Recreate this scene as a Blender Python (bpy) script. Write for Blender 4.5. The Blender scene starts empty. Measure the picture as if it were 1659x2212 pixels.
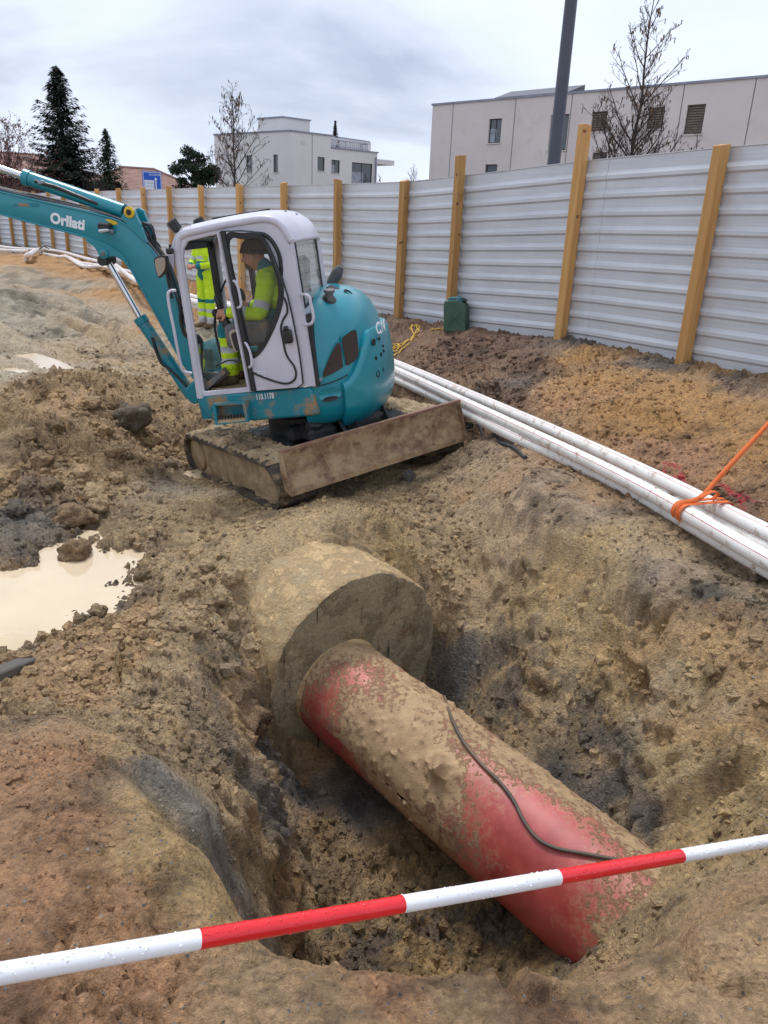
import bpy, bmesh, math, random
import numpy as np
from mathutils import Vector, Matrix
random.seed(7); RNG = np.random.default_rng(7)
scene = bpy.context.scene
col = scene.collection
R_ = math.radians

# ------------------------------------------------------------------ camera
# pixel coordinates below are those of the photograph seen 1659 px wide
F, CX, CY = 1661., 829.5, 1106.
TH, RO = R_(20.9), R_(2.37)
EYE = np.array([0, 0, 1.75])
FW = np.array([0, math.cos(TH), -math.sin(TH)])
_r0 = np.array([1., 0, 0]); _u0 = np.array([0, math.sin(TH), math.cos(TH)])
CR = math.cos(RO)*_r0 + math.sin(RO)*_u0
CU = math.cos(RO)*_u0 - math.sin(RO)*_r0
cam = bpy.data.cameras.new('camera'); camo = bpy.data.objects.new('camera', cam); col.objects.link(camo)
cam.sensor_fit = 'VERTICAL'; cam.sensor_height = 36; cam.lens = F/2212*36
cam.clip_start = .05; cam.clip_end = 3000
m = Matrix.Identity(4)
for i in range(3):
    m[i][0], m[i][1], m[i][2], m[i][3] = CR[i], CU[i], -FW[i], EYE[i]
camo.matrix_world = m
scene.camera = camo

def proj(P):
    d = np.asarray(P) - EYE; z = d @ FW
    return np.stack([CX + F*(d@CR)/z, CY - F*(d@CU)/z], -1)
def ray(px, py): return FW + CR*(px-CX)/F - CU*(py-CY)/F
def at_z(px, py, z):
    r = ray(px, py); return EYE + r*((z-EYE[2])/r[2])
def at_d(px, py, d): return EYE + ray(px, py)*d
def on_wall(px, py, P0, dr):
    """point of a vertical wall through P0 along horizontal direction dr"""
    n = np.array([dr[1], -dr[0], 0.]); r = ray(px, py)
    return EYE + r*(((np.asarray(P0)-EYE) @ n)/(r @ n))

# ------------------------------------------------------------------ sky and light (overcast, showery)
world = bpy.data.worlds.new('World'); scene.world = world; world.use_nodes = True
wn, wl = world.node_tree.nodes, world.node_tree.links; wn.clear()
SUN_EL, SUN_AZ = R_(64), R_(-28)
def N(t, **k):
    n = wn.new(t)
    for a, b in k.items(): setattr(n, a, b)
    return n
out = N('ShaderNodeOutputWorld'); bg = N('ShaderNodeBackground'); bg.inputs[1].default_value = 1.0
sky = N('ShaderNodeTexSky'); sky.sky_type = 'NISHITA'; sky.sun_disc = False
sky.sun_elevation = SUN_EL; sky.sun_rotation = SUN_AZ; sky.dust_density = 3
sc_ = N('ShaderNodeVectorMath', operation='SCALE'); sc_.inputs['Scale'].default_value = .08
wl.new(sky.outputs[0], sc_.inputs[0])
tc = N('ShaderNodeTexCoord')
# cloud deck seen in perspective: direction divided by its height
sep = N('ShaderNodeSeparateXYZ'); wl.new(tc.outputs['Generated'], sep.inputs[0])
mx = N('ShaderNodeMath', operation='MAXIMUM'); mx.inputs[1].default_value = 0.0; wl.new(sep.outputs[2], mx.inputs[0])
ad = N('ShaderNodeMath', operation='ADD'); ad.inputs[1].default_value = .22; wl.new(mx.outputs[0], ad.inputs[0])
dx = N('ShaderNodeMath', operation='DIVIDE'); wl.new(sep.outputs[0], dx.inputs[0]); wl.new(ad.outputs[0], dx.inputs[1])
dy = N('ShaderNodeMath', operation='DIVIDE'); wl.new(sep.outputs[1], dy.inputs[0]); wl.new(ad.outputs[0], dy.inputs[1])
cmb = N('ShaderNodeCombineXYZ'); wl.new(dx.outputs[0], cmb.inputs[0]); wl.new(dy.outputs[0], cmb.inputs[1])
cmb.inputs[2].default_value = 4.4
n1 = N('ShaderNodeTexNoise'); n1.inputs['Scale'].default_value = .85; n1.inputs['Detail'].default_value = 7
n1.inputs['Roughness'].default_value = .52; n1.inputs['Distortion'].default_value = .35
wl.new(cmb.outputs[0], n1.inputs['Vector'])
cr = N('ShaderNodeValToRGB'); wl.new(n1.outputs['Fac'], cr.inputs[0])
e = cr.color_ramp.elements
e[0].position = .30; e[0].color = (.34, .39, .50, 1)
e[1].position = .70; e[1].color = (.68, .73, .82, 1)
e2 = cr.color_ramp.elements.new(.46); e2.color = (.545, .60, .72, 1)
mixc = N('ShaderNodeMix', data_type='RGBA'); mixc.inputs[0].default_value = .93
wl.new(sc_.outputs[0], mixc.inputs[6]); wl.new(cr.outputs[0], mixc.inputs[7])
wl.new(mixc.outputs[2], bg.inputs[0]); wl.new(bg.outputs[0], out.inputs[0])

sl = bpy.data.lights.new('sun', 'SUN'); so = bpy.data.objects.new('sun', sl); col.objects.link(so)
sl.energy = 1.5; sl.angle = R_(14); sl.color = (1, .97, .93)
# the brightest part of the cloud lies high up, ahead and to the left
sd = Vector((math.sin(SUN_AZ)*math.cos(SUN_EL), math.cos(SUN_AZ)*math.cos(SUN_EL), math.sin(SUN_EL)))
so.rotation_euler = sd.to_track_quat('Z', 'Y').to_euler()
so.location = (0, 0, 20)
vs = scene.view_settings; vs.view_transform = 'Standard'; vs.look = 'None'; vs.exposure = 0.66; vs.gamma = 1
vs.use_curve_mapping = False
scene.cycles.use_denoising = True
scene.cycles.max_bounces = 8

# ------------------------------------------------------------------ helpers: materials
def lin(r, g, b):
    f = lambda c: (c/255/12.92) if c/255 <= .04045 else ((c/255+.055)/1.055)**2.4
    return (f(r), f(g), f(b), 1)
def nodes_of(name):
    mt = bpy.data.materials.new(name); mt.use_nodes = True
    return mt, mt.node_tree.nodes, mt.node_tree.links, mt.node_tree.nodes['Principled BSDF']
def ramp(nt, lk, src, p0, c0, p1, c1):
    r = nt.new('ShaderNodeValToRGB'); lk.new(src, r.inputs[0])
    r.color_ramp.elements[0].position = p0; r.color_ramp.elements[0].color = c0
    r.color_ramp.elements[1].position = p1; r.color_ramp.elements[1].color = c1
    return r.outputs[0]
def noise(nt, lk, vec, scale, detail=5, rough=.55, dist=0):
    n = nt.new('ShaderNodeTexNoise'); n.inputs['Scale'].default_value = scale
    n.inputs['Detail'].default_value = detail; n.inputs['Roughness'].default_value = rough
    n.inputs['Distortion'].default_value = dist
    lk.new(vec, n.inputs['Vector']); return n.outputs['Fac']
def mixrgb(nt, lk, fac, a, b, mode='MIX'):
    n = nt.new('ShaderNodeMix'); n.data_type = 'RGBA'; n.blend_type = mode
    for s, v in ((n.inputs[0], fac), (n.inputs[6], a), (n.inputs[7], b)):
        if isinstance(v, (int, float, tuple)): s.default_value = v
        else: lk.new(v, s)
    return n.outputs[2]
def mathn(nt, lk, op, a, b=0.):
    n = nt.new('ShaderNodeMath'); n.operation = op
    for s, v in ((n.inputs[0], a), (n.inputs[1], b)):
        if isinstance(v, (int, float)): s.default_value = v
        else: lk.new(v, s)
    return n.outputs[0]
def pmat(name, c1, c2=None, scale=6, rough=.6, rough2=None, metal=0, bump=0, bscale=60, dirt=None, coat=0,
         stretch=None, spec=None, detail=6):
    """one principled material: two colours in noise, optional dirt layer (colour, threshold, scale), bump"""
    mt, nt, lk, bs = nodes_of(name)
    t = nt.new('ShaderNodeTexCoord'); vec = t.outputs['Object']
    if stretch:
        mp = nt.new('ShaderNodeMapping'); mp.inputs['Scale'].default_value = stretch
        lk.new(vec, mp.inputs['Vector']); vec2 = mp.outputs[0]
    else: vec2 = vec
    c = c1
    if c2:
        c = ramp(nt, lk, noise(nt, lk, vec2, scale, detail, .6), .35, c1, .68, c2)
    ro = rough
    if rough2 is not None:
        ro = ramp(nt, lk, noise(nt, lk, vec2, scale*1.7, 4), .35, (rough,)*3+(1,), .65, (rough2,)*3+(1,))
    bs.inputs['Metallic'].default_value = metal
    if dirt:
        dc, th, dsc = dirt[:3]; wid = dirt[3] if len(dirt) > 3 else .06
        f = ramp(nt, lk, noise(nt, lk, vec, dsc, 8, .68), th-wid, (0,)*3+(1,), th+wid, (1,)*3+(1,))
        c = mixrgb(nt, lk, f, c, dc)
        ro = mixrgb(nt, lk, f, ro if not isinstance(ro, float) else (ro,)*3+(1,), (.8,)*3+(1,))
        if metal: 
            iv = mathn(nt, lk, 'SUBTRACT', 1., f); lk.new(mathn(nt, lk, 'MULTIPLY', iv, metal), bs.inputs['Metallic'])
    if isinstance(c, tuple): bs.inputs['Base Color'].default_value = c
    else: lk.new(c, bs.inputs['Base Color'])
    if isinstance(ro, (int, float)): bs.inputs['Roughness'].default_value = ro
    else: lk.new(ro, bs.inputs['Roughness'])
    if coat: bs.inputs['Coat Weight'].default_value = coat; bs.inputs['Coat Roughness'].default_value = .12
    if spec is not None: bs.inputs['Specular IOR Level'].default_value = spec
    if bump:
        b = nt.new('ShaderNodeBump'); b.inputs['Strength'].default_value = bump; b.inputs['Distance'].default_value = .02
        lk.new(noise(nt, lk, vec2, bscale, 6, .65), b.inputs['Height']); lk.new(b.outputs[0], bs.inputs['Normal'])
    return mt
def glassmat(name, tint=(.9, .95, .95, 1), dirt=.12, refl=.25):
    """thin pane: mostly see-through, with sky reflections and a film of dirt"""
    mt, nt, lk, bs = nodes_of(name)
    nt.remove(bs); o = nt['Material Output']
    tr = nt.new('ShaderNodeBsdfTransparent'); tr.inputs[0].default_value = tint
    gl = nt.new('ShaderNodeBsdfGlossy'); gl.inputs['Roughness'].default_value = .03
    df = nt.new('ShaderNodeBsdfDiffuse'); df.inputs[0].default_value = (.55, .55, .5, 1)
    fr = nt.new('ShaderNodeFresnel'); fr.inputs[0].default_value = 1.5
    t = nt.new('ShaderNodeTexCoord')
    f = ramp(nt, lk, noise(nt, lk, t.outputs['Object'], 7, 8, .7), .35, (dirt*.4,)*3+(1,), .8, (min(1, dirt*2.2),)*3+(1,))
    m1 = nt.new('ShaderNodeMixShader'); lk.new(mathn(nt, lk, 'MULTIPLY', fr.outputs[0], refl/.25), m1.inputs[0])
    lk.new(tr.outputs[0], m1.inputs[1]); lk.new(gl.outputs[0], m1.inputs[2])
    m2 = nt.new('ShaderNodeMixShader'); lk.new(f, m2.inputs[0]); lk.new(m1.outputs[0], m2.inputs[1]); lk.new(df.outputs[0], m2.inputs[2])
    lk.new(m2.outputs[0], o.inputs[0])
    return mt

# ------------------------------------------------------------------ helpers: meshes
class MB:
    """collects shapes; build() links them as ONE mesh object"""
    def __init__(s): s.v = []; s.f = []; s.mi = []; s.cur = 0
    def add(s, vs, fs):
        o = len(s.v); s.v += [tuple(map(float, p)) for p in vs]; s.f += [tuple(i+o for i in f) for f in fs]
        s.mi += [s.cur]*len(fs); return s
    def hexa(s, p):       # 8 corners: bottom 4 ccw, top 4
        return s.add(p, [(3,2,1,0), (4,5,6,7), (0,1,5,4), (1,2,6,5), (2,3,7,6), (3,0,4,7)])
    def box(s, c, d, rot=None):
        c = np.asarray(c, float); h = np.asarray(d, float)/2
        q = np.array([(-1,-1,-1),(1,-1,-1),(1,1,-1),(-1,1,-1),(-1,-1,1),(1,-1,1),(1,1,1),(-1,1,1)])*h
        if rot is not None: q = q @ np.asarray(rot).T
        return s.hexa(q + c)
    def cbox(s, c, d, b=.01, rot=None):
        """box with chamfered edges"""
        c = np.asarray(c, float); h = np.asarray(d, float)/2; b = min(b, *(h*.9))
        vs, idx = [], {}
        for sx in (-1,1):
            for sy in (-1,1):
                for sz in (-1,1):
                    for a in range(3):
                        p = np.array([sx,sy,sz])*h; 
                        for k in range(3):
                            if k != a: p[k] -= np.sign(p[k])*b
                        idx[(sx,sy,sz,a)] = len(vs); vs.append(p)
        fs = []
        for a in range(3):
            u, w = (a+1)%3, (a+2)%3
            for sg in (-1,1):
                def key(su, sw):
                    t = [0,0,0]; t[a] = sg; t[u] = su; t[w] = sw; return idx[(t[0],t[1],t[2],a)]
                q = [key(-1,-1), key(1,-1), key(1,1), key(-1,1)]
                fs.append(q if sg > 0 else q[::-1])
        for a in range(3):      # edges along axis a
            u, w = (a+1)%3, (a+2)%3
            for su in (-1,1):
                for sw in (-1,1):
                    def k2(sa, ax):
                        t = [0,0,0]; t[a] = sa; t[u] = su; t[w] = sw; return idx[(t[0],t[1],t[2],ax)]
                    q = [k2(-1,u), k2(1,u), k2(1,w), k2(-1,w)]
                    fs.append(q if su*sw > 0 else q[::-1])
        for sx in (-1,1):
            for sy in (-1,1):
                for sz in (-1,1):
                    q = [idx[(sx,sy,sz,0)], idx[(sx,sy,sz,1)], idx[(sx,sy,sz,2)]]
                    fs.append(q if sx*sy*sz > 0 else q[::-1])
        vs = np.array(vs)
        if rot is not None: vs = vs @ np.asarray(rot).T
        return s.add(vs + c, fs)
    def bar(s, p, q, w, h, up=(0,0,1)):
        p, q = np.asarray(p, float), np.asarray(q, float); d = q-p; L = np.linalg.norm(d); d = d/L
        up = np.asarray(up, float); sd = np.cross(d, up); sd /= np.linalg.norm(sd); u2 = np.cross(sd, d)
        a, b = sd*w/2, u2*h/2
        return s.hexa([p-a-b, p+a-b, q+a-b, q-a-b, p-a+b, p+a+b, q+a+b, q-a+b])
    def tube(s, pts, r, n=10, caps=True, closed=False, squash=None):
        pts = np.asarray(pts, float); m = len(pts)
        r = np.full(m, r, float) if np.isscalar(r) else np.asarray(r, float)
        if closed: tg = np.roll(pts, -1, 0) - np.roll(pts, 1, 0)
        else: tg = np.gradient(pts, axis=0)
        tg /= np.linalg.norm(tg, axis=1)[:, None] + 1e-12
        up = np.array([0, 0, 1.]) if abs(tg[0][2]) < .9 else np.array([1., 0, 0])
        a = np.cross(tg[0], up); a /= np.linalg.norm(a); vs = []
        for i in range(m):
            a = a - tg[i]*(a @ tg[i]); a /= np.linalg.norm(a); b = np.cross(tg[i], a)
            for k in range(n):
                t = 2*math.pi*k/n
                vs.append(pts[i] + r[i]*(math.cos(t)*a + math.sin(t)*b))
        fs = []
        for i in range(m if closed else m-1):
            j = (i+1) % m
            for k in range(n): fs.append((i*n+k, i*n+(k+1)%n, j*n+(k+1)%n, j*n+k))
        if caps and not closed:
            fs.append(tuple(range(n))[::-1]); fs.append(tuple((m-1)*n+k for k in range(n)))
        return s.add(vs, fs)
    def prism(s, poly, fa, fb):
        """poly: list of 2-D points; fa / fb map one to its 3-D point on the two faces"""
        n = len(poly)
        vs = [fa(*p) for p in poly] + [fb(*p) for p in poly]
        fs = [tuple(range(n))[::-1], tuple(range(n, 2*n))] + [(i, (i+1)%n, n+(i+1)%n, n+i) for i in range(n)]
        return s.add(vs, fs)
    def ring(s, outer, inner, fa, fb):
        """frame between two outlines with the same number of points"""
        n = len(outer)
        vs = [fa(*p) for p in outer] + [fa(*p) for p in inner] + [fb(*p) for p in outer] + [fb(*p) for p in inner]
        fs = []
        for i in range(n):
            j = (i+1) % n
            fs += [(i, n+i, n+j, j), (2*n+i, 2*n+j, 3*n+j, 3*n+i), (i, j, 2*n+j, 2*n+i), (n+i, 3*n+i, 3*n+j, n+j)]
        return s.add(vs, fs)
    def grid(s, P):
        """P: array (a, b, 3)"""
        a, b = P.shape[:2]
        fs = [(i*b+j, i*b+j+1, (i+1)*b+j+1, (i+1)*b+j) for i in range(a-1) for j in range(b-1)]
        return s.add(P.reshape(-1, 3), fs)
    def lathe(s, prof, c, ax=(0,0,1), n=20, caps=True):
        ax = np.asarray(ax, float); ax /= np.linalg.norm(ax)
        up = np.array([1., 0, 0]) if abs(ax[0]) < .9 else np.array([0, 1., 0])
        a = np.cross(ax, up); a /= np.linalg.norm(a); b = np.cross(ax, a); c = np.asarray(c, float)
        vs = [c + ax*h + r*(math.cos(2*math.pi*k/n)*a + math.sin(2*math.pi*k/n)*b) for r, h in prof for k in range(n)]
        m = len(prof)
        fs = [(i*n+k, i*n+(k+1)%n, (i+1)*n+(k+1)%n, (i+1)*n+k) for i in range(m-1) for k in range(n)]
        if caps: fs += [tuple(range(n))[::-1], tuple((m-1)*n+k for k in range(n))]
        return s.add(vs, fs)
    def build(s, name, mat, parent=None, smooth=False, xf=None, angle=40, fix=True):
        me = bpy.data.meshes.new(name)
        v = np.array(s.v)
        if xf is not None: v = v @ np.asarray(xf)[:3, :3].T + np.asarray(xf)[:3, 3]
        me.from_pydata(v.tolist(), [], s.f)
        for mm in (mat if isinstance(mat, (list, tuple)) else [mat]): me.materials.append(mm)
        if any(s.mi): me.polygons.foreach_set('material_index', s.mi)
        if fix:
            bm = bmesh.new(); bm.from_mesh(me); bmesh.ops.recalc_face_normals(bm, faces=bm.faces); bm.to_mesh(me); bm.free()
        if smooth:
            me.polygons.foreach_set('use_smooth', [True]*len(me.polygons))
            me.set_sharp_from_angle(angle=R_(angle))
        me.update()
        o = bpy.data.objects.new(name, me); col.objects.link(o)
        if parent is not None: o.parent = parent
        return o
def tag(o, label=None, cat=None, group=None, kind=None):
    for k, v in (('label', label), ('category', cat), ('group', group), ('kind', kind)):
        if v: o[k] = v
    return o
def empty(name, loc=(0, 0, 0), rot=None):
    o = bpy.data.objects.new(name, None); col.objects.link(o); o.empty_display_size = .1
    M = np.eye(4); M[:3, 3] = loc
    if rot is not None: M[:3, :3] = rot
    o.matrix_world = Matrix(M.tolist()); return o
def catmull(pts, n=6, closed=False):
    P = np.asarray(pts, float); out = []
    m = len(P)
    for i in range(m if closed else m-1):
        if closed: p0, p1, p2, p3 = P[i-1], P[i], P[(i+1)%m], P[(i+2)%m]
        else: p0, p1, p2, p3 = P[max(i-1,0)], P[i], P[i+1], P[min(i+2,m-1)]
        for k in range(n):
            t = k/n
            out.append(.5*((2*p1) + (-p0+p2)*t + (2*p0-5*p1+4*p2-p3)*t*t + (-p0+3*p1-3*p2+p3)*t**3))
    if not closed: out.append(P[-1])
    return np.array(out)
def text_mesh(name, s, size, mat, xf, parent=None, depth=.002, bold=0.0, sx=1.0, spacing=1.0):
    cu = bpy.data.curves.new(name, 'FONT'); cu.body = s; cu.size = size; cu.extrude = depth; cu.offset = bold; cu.space_character = spacing
    cu.align_x = 'LEFT'
    t = bpy.data.objects.new(name, cu); col.objects.link(t)
    bpy.context.view_layer.update()
    me = bpy.data.meshes.new_from_object(t.evaluated_get(bpy.context.evaluated_depsgraph_get()))
    bpy.data.objects.remove(t)
    S = np.eye(4); S[0, 0] = sx
    me.transform(Matrix((np.asarray(xf) @ S).tolist())); me.materials.clear(); me.materials.append(mat); me.name = name
    o = bpy.data.objects.new(name, me); col.objects.link(o)
    if parent is not None: o.parent = parent
    return o

# ------------------------------------------------------------------ numpy noise
def _hash(ix, iy, iz, seed):
    h = (ix.astype(np.int64)*374761393 + iy.astype(np.int64)*668265263 + iz.astype(np.int64)*2147483647 + seed*1274126177) & 0xffffffff
    h = ((h ^ (h >> 13))*1274126177) & 0xffffffff
    h = ((h ^ (h >> 16))*2246822519) & 0xffffffff
    return ((h ^ (h >> 15)) & 0xffffff)/float(0xffffff)
def vnoise(x, y, z=None, seed=0):
    if z is None: z = np.zeros_like(x)
    ix, iy, iz = np.floor(x), np.floor(y), np.floor(z)
    fx, fy, fz = x-ix, y-iy, z-iz
    f = lambda t: t*t*t*(t*(t*6-15)+10)
    u, v, w = f(fx), f(fy), f(fz); r = 0
    for a in (0, 1):
        for b in (0, 1):
            for c in (0, 1):
                r = r + _hash(ix+a, iy+b, iz+c, seed)*(u if a else 1-u)*(v if b else 1-v)*(w if c else 1-w)
    return r*2-1
def fbm(x, y, z=None, oct=4, seed=0, gain=.5):
    r, a = 0, 1.
    for o in range(oct):
        r = r + a*vnoise(x*2**o, y*2**o, None if z is None else z*2**o, seed+o*17); a *= gain
    return r
def worley(x, y, seed=0):
    """F1, F2 and the id of the nearest cell"""
    ix, iy = np.floor(x), np.floor(y)
    f1 = np.full(x.shape, 9.); f2 = np.full(x.shape, 9.); idn = np.zeros_like(x)
    for a in (-1, 0, 1):
        for b in (-1, 0, 1):
            cx, cy = ix+a, iy+b; zz = np.zeros_like(cx)
            px = cx + _hash(cx, cy, zz, seed); py = cy + _hash(cx, cy, zz, seed+5)
            d = np.hypot(px-x, py-y); h = _hash(cx, cy, zz, seed+9)
            closer = d < f1
            f2 = np.where(closer, f1, np.minimum(f2, d)); idn = np.where(closer, h, idn); f1 = np.where(closer, d, f1)
    return f1, f2, idn

def worley3(x, y, z, seed=0):
    ix, iy, iz = np.floor(x), np.floor(y), np.floor(z); f1 = np.full(x.shape, 9.); f2 = np.full(x.shape, 9.); idn = np.zeros_like(x)
    for a in (-1, 0, 1):
        for b in (-1, 0, 1):
            for c in (-1, 0, 1):
                cx, cy, cz = ix+a, iy+b, iz+c
                d = np.sqrt((cx+_hash(cx, cy, cz, seed)-x)**2 + (cy+_hash(cx, cy, cz, seed+5)-y)**2 + (cz+_hash(cx, cy, cz, seed+7)-z)**2)
                h = _hash(cx, cy, cz, seed+9); closer = d < f1
                f2 = np.where(closer, f1, np.minimum(f2, d)); idn = np.where(closer, h, idn); f1 = np.where(closer, d, f1)
    return f1, f2, idn
# ------------------------------------------------------------------ machine and pipe frames (needed by the ground)
def rotz(a): c, s = math.cos(a), math.sin(a); return np.array([[c,-s,0],[s,c,0],[0,0,1.]])
def tiltm(sx, sy):
    n = np.array([-sx,-sy,1.]); n /= np.linalg.norm(n)
    ex = np.array([1,0,sx]); ex = ex - n*(ex@n); ex /= np.linalg.norm(ex)
    return np.stack([ex, np.cross(n, ex), n], 1)
MC = np.array([-.635, 7.685, -.688]); MT = tiltm(.165, -.011)      # digger stands nose-down on a cross slope
YH, YU = 2.991, -.948
HB, UB = MT @ rotz(YH), MT @ rotz(YU)                              # house and undercarriage axes
PK = .87                                                            # pit scale: the pipe is about 0.68 m thick
def pk(p): return EYE + (np.asarray(p, float)-EYE)*PK
PC = pk([.596, 4.109, -1.734]); PD = np.array([.660, -.750, -.043]); PD /= np.linalg.norm(PD); PR = .39*PK
P1 = np.cross(PD, [0, 0, 1.]); P1 /= np.linalg.norm(P1); P2 = np.cross(P1, PD)
RC = pk([-.146, 5.216, -1.55]); RN = np.array([.639, -.769, -.014]); RR = .804*PK

# ------------------------------------------------------------------ ground: heights measured at points of the place
FENCE = np.array([(5.05, 5.2, .52), (3.19, 8.33, .46), (2.21, 10.07, .41), (.95, 11.9, .29), (.19, 13.1, .23), (-1.9, 15.9, .2), (-4.41, 18.95, .17),
                  (-7.6, 23.3, .13), (-10.53, 27.5, .11), (-13.3, 31.3, .08), (-16.24, 34.9, .01), (-17.79, 36.7, -.03), (-22, 41.5, -.05)])
HP = [  # pixel x, pixel y, height
 (0,2212,0),(400,2212,0),(829,2212,0),(1250,2212,0),(1659,2212,0),(0,1900,.02),(0,1700,0),(0,1590,-.03),(200,1600,-.05),
 (250,1750,-.03),(300,1900,-.02),(380,2050,-.03),(500,2110,-.04),(620,2130,-.04),(180,1560,-.1),(330,1720,-.07),(420,1850,-.07),(530,1980,-.12),
 (640,2065,-.06),(780,2110,-.05),(1000,2115,-.05),(1100,2105,-.05),(1350,2055,-.08),(1500,1995,-.1),(1600,1968,-.1),(1659,1958,-.1),
 (1659,2060,-.02),(1400,2120,-.02),(900,2160,0),
 (0,1490,-.35),(100,1500,-.42),(0,1428,-.70),(80,1405,-.70),(210,1345,-.70),(300,1280,-.70),(352,1242,-.70),(300,1400,-.62),(400,1300,-.56),
 (400,1450,-.55),(450,1550,-.64),(300,1550,-.45),(350,1650,-.4),(450,1650,-.56),(450,1800,-.36),(520,1300,-.64),(540,1400,-.77),(550,1500,-.95),(560,1590,-1.2),
 (150,1280,-.90),(60,1330,-.90),(230,1230,-.88),(10,1280,-.9),(100,1230,-.9),(170,1180,-.86),(280,1235,-.86),(310,1235,-.83),(200,1310,-.86),(30,1385,-.86),(-80,1300,-.9),
 (0,1215,-.7),(60,1190,-.69),(130,1148,-.69),(240,1165,-.69),(320,1205,-.69),(400,1200,-.74),
 (640,1195,-.44),(560,1220,-.48),(720,1175,-.44),(820,1185,-.48),(950,1180,-.62),(500,1100,-.74),(700,1085,-.64),(430,1030,-.87),(600,1125,-.60),(800,1075,-.64),(460,1180,-.62),(400,1120,-.74),
 (1000,1000,-.62),(880,1010,-.64),(1000,1100,-.60),(1020,955,-.3),(985,1420,-1.2),(1000,1350,-1.0),(1000,1500,-1.34),(1000,1250,-.77),(1000,1180,-.66),
 (1100,985,-.16),(1100,1030,-.17),(1200,1080,-.16),(1300,1095,-.15),(1300,1135,-.14),(1450,1190,-.15),(1600,1270,-.15),(1500,1220,-.14),(1450,1950,-.86),(1550,1930,-.62),(1659,1920,-.42),
 (100,1100,-.7),(250,1100,-.75),(330,1130,-.77),(0,1150,-.72),(150,1000,-.5),(300,1000,-.6),(0,1000,-.5),(200,900,-.32),(50,900,-.35),(350,920,-.65),
 (100,835,-.13),(250,835,-.17),(0,835,-.15),(330,850,-.35),(-150,900,-.35),(-150,1100,-.7),(-150,1300,-.82),(-150,1450,-.6),
 (100,790,-.5),(20,760,-.5),(250,760,-.55),(200,700,-.45),(100,700,-.3),(0,700,-.02),(0,620,.18),(100,625,.03),(0,578,.22),(80,580,.12),(200,640,-.2),(300,690,-.35),
 (350,740,-.5),(450,712,-.6),(330,790,-.6),(-150,700,.1),(-150,800,-.3),(520,700,-.6)]
PITW = [  # pit walls and floor, before the pit scale
 (-.44,1.97,-.5),(-.55,2.3,-.72),(-.57,2.6,-.9),(-.62,3.0,-1.05),(-.665,3.3,-1.15),(-.7,3.8,-1.4),(-.72,4.3,-1.72),
 (-.3,2.25,-1.9),(-.42,2.6,-2.08),(-.47,3.0,-2.1),(-.5,3.4,-2.12),(-.52,3.9,-2.12),(-.5,4.4,-2.12),(0,2.8,-2.15),(0,3.5,-2.15),(.4,2.6,-2.12),(.9,2.7,-2.0),(.3,4.4,-2.2),
 (.9,4.0,-2.15),(1.15,3.75,-2.1),(-.2,4.6,-2.15),(-.1,2.25,-1.9),(.5,2.3,-1.9),(1.0,2.3,-1.6),(1.2,2.75,-1.5),(1.62,2.95,-1.25),(.15,5.6,-2.1),(-.35,5.2,-2.1)]
HW = [  # world points: near lip, trench beside the fence, under the digger
 (0,1.72,-.75),(.5,1.72,-.75),(1.0,1.85,-.6),(-.2,1.62,-.5),(1.75,2.3,-.5),(2.2,2.2,-.25),(2.3,2.9,-.25),(2.6,3.6,-.08),(2.6,1.5,0),(3.6,2.5,.2),(3,0,0),(-3,0,0),(0,-1.5,0),(3,-2,0),(-3,-2,0),(-4,2,0),(-5,4,-.2),
 (2.25,4.5,-.09),(1.72,5.9,-.1),(1.2,7.4,-.11),(.75,8.6,-.10),(.2,9.9,-.1),(-.65,11.6,-.12),(-1.8,13.6,-.1),(-3.2,15.6,-.15),(-5.2,18.3,-.15),(-8.0,22.4,-.12),
 (3.1,5.2,.22),(2.5,6.6,.2),(2.0,8.0,.18),(1.45,9.4,.12),(.6,10.9,.08),(-.6,12.6,.05),
 (-1.6,12.0,-.45),(-.4,10.3,-.4),(.1,9.0,-.42),(-3.5,13,-.58),(-5,15,-.5),(-2.5,10.2,-.6),(-1.2,9.6,-.62),(-8,19,-.3),(-10,20,.05),(-12,24,.0),(-14,20,.1),(-8,12,-.4),(-9,9,-.3),(-12,12,-.1),
 (-2.7,8.3,-.75),(-1.9,8.3,-.92),(-1.35,7.55,-.84),(-.9,6.4,-.75),(-.6,7.7,-.72),(-1.1,9.0,-.8),(-.2,8.6,-.62),(.4,7.7,-.56),(0,6.9,-.66)]
WALLC = [(1050,1020,6.45,1560,5.13),(1100,1050,5.88,1600,4.95),(1150,1078,5.63,1640,4.72),(1200,1105,5.39,1670,4.5),(1250,1128,5.2,1705,4.38),(1300,1150,5.03,1738,4.27),(1350,1175,4.85,1765,4.08),(1400,1200,4.68,1790,3.88),
         (1450,1225,4.54,1820,3.66),(1500,1250,4.41,1850,3.44),(1550,1275,4.28,1875,3.24),(1600,1300,4.17,1900,3.05),(1650,1330,4.03,1885,2.98)]   # right wall of the pit: column, top and foot with their distances
WP = [at_d(x, y0+(y1-y0)*f, d0+(d1-d0)*(f**1.15 + .10*math.sin(6*f+x*.02)*f*(1-f)*2)) for x, y0, d0, y1, d1 in WALLC for f in (.04, .2, .4, .6, .8, 1.)]
hp = np.array([at_z(*p) for p in HP] + WP + [pk(p) for p in PITW] + [(a, b, c) for a, b, c in HW] + [tuple(p) for p in FENCE] +
              [(p[0]+.9, p[1]+.6, p[2]) for p in FENCE])
def kern(r, c=.12): return np.sqrt(r*r + c*c)
_A = np.zeros((len(hp)+3,)*2); _n = len(hp)
_A[:_n, :_n] = kern(np.hypot(hp[:, None, 0]-hp[None, :, 0], hp[:, None, 1]-hp[None, :, 1])) - np.diag(np.full(_n, .035))
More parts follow.
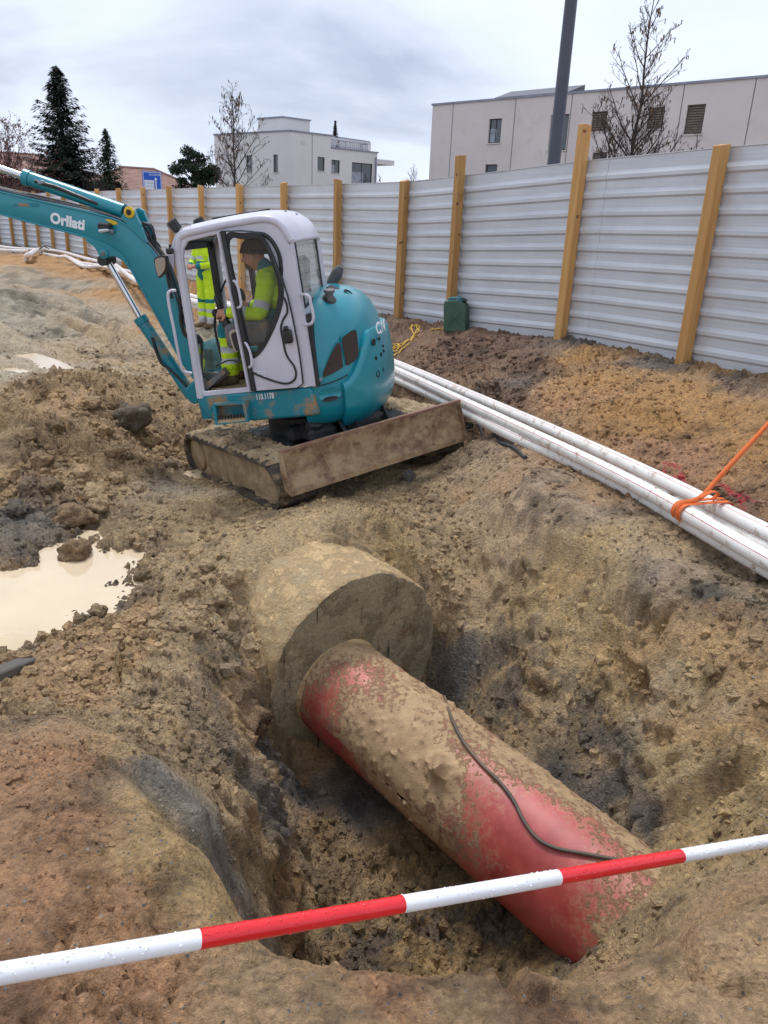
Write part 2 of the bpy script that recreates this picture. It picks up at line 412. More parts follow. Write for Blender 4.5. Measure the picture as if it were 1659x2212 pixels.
_A[:_n, _n:] = np.stack([np.ones(_n), hp[:, 0], hp[:, 1]], 1); _A[_n:, :_n] = _A[:_n, _n:].T
_w = np.linalg.solve(_A, np.concatenate([hp[:, 2], np.zeros(3)]))
def smooth(a, b, x): t = np.clip((x-a)/(b-a), 0, 1); return t*t*(3-2*t)
def base_h(x, y):
    x = np.asarray(x, float); y = np.asarray(y, float); sh = x.shape; x = x.ravel(); y = y.ravel(); z = np.empty_like(x)
    far = np.hypot(x+4, y-12)
    near = far < 60
    xx, yy = x[near], y[near]; zz = np.empty_like(xx)
    for i in range(0, len(xx), 40000):
        a, b = xx[i:i+40000], yy[i:i+40000]
        zz[i:i+40000] = kern(np.hypot(a[:, None]-hp[None, :, 0], b[:, None]-hp[None, :, 1])) @ _w[:_n] + _w[_n] + _w[_n+1]*a + _w[_n+2]*b
    z[near] = zz; z[~near] = 0
    k = smooth(24, 55, far); z = z*(1-k) + 0*k
    return z.reshape(sh)
def hit(px, py, hf=None, d0=1.0, d1=60):
    """where the sight line of a pixel meets the ground"""
    hf = hf or base_h
    d = np.concatenate([np.arange(d0, 14, .03), np.arange(14, d1, .15)]); P = EYE[None] + ray(px, py)[None]*d[:, None]
    g = P[:, 2] - hf(P[:, 0], P[:, 1]); i = int(np.argmax(g < 0))
    if i == 0: return P[-1]
    t = g[i-1]/(g[i-1]-g[i]); return P[i-1] + (P[i]-P[i-1])*t

# soil kinds: colour, clod size weight (rough), wetness
SOIL = {'red': (lin(158,122,93), .75, .4), 'tan': (lin(164,143,112), 1.0, .6), 'sand': (lin(176,150,118), .36, .7), 'ochre': (lin(180,154,112), .3, .4),
        'blue': (lin(116,112,106), .5, .6), 'pit': (lin(138,116,84), 1.25, .65), 'ink': (lin(80,79,82), .6, .75), 'clod': (lin(150,126,94), 1.6, .55), 'wet': (lin(188,164,126), .5, 1.),
        'yel': (lin(180,154,110), .8, .65), 'clay': (lin(198,172,128), .95, .75), 'strip': (lin(150,132,112), .25, .45), 'bank': (lin(184,144,94), .75, .15), 'dark': (lin(112,88,72), 1.0, .3),
        'grey': (lin(142,134,118), .9, .65), 'coal': (lin(94,88,84), .8, .4), 'pale': (lin(190,176,152), .25, .9), 'orange': (lin(182,140,92), 1.0, .2)}
CP = [(50,1650,'red'),(150,1800,'red'),(100,1950,'red'),(50,2150,'red'),(300,2150,'red'),(250,2000,'red'),(150,1650,'red'),(500,2150,'sand'),
 (700,2190,'sand'),(1000,2170,'sand'),(1300,2130,'sand'),(1500,2050,'sand'),(1600,2150,'sand'),(820,2150,'red'),(1200,2190,'red'),
 (330,1760,'ochre'),(400,1850,'ochre'),(300,1870,'ochre'),(480,1950,'ochre'),(220,1620,'ochre'),(410,1950,'ochre'),
 (430,1790,'blue'),(300,1650,'blue'),(510,1930,'blue'),(350,1690,'blue'),(470,1870,'blue'),
 (450,1650,'tan'),(500,1800,'tan'),(400,1550,'tan'),(200,1500,'tan'),(350,1400,'tan'),(100,1500,'tan'),(500,1450,'tan'),(520,1600,'tan'),(250,1450,'tan'),
 (700,1800,'pit'),(650,1900,'pit'),(900,2000,'pit'),(800,2050,'pit'),(1100,2080,'pit'),(640,1720,'ink'),(600,1800,'ink'),(760,1730,'ink'),(850,1830,'pit'),(600,1960,'pit'),
 (200,950,'clod'),(100,1000,'clod'),(300,1000,'clod'),(150,1080,'clod'),(0,1080,'clod'),(30,1120,'blue'),(300,900,'clod'),(100,870,'clod'),(250,850,'clod'),(380,950,'clod'),
 (450,1100,'wet'),(350,1150,'tan'),(600,1110,'wet'),(430,1040,'wet'),(500,1150,'wet'),(400,1060,'pale'),(700,1110,'wet'),(850,1080,'tan'),(350,1230,'tan'),(480,1220,'tan'),
 (620,1190,'wet'),(720,1180,'tan'),(850,1190,'yel'),(950,1130,'tan'),(900,1020,'tan'),(950,1250,'tan'),
 (1200,1250,'clay'),(1300,1300,'clay'),(1300,1400,'clay'),(1250,1170,'yel'),(1100,1400,'tan'),(1005,1420,'ink'),(1180,1500,'tan'),(1300,1600,'tan'),(1215,1655,'ink'),(1290,1715,'coal'),
 (1500,1450,'clay'),(1600,1500,'clay'),(1560,1400,'tan'),(1600,1330,'coal'),(1500,1270,'blue'),(1400,1220,'coal'),(1450,1650,'clay'),(1600,1650,'clay'),(1530,1620,'yel'),(1400,1540,'grey'),(1550,1570,'grey'),(1330,1480,'clay'),(1180,1400,'clay'),(1420,1330,'clay'),
 (1500,1800,'clay'),(1600,1800,'clay'),(1450,1950,'tan'),(1600,1920,'sand'),(1380,1760,'coal'),
 (1100,1010,'strip'),(1300,1110,'strip'),(1450,1220,'strip'),(1040,960,'strip'),(1180,1060,'strip'),
 (1400,900,'bank'),(1600,800,'bank'),(1500,850,'bank'),(1300,830,'bank'),(1250,780,'bank'),(1150,800,'dark'),(1000,780,'dark'),(900,720,'dark'),(1050,740,'dark'),(1250,745,'coal'),(1400,790,'coal'),(1600,815,'coal'),
 (1600,960,'bank'),(1620,1080,'dark'),(1500,1000,'red'),(1400,980,'red'),(1200,880,'red'),(950,760,'dark'),(1100,850,'dark'),(1130,820,'coal'),
 (100,620,'grey'),(50,700,'grey'),(20,640,'grey'),(180,680,'grey'),(250,720,'tan'),(100,790,'pale'),(30,810,'pale'),(40,760,'pale'),(260,680,'pale'),(300,790,'tan'),(180,770,'tan'),(330,830,'clod'),
 (150,585,'orange'),(250,635,'orange'),(330,690,'orange'),(90,560,'orange'),(430,660,'orange'),(420,720,'pale'),(480,720,'grey'),(560,640,'dark')]
cpx = np.array([hit(a, b)[:2] for a, b, _ in CP]); cks = [c for *_, c in CP]
for kx, ky, kc in ((0,0,'red'),(2,.3,'sand'),(-2,.5,'red'),(3,2,'sand'),(0,-2,'red')): cpx = np.vstack([cpx, (kx, ky)]); cks.append(kc)
for p in FENCE[6:]: cpx = np.vstack([cpx, (p[0]+1.5, p[1]+1)]); cks.append('coal')
ccol = np.array([SOIL[k][0][:3] for k in cks]); crg = np.array([SOIL[k][1] for k in cks]); cwt = np.array([SOIL[k][2] for k in cks])
csc = np.hypot(cpx[:, 0], cpx[:, 1]+.8)*.09 + .05
def soil_at(x, y):
    wx = x + .10*fbm(x*1.7, y*1.7, oct=4, seed=3)*np.hypot(x, y)*.22; wy = y + .10*fbm(x*1.7+31, y*1.7, oct=4, seed=4)*np.hypot(x, y)*.22
    C = np.empty((len(x), 3)); G = np.empty(len(x)); W = np.empty(len(x))
    for i in range(0, len(x), 40000):
        a, b = wx[i:i+40000], wy[i:i+40000]
        d = np.hypot(a[:, None]-cpx[None, :, 0], b[:, None]-cpx[None, :, 1])/csc[None]
        w = 1/(d+.25)**4; w /= w.sum(1)[:, None]
        C[i:i+40000] = w@ccol; G[i:i+40000] = w@crg; W[i:i+40000] = w@cwt
    return C, G, W

# tooth marks of the bucket on the right slope, wheel slicks, cracks: grooves along measured lines
GROOVES = [([(1125,1165),(1180,1185),(1260,1215),(1330,1260)], .03, .028),([(1155,1205),(1230,1225),(1300,1265),(1365,1310)], .025, .035),
           ([(1165,1230),(1240,1265),(1330,1300),(1400,1330)], .03, .035),([(1180,1280),(1260,1290),(1330,1325)], .022, .03),([(1240,1190),(1300,1220),(1380,1270)], .02, .03),
           ([(1170,1310),(1240,1325),(1290,1350)], .02, .03),([(1050,1125),(1100,1140),(1180,1150)], .02, .03),
           ([(1659,1640),(1560,1700),(1470,1750),(1400,1785)], .03, .05),([(1659,1600),(1540,1670),(1450,1730)], -.02, .06),
           ([(1659,1690),(1560,1740),(1480,1785)], .02, .04),
           ([(270,1390),(262,1440),(255,1480)], .05, .012),([(285,1380),(320,1375)], .03, .01),
           ([(290,1640),(360,1740),(430,1840),(520,1950)], .02, .06),([(1000,2110),(1100,2130),(1250,2120)], .012, .02),
           ([(1380,2060),(1500,2080),(1659,2130)], .02, .02),([(1280,2160),(1450,2120),(1560,2060)], .012, .03),
           ([(0,640),(120,662),(230,705),(330,765)], .07, .13),([(0,668),(110,690),(210,730),(300,780)], .07, .13),([(30,600),(150,635),(260,690)], .06, .15),([(350,760),(300,720),(240,660)], .05, .12),([(0,745),(60,775),(140,790)], .04, .2),([(0,790),(60,805),(140,812)], .04, .15)]
def groove_h(x, y):
    r = np.zeros_like(x); mk_ = np.zeros_like(x)
    for pts, dp, wd in GROOVES:
        P = catmull([hit(*p)[:2] for p in pts], 6)
        lo, hi = P.min(0)-4*wd, P.max(0)+4*wd
        m = (x > lo[0])&(x < hi[0])&(y > lo[1])&(y < hi[1])
        if not m.any(): continue
        a = np.stack([x[m], y[m]], 1); best = np.full(len(a), 9.); s = np.zeros(len(a))
        for i in range(len(P)-1):
            d = P[i+1]-P[i]; t = np.clip(((a-P[i])@d)/(d@d+1e-12), 0, 1)
            q = np.hypot(*(a-P[i]-t[:, None]*d).T); s = np.where(q < best, (i+t)/(len(P)-1), s); best = np.minimum(best, q)
        fade = smooth(0, .15, s)*(1-smooth(.8, 1, s))
        wob = best + .25*wd*vnoise(a[:, 0]*25, a[:, 1]*25, seed=77)
        r[m] += (-dp*np.exp(-(wob/wd)**2) + .45*dp*np.exp(-((wob-1.7*wd)/(.6*wd))**2))*fade
        mk_[m] = np.maximum(mk_[m], np.exp(-(best/(1.6*wd))**2)*fade)
    return r, mk_
def smear(x, y, zb):
    """where a bucket or a boot has wiped the wet clay smooth"""
    return smooth(.08, .30, fbm(x*1.5+5, y*1.5, zb*1.8, 4, 120))*(1-.75*smooth(.3, -.3, x)*smooth(3.2, 2.0, y))
def detail_h(x, y, zb, G):
    """clods, crumbs and smears of flat ground; G says how lumpy the soil is"""
    dist = np.hypot(x, y)
    X, Y = x+.03*vnoise(x*9, y*9, seed=60)+.012*vnoise(x*31, y*31, seed=62), y+.03*vnoise(x*9, y*9, seed=61)+.012*vnoise(x*31, y*31, seed=63)
    h = .05*fbm(x*1.3, y*1.3, None, 3, 11)*(.35+.65*np.clip(G, 0, 1.2))
    patch = smooth(-.25, .45, fbm(x*2.1, y*2.1, oct=3, seed=21))*(1-.85*smear(x, y, zb))
    big = smooth(9, 12, dist)                                    # churned lumps and ruts of the far ground
    f1, f2, idn = worley((x+.2*vnoise(x*1.5, y*1.5, seed=64))/.42, y/.42, 36); h = h + big*.09*G*(idn-.3)*smooth(0, .3, f2-f1)
    for sc, amp, sd in ((.15, .034, 31), (.068, .035, 32), (.034, .019, 33)):
        f1, f2, idn = worley(X/sc, Y/sc, sd)
        dome = np.clip(1-f1*1.25, 0, 1); crack = smooth(0, .22, f2-f1)
        on = (idn > (.62 if sc > .1 else .30)).astype(float)
        h = h + amp*G*(on*(.35+idn)*np.sqrt(dome+1e-6)*crack - .55*(1-crack))*(.30+.70*patch)
    h = h + .011*fbm(X*24, Y*24, None, 3, 41)*(.35+.5*G)
    f1, f2, idn = worley(X/.019, Y/.019, 35)
    h = h + .0075*(idn > .45)*np.clip(1-1.4*f1, 0, 1)*(.35+.8*G)
    S = smear(x, y, zb); al, ac = x*.47-y*.88, x*.88+y*.47
    h = h + .016*S*fbm(ac*15+.6*vnoise(al*4, ac*4, seed=65), al*2.2, zb*9, 3, 52)
    t = fbm(x*3.1+y*1.7, y*.9-x*.5, None, 3, 51); h = h + .018*np.clip(np.abs(t)-.15, 0, 1)*(1.2-np.clip(G, 0, 1))
    return h
def face_d(x, y, z, G):
    """torn clay on steep faces, measured along the surface normal"""
    wx = .09*vnoise(x*4, y*4, z*4, 60); wz = .09*vnoise(x*4+9, y*4, z*4, 61)
    X, Y, Z = x+wx, y-wx, z+wz
    r = 1-np.abs(fbm(X*2.6, Y*2.6, Z*4.2, 4, 101))*1.6                 # ridges and torn lips
    S = smear(x, y, z); al, ac = x*.47-y*.88, x*.88+y*.47
    d = .055*np.clip(r, -1, 1) + .03*fbm(X*1.4, Y*1.4, Z*2.2, 2, 104)
    for sc, amp, sd in ((.13, .045, 111), (.055, .036, 112)):
        f1, f2, idn = worley3(X/sc, Y/sc, Z/sc*1.35, sd)
        d = d + (1-.8*S)*amp*((idn-.4)*smooth(0, .22, f2-f1)*1.6 - .5*(1-smooth(0, .16, f2-f1)))
    return d + .02*S*fbm(ac*12+Z*12, al*2.2, Z*3, 3, 108) + (1-.7*S)*.016*fbm(X*20, Y*20, Z*26, 3, 107)

# one sheet, fine where the camera stands close, running to the horizon
def axis(segs):
    a = [segs[0][0]]
    for x1, st0, st1 in segs[1:]:
        x0 = a[-1]; L = x1-x0; n = max(1, int(round(L/((st0+st1)/2)))); t = np.arange(1, n+1)/n
        s = (st0*t + (st1-st0)*t*t/2); a += list(x0 + L*s/s[-1])
    return np.array(a)
gx = axis([(-500,), (-120, 80, 40), (-40, 30, 2.), (-14, 1.5, .12), (-4.5, .10, .035), (-2.2, .03, .0135), (2.5, .0125, .0125), (3.6, .014, .04), (8, .05, .3), (40, .4, 8), (120, 12, 40), (500, 50, 80)])
gy = axis([(-30,), (-3, 4, .4), (.6, .3, .03), (1.0, .02, .0125), (7.2, .0115, .0135), (9.5, .0145, .03), (16, .035, .08), (40, .1, .9), (120, 2, 20), (900, 40, 120)])
GX, GY = np.meshgrid(gx, gy)
fx_, fy_ = GX.ravel(), GY.ravel()
zb = base_h(fx_, fy_)
CC, GG, WW = soil_at(fx_, fy_)
GFade = np.where(np.hypot(fx_, fy_) > 45, .2, 1.)
gy_z, gx_z = (g.ravel() for g in np.gradient(zb.reshape(GX.shape), gy, gx))
sl_ = np.hypot(gx_z, gy_z); steep = smooth(1.15, 2.1, sl_)*(np.hypot(fx_, fy_) < 9)
gr_h, gr_m = groove_h(fx_, fy_)
zz = zb + gr_h*1.7*(1+.6*np.minimum(sl_, 2.)) + detail_h(fx_, fy_, zb, GG*GFade)*(1-.55*steep)*(1-.75*gr_m)
fd = np.zeros_like(zb); ms = steep > .01
fd[ms] = 1.15*face_d(fx_[ms], fy_[ms], zb[ms], GG[ms])*steep[ms]*(1-.75*gr_m[ms])
fg = fd.reshape(GX.shape)
for _ in range(2): fg = (fg + np.roll(fg, 1, 0) + np.roll(fg, -1, 0) + np.roll(fg, 1, 1) + np.roll(fg, -1, 1))/5
fd = .5*fd*smooth(2.2, 3.0, fy_) + fg.ravel()*(1-.5*smooth(2.2, 3.0, fy_))
fd = fd*(.35+.65*smooth(1.9, 2.8, fy_))
# the soil does not bury the visible end of the concrete, but laps over its back
dR = (np.stack([fx_, fy_, zz], 1) - RC); along = dR@PD; perp = dR@P1
topz = RC[2] + np.sqrt(np.clip(RR**2-perp**2, 0, None)) - .012 + along*PD[2] + .06*fbm(fx_*4, fy_*4, None, 4, 9)
cutk = smooth(-.75, -.36, along)*(along < .12)*(1-smooth(RR*.62, RR*.97, np.abs(perp)))
zz = zz - np.clip(zz-topz, 0, None)*cutk
# the hollow in front of the concrete face stays open
lowz = RC[2] - RR*.80 + 2.2*np.clip(np.abs(perp)-RR*.92, 0, None) + 1.2*np.clip(along-.25, 0, None)*0
fk = smooth(-.06, .02, along)*(1-smooth(.30, .75, along))*(1-smooth(RR*1.02, RR*1.35, np.abs(perp)))
zz = zz - np.clip(zz-lowz, 0, None)*fk
dP = np.stack([fx_, fy_], 1) - PC[:2]; aP = dP@(PD[:2]/np.linalg.norm(PD[:2])); pP = dP@P1[:2]
inpipe = (aP > -1.4) & (aP < .98+.12*vnoise(fx_*5, fy_*5, seed=8)+.25*pP) & (np.abs(pP) < PR*1.05)
zz = np.where(inpipe, np.minimum(zz, PC[2]-.3*PR-.05), zz)
# the blade and tracks keep clear of lumps
dM = (np.stack([fx_, fy_, zz], 1) - MC)@UB
intr = (np.abs(dM[:, 0]) < 1.3) & (np.abs(dM[:, 1]) < .6)
zz = np.where(intr & (dM[:, 2] > .12), zz - (dM[:, 2]-.12), zz)
# local colour: clods vary, dark clay seams run through the pit faces
v1 = fbm(fx_*2.3, fy_*2.3, zb*2, 4, 71); v2 = fbm(fx_*9, fy_*9, zb*5, 4, 72); v3 = vnoise(fx_*45, fy_*45, zb*20, 73)
CC = CC*np.clip(1 + .34*v1 + .40*v2 + .14*v3, .45, 1.6)[:, None]
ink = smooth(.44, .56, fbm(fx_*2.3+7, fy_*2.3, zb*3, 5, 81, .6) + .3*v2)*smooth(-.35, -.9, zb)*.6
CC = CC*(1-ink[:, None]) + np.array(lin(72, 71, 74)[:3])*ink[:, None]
wr = smooth(.35, .6, fbm(fx_*1.1-3, fy_*1.1, zb*2, 4, 83))*.32*smooth(11, 7, np.hypot(fx_, fy_))
CC = CC*(1-wr[:, None]) + np.array(lin(174, 136, 94)[:3])*wr[:, None]
# red survey paint sprayed on the bank
for pts in ([(1300,905),(1420,985),(1455,1000)], [(1436,1005),(1448,1040)], [(1475,1010),(1482,1040)], [(1556,1035),(1580,1050),(1640,1075)], [(1600,1055),(1608,1085)], [(1436,993),(1470,1000)], [(1435,1020),(1470,1016)]):
    P = np.array([hit(*p)[:2] for p in pts])
    lo, hi = P.min(0)-.1, P.max(0)+.1; m = np.where((fx_ > lo[0])&(fx_ < hi[0])&(fy_ > lo[1])&(fy_ < hi[1]))[0]
    if pts[0][0] == 1300: continue
    for i in range(len(P)-1):
        a = np.stack([fx_[m], fy_[m]], 1); d = P[i+1]-P[i]; t = np.clip(((a-P[i])@d)/(d@d+1e-9), 0, 1)
        q = np.hypot(*(a-P[i]-t[:, None]*d).T); f = (np.exp(-(q/.017)**2)*.8*(v3[m] > -.45))[:, None]
        CC[m] = CC[m]*(1-f) + np.array(lin(205, 60, 75)[:3])*f
CC = np.clip(CC, .01, 1)*np.array([1.48, 1.44, 1.36]); CC = CC*np.minimum(1, .60/CC.max(1))[:, None]; SM_ = smear(fx_, fy_, zb)*(np.hypot(fx_, fy_) < 14)
CC = CC*(1+.10*SM_)[:, None]; WW = np.clip(WW + .25*v2 + .2*v1 + .35*SM_, 0, 1)
wm = smooth(.075, .0, zz-(-.752))*(fx_ < -.9)*(fy_ > 3.6)*(fy_ < 6.6)*(fx_ > -6); CC = CC*(1-.35*wm)[:, None]; WW = np.clip(WW+wm, 0, 1)   # soaked margin of the puddle
def height(x, y):
    """final ground height, looked up in the sheet"""
    x = np.asarray(x, float); y = np.asarray(y, float)
    Z = zz.reshape(GX.shape); i = np.clip(np.searchsorted(gx, x)-1, 0, len(gx)-2); j = np.clip(np.searchsorted(gy, y)-1, 0, len(gy)-2)
    u = (x-gx[i])/(gx[i+1]-gx[i]); v = (y-gy[j])/(gy[j+1]-gy[j])
    return Z[j, i]*(1-u)*(1-v) + Z[j, i+1]*u*(1-v) + Z[j+1, i]*(1-u)*v + Z[j+1, i+1]*u*v
def soil_color(x, y):
    i = int(np.clip(np.searchsorted(gx, x), 0, len(gx)-1)); j = int(np.clip(np.searchsorted(gy, y), 0, len(gy)-1))
    return CC[j*len(gx)+i]

me = bpy.data.meshes.new('ground')
nx, ny = len(gx), len(gy)
# steep faces are broken along their normal, so they are torn rather than combed
inv = 1/np.sqrt(1+sl_*sl_); ring_c = np.where((np.abs(perp) < RR+.1) & (along > -.9) & (along < .25), .25, 1.)
keep = np.where(inpipe | intr, 0., 1.)*ring_c
co = np.stack([fx_ - gx_z*inv*fd*keep, fy_ - gy_z*inv*fd*keep, zz + inv*fd*keep], 1)
me.vertices.add(nx*ny); me.vertices.foreach_set('co', co.ravel())
ii = (np.arange(ny-1)[:, None]*nx + np.arange(nx-1)[None]).ravel()
quads = np.stack([ii, ii+1, ii+nx+1, ii+nx], 1)
me.loops.add(quads.size); me.loops.foreach_set('vertex_index', quads.ravel())
me.polygons.add(len(quads)); me.polygons.foreach_set('loop_start', np.arange(0, quads.size, 4)); me.polygons.foreach_set('loop_total', np.full(len(quads), 4))
me.polygons.foreach_set('use_smooth', np.ones(len(quads), bool))
ca = me.attributes.new('soil', 'FLOAT_COLOR', 'POINT'); ca.data.foreach_set('color', np.concatenate([CC, WW[:, None]], 1).astype(np.float32).ravel())
me.update(calc_edges=True)
def soilmat(name, attr=True, base=(.2,.15,.1,1)):
    mt, nt, lk, bs = nodes_of(name)
    g = nt.new('ShaderNodeNewGeometry'); vec = g.outputs['Position']
    if attr:
        a = nt.new('ShaderNodeAttribute'); a.attribute_name = 'soil'; c, wet = a.outputs['Color'], a.outputs['Alpha']
    else: c, wet = base, .4
    n1 = noise(nt, lk, vec, 38, 8, .7); n2 = noise(nt, lk, vec, 9, 6, .6)
    k = ramp(nt, lk, n1, .28, (.52,.52,.55,1), .72, (1.48,1.45,1.40,1))
    c = mixrgb(nt, lk, 1., c, k, 'MULTIPLY')
    k2 = ramp(nt, lk, n2, .3, (.84,.85,.88,1), .7, (1.14,1.12,1.08,1)); c = mixrgb(nt, lk, 1., c, k2, 'MULTIPLY')
    vo = nt.new('ShaderNodeTexVoronoi'); vo.inputs['Scale'].default_value = 70; lk.new(vec, vo.inputs['Vector'])
    # scattered grit: pale and blue-grey grains
    pick = nt.new('ShaderNodeSeparateColor'); lk.new(vo.outputs['Color'], pick.inputs[0])
    g1 = mathn(nt, lk, 'MULTIPLY', mathn(nt, lk, 'GREATER_THAN', pick.outputs[0], .955), mathn(nt, lk, 'LESS_THAN', vo.outputs['Distance'], .33))
    gc = mixrgb(nt, lk, pick.outputs[1], (.16,.16,.17,1), (.52,.46,.38,1)); c = mixrgb(nt, lk, g1, c, gc)
    lk.new(c, bs.inputs['Base Color'])
    rr = ramp(nt, lk, noise(nt, lk, vec, 14, 5), .35, (.16,)*3+(1,), .65, (.46,)*3+(1,))
    if attr: rr = mixrgb(nt, lk, wet, (.85,)*3+(1,), rr)
    lk.new(rr, bs.inputs['Roughness']); bs.inputs['Specular IOR Level'].default_value = .45
    b = nt.new('ShaderNodeBump'); b.inputs['Strength'].default_value = 1.0; b.inputs['Distance'].default_value = .03
    hsum = mathn(nt, lk, 'ADD', mathn(nt, lk, 'MULTIPLY', noise(nt, lk, vec, 46, 8, .72), 1.25), mathn(nt, lk, 'MULTIPLY', noise(nt, lk, vec, 190, 4, .6), .6))
    hsum = mathn(nt, lk, 'ADD', hsum, mathn(nt, lk, 'MULTIPLY', g1, .25))
    for vsc, amp in ((30, .8), (80, .75)):        # crumbs: rounded cells, some missing
        wv_ = nt.new('ShaderNodeTexNoise'); wv_.inputs['Scale'].default_value = vsc*.8; lk.new(vec, wv_.inputs['Vector'])
        vv_ = nt.new('ShaderNodeVectorMath'); vv_.operation = 'MULTIPLY_ADD'; lk.new(wv_.outputs['Color'], vv_.inputs[0]); vv_.inputs[1].default_value = (.9/vsc,)*3; lk.new(vec, vv_.inputs[2])
        v_ = nt.new('ShaderNodeTexVoronoi'); v_.inputs['Scale'].default_value = vsc; lk.new(vv_.outputs[0], v_.inputs['Vector'])
        sp_ = nt.new('ShaderNodeSeparateColor'); lk.new(v_.outputs['Color'], sp_.inputs[0])
        on_ = ramp(nt, lk, sp_.outputs[0], .35, (0,)*3+(1,), .9, (1,)*3+(1,))
        cell = mathn(nt, lk, 'MULTIPLY', mathn(nt, lk, 'SUBTRACT', 1., v_.outputs['Distance']), on_)
        hsum = mathn(nt, lk, 'ADD', hsum, mathn(nt, lk, 'MULTIPLY', cell, amp))
    lk.new(hsum, b.inputs['Height']); lk.new(b.outputs[0], bs.inputs['Normal'])
    return mt
M_SOIL = soilmat('wet soil'); me.materials.append(M_SOIL)
ground = bpy.data.objects.new('ground', me); col.objects.link(ground); tag(ground, kind='structure')

# ------------------------------------------------------------------ puddles
def watermat(name, c, ripple=.08):
    mt, nt, lk, bs = nodes_of(name)
    g = nt.new('ShaderNodeNewGeometry')
    cc = ramp(nt, lk, noise(nt, lk, g.outputs['Position'], 2.2, 4), .35, c, .7, tuple(min(1, x*1.12) for x in c[:3])+(1,))
    lk.new(cc, bs.inputs['Base Color']); bs.inputs['Roughness'].default_value = .06; bs.inputs['IOR'].default_value = 1.5
    bs.inputs['Specular IOR Level'].default_value = .7
    b = nt.new('ShaderNodeBump'); b.inputs['Strength'].default_value = ripple; b.inputs['Distance'].default_value = .01
    lk.new(noise(nt, lk, g.outputs['Position'], 16, 3), b.inputs['Height']); lk.new(b.outputs[0], bs.inputs['Normal'])
    return mt
M_WATER = watermat('muddy water', lin(206, 186, 156))
WATER_Z = -.752
def puddle(outline, z):
    P = catmull([at_z(px, py, z)[:2] for px, py in outline], 4, True); c = P.mean(0); n = len(P)
    b = MB(); b.add([(c[0], c[1], z)] + [(p[0], p[1], z) for p in P], [(0, 1+k, 1+(k+1)%n) for k in range(n)])
    return b.build('puddle', M_WATER, fix=False)
tag(puddle([(-200,1270),(-60,1205),(30,1192),(90,1170),(130,1150),(200,1146),(260,1162),(330,1205),(362,1240),(320,1262),(262,1310),(212,1350),(115,1395),(45,1425),(-60,1440),(-220,1440)], WATER_Z), kind='structure')
c = at_z(428, 1026, -.86); wz = float(height(c[0], c[1]))+.02
tag(puddle([(390,1024),(405,1014),(440,1013),(470,1020),(468,1032),(440,1040),(405,1038)], wz), kind='structure')

g_ = np.array([at_z(x, y, -.42)[:2] for x in range(-60, 150, 12) for y in range(752, 812, 6)]); wz = float(np.percentile(height(g_[:, 0], g_[:, 1]), 35))
tag(puddle([(-120,752),(0,748),(60,758),(130,780),(160,800),(110,815),(30,812),(-60,800)], wz), kind='structure')
# ------------------------------------------------------------------ concrete casing and red pipe
def cyl_pt(c, ax, a, b, R, t, s): return c + ax*s + R*(math.cos(t)*a + math.sin(t)*b)
def casing():
    b1 = np.cross(RN, [0, 0, 1.]); b1 /= np.linalg.norm(b1); b2 = np.cross(b1, RN)
    nu, L = 120, .95
    rows = [0, .012, .03, .06, .1, .16, .24, .34, .46, .56, .66, .76, .86, L]
    P = np.zeros((len(rows), nu+1, 3))
    for i, s in enumerate(rows):
        for k in range(nu+1):
            t = 2*math.pi*k/nu; w = np.array([math.cos(t)*3, math.sin(t)*3, s*3])
            d = .012*float(fbm(w[0:1]*1.6, w[1:2]*1.6, w[2:3]*1.6, 4, 5)[0])
            r = RR + d - (.014 if i == 0 else .004 if i == 1 else 0) - .014*max(0, float(fbm(w[0:1]*3, w[1:2]*3, w[2:3]*3, 3, 6)[0]))*(i < 4) + .012*float(fbm(w[0:1]*6, w[1:2]*6, w[2:3]*6, 2, 7)[0])*(i > 4)
            P[i, k] = cyl_pt(RC + RN*.006*float(vnoise(w[0:1]*2, w[1:2]*2, seed=3)[0])*(i < 3), -RN, b1, b2, r, t, s)
    root = empty('concrete_casing', tuple(RC - RN*.2))
    mw = np.eye(4); mw[:3, 3] = -(RC - RN*.2)
    b = MB(); b.grid(P); b.build('casing_wall', M_CONC, root, smooth=True, xf=mw, fix=False)
    # flat sawn face with the hole the pipe passes through
    f = MB(); rings = 14; Q = np.zeros((rings, nu+1, 3))
    # pipe centre in the plane of the face
    tt = ((RC-PC)@RN)/(PD@RN); pc = PC + PD*tt
    for k in range(nu+1):
        t = 2*math.pi*k/nu; o = P[0, k]
        v = o - pc; v = v/np.linalg.norm(v); inn = pc + v*(PR-.02)
        for i in range(rings):
            u = i/(rings-1); q = o*(1-u) + inn*u
            w = q*4; Q[i, k] = q + RN*.006*float(fbm(w[0:1], w[1:2], w[2:3], 3, 15)[0])*(1 if 0 < i else 0)
    f.grid(Q); f.build('sawn_face', M_FACE, root, smooth=True, xf=mw, fix=False)
    # wet clay squeezed out round the pipe where it leaves the face
    nf = 64; Fq = np.zeros((5, nf+1, 3)); q1 = np.cross(PD, [0, 0, 1.]); q1 /= np.linalg.norm(q1); q2 = np.cross(q1, PD)
    for k in range(nf+1):
        t = 2*math.pi*k/nf; dr_ = math.cos(t)*q1 + math.sin(t)*q2; a_ = .016 + .006*math.sin(3*t+1) + .005*math.sin(7*t)
        for i, (rr_, ss_) in enumerate(((PR+a_, -.004), (PR+a_*.7, a_*.35), (PR+a_*.35, a_*.7), (PR+.006, a_*1.1), (PR-.01, a_*1.15))):
            c_ = pc + dr_*rr_; c_ = c_ - PD*(((c_-pc)@RN)/(PD@RN)) + PD*ss_; Fq[i, k] = c_
    ff = MB(); ff.grid(Fq); ff.build('clay_fillet', M_CONC, root, smooth=True, xf=mw, fix=False)
    tag(root, 'round mud-caked concrete casing with a flat face, red pipe coming out of it', 'pipe casing')
    return pc
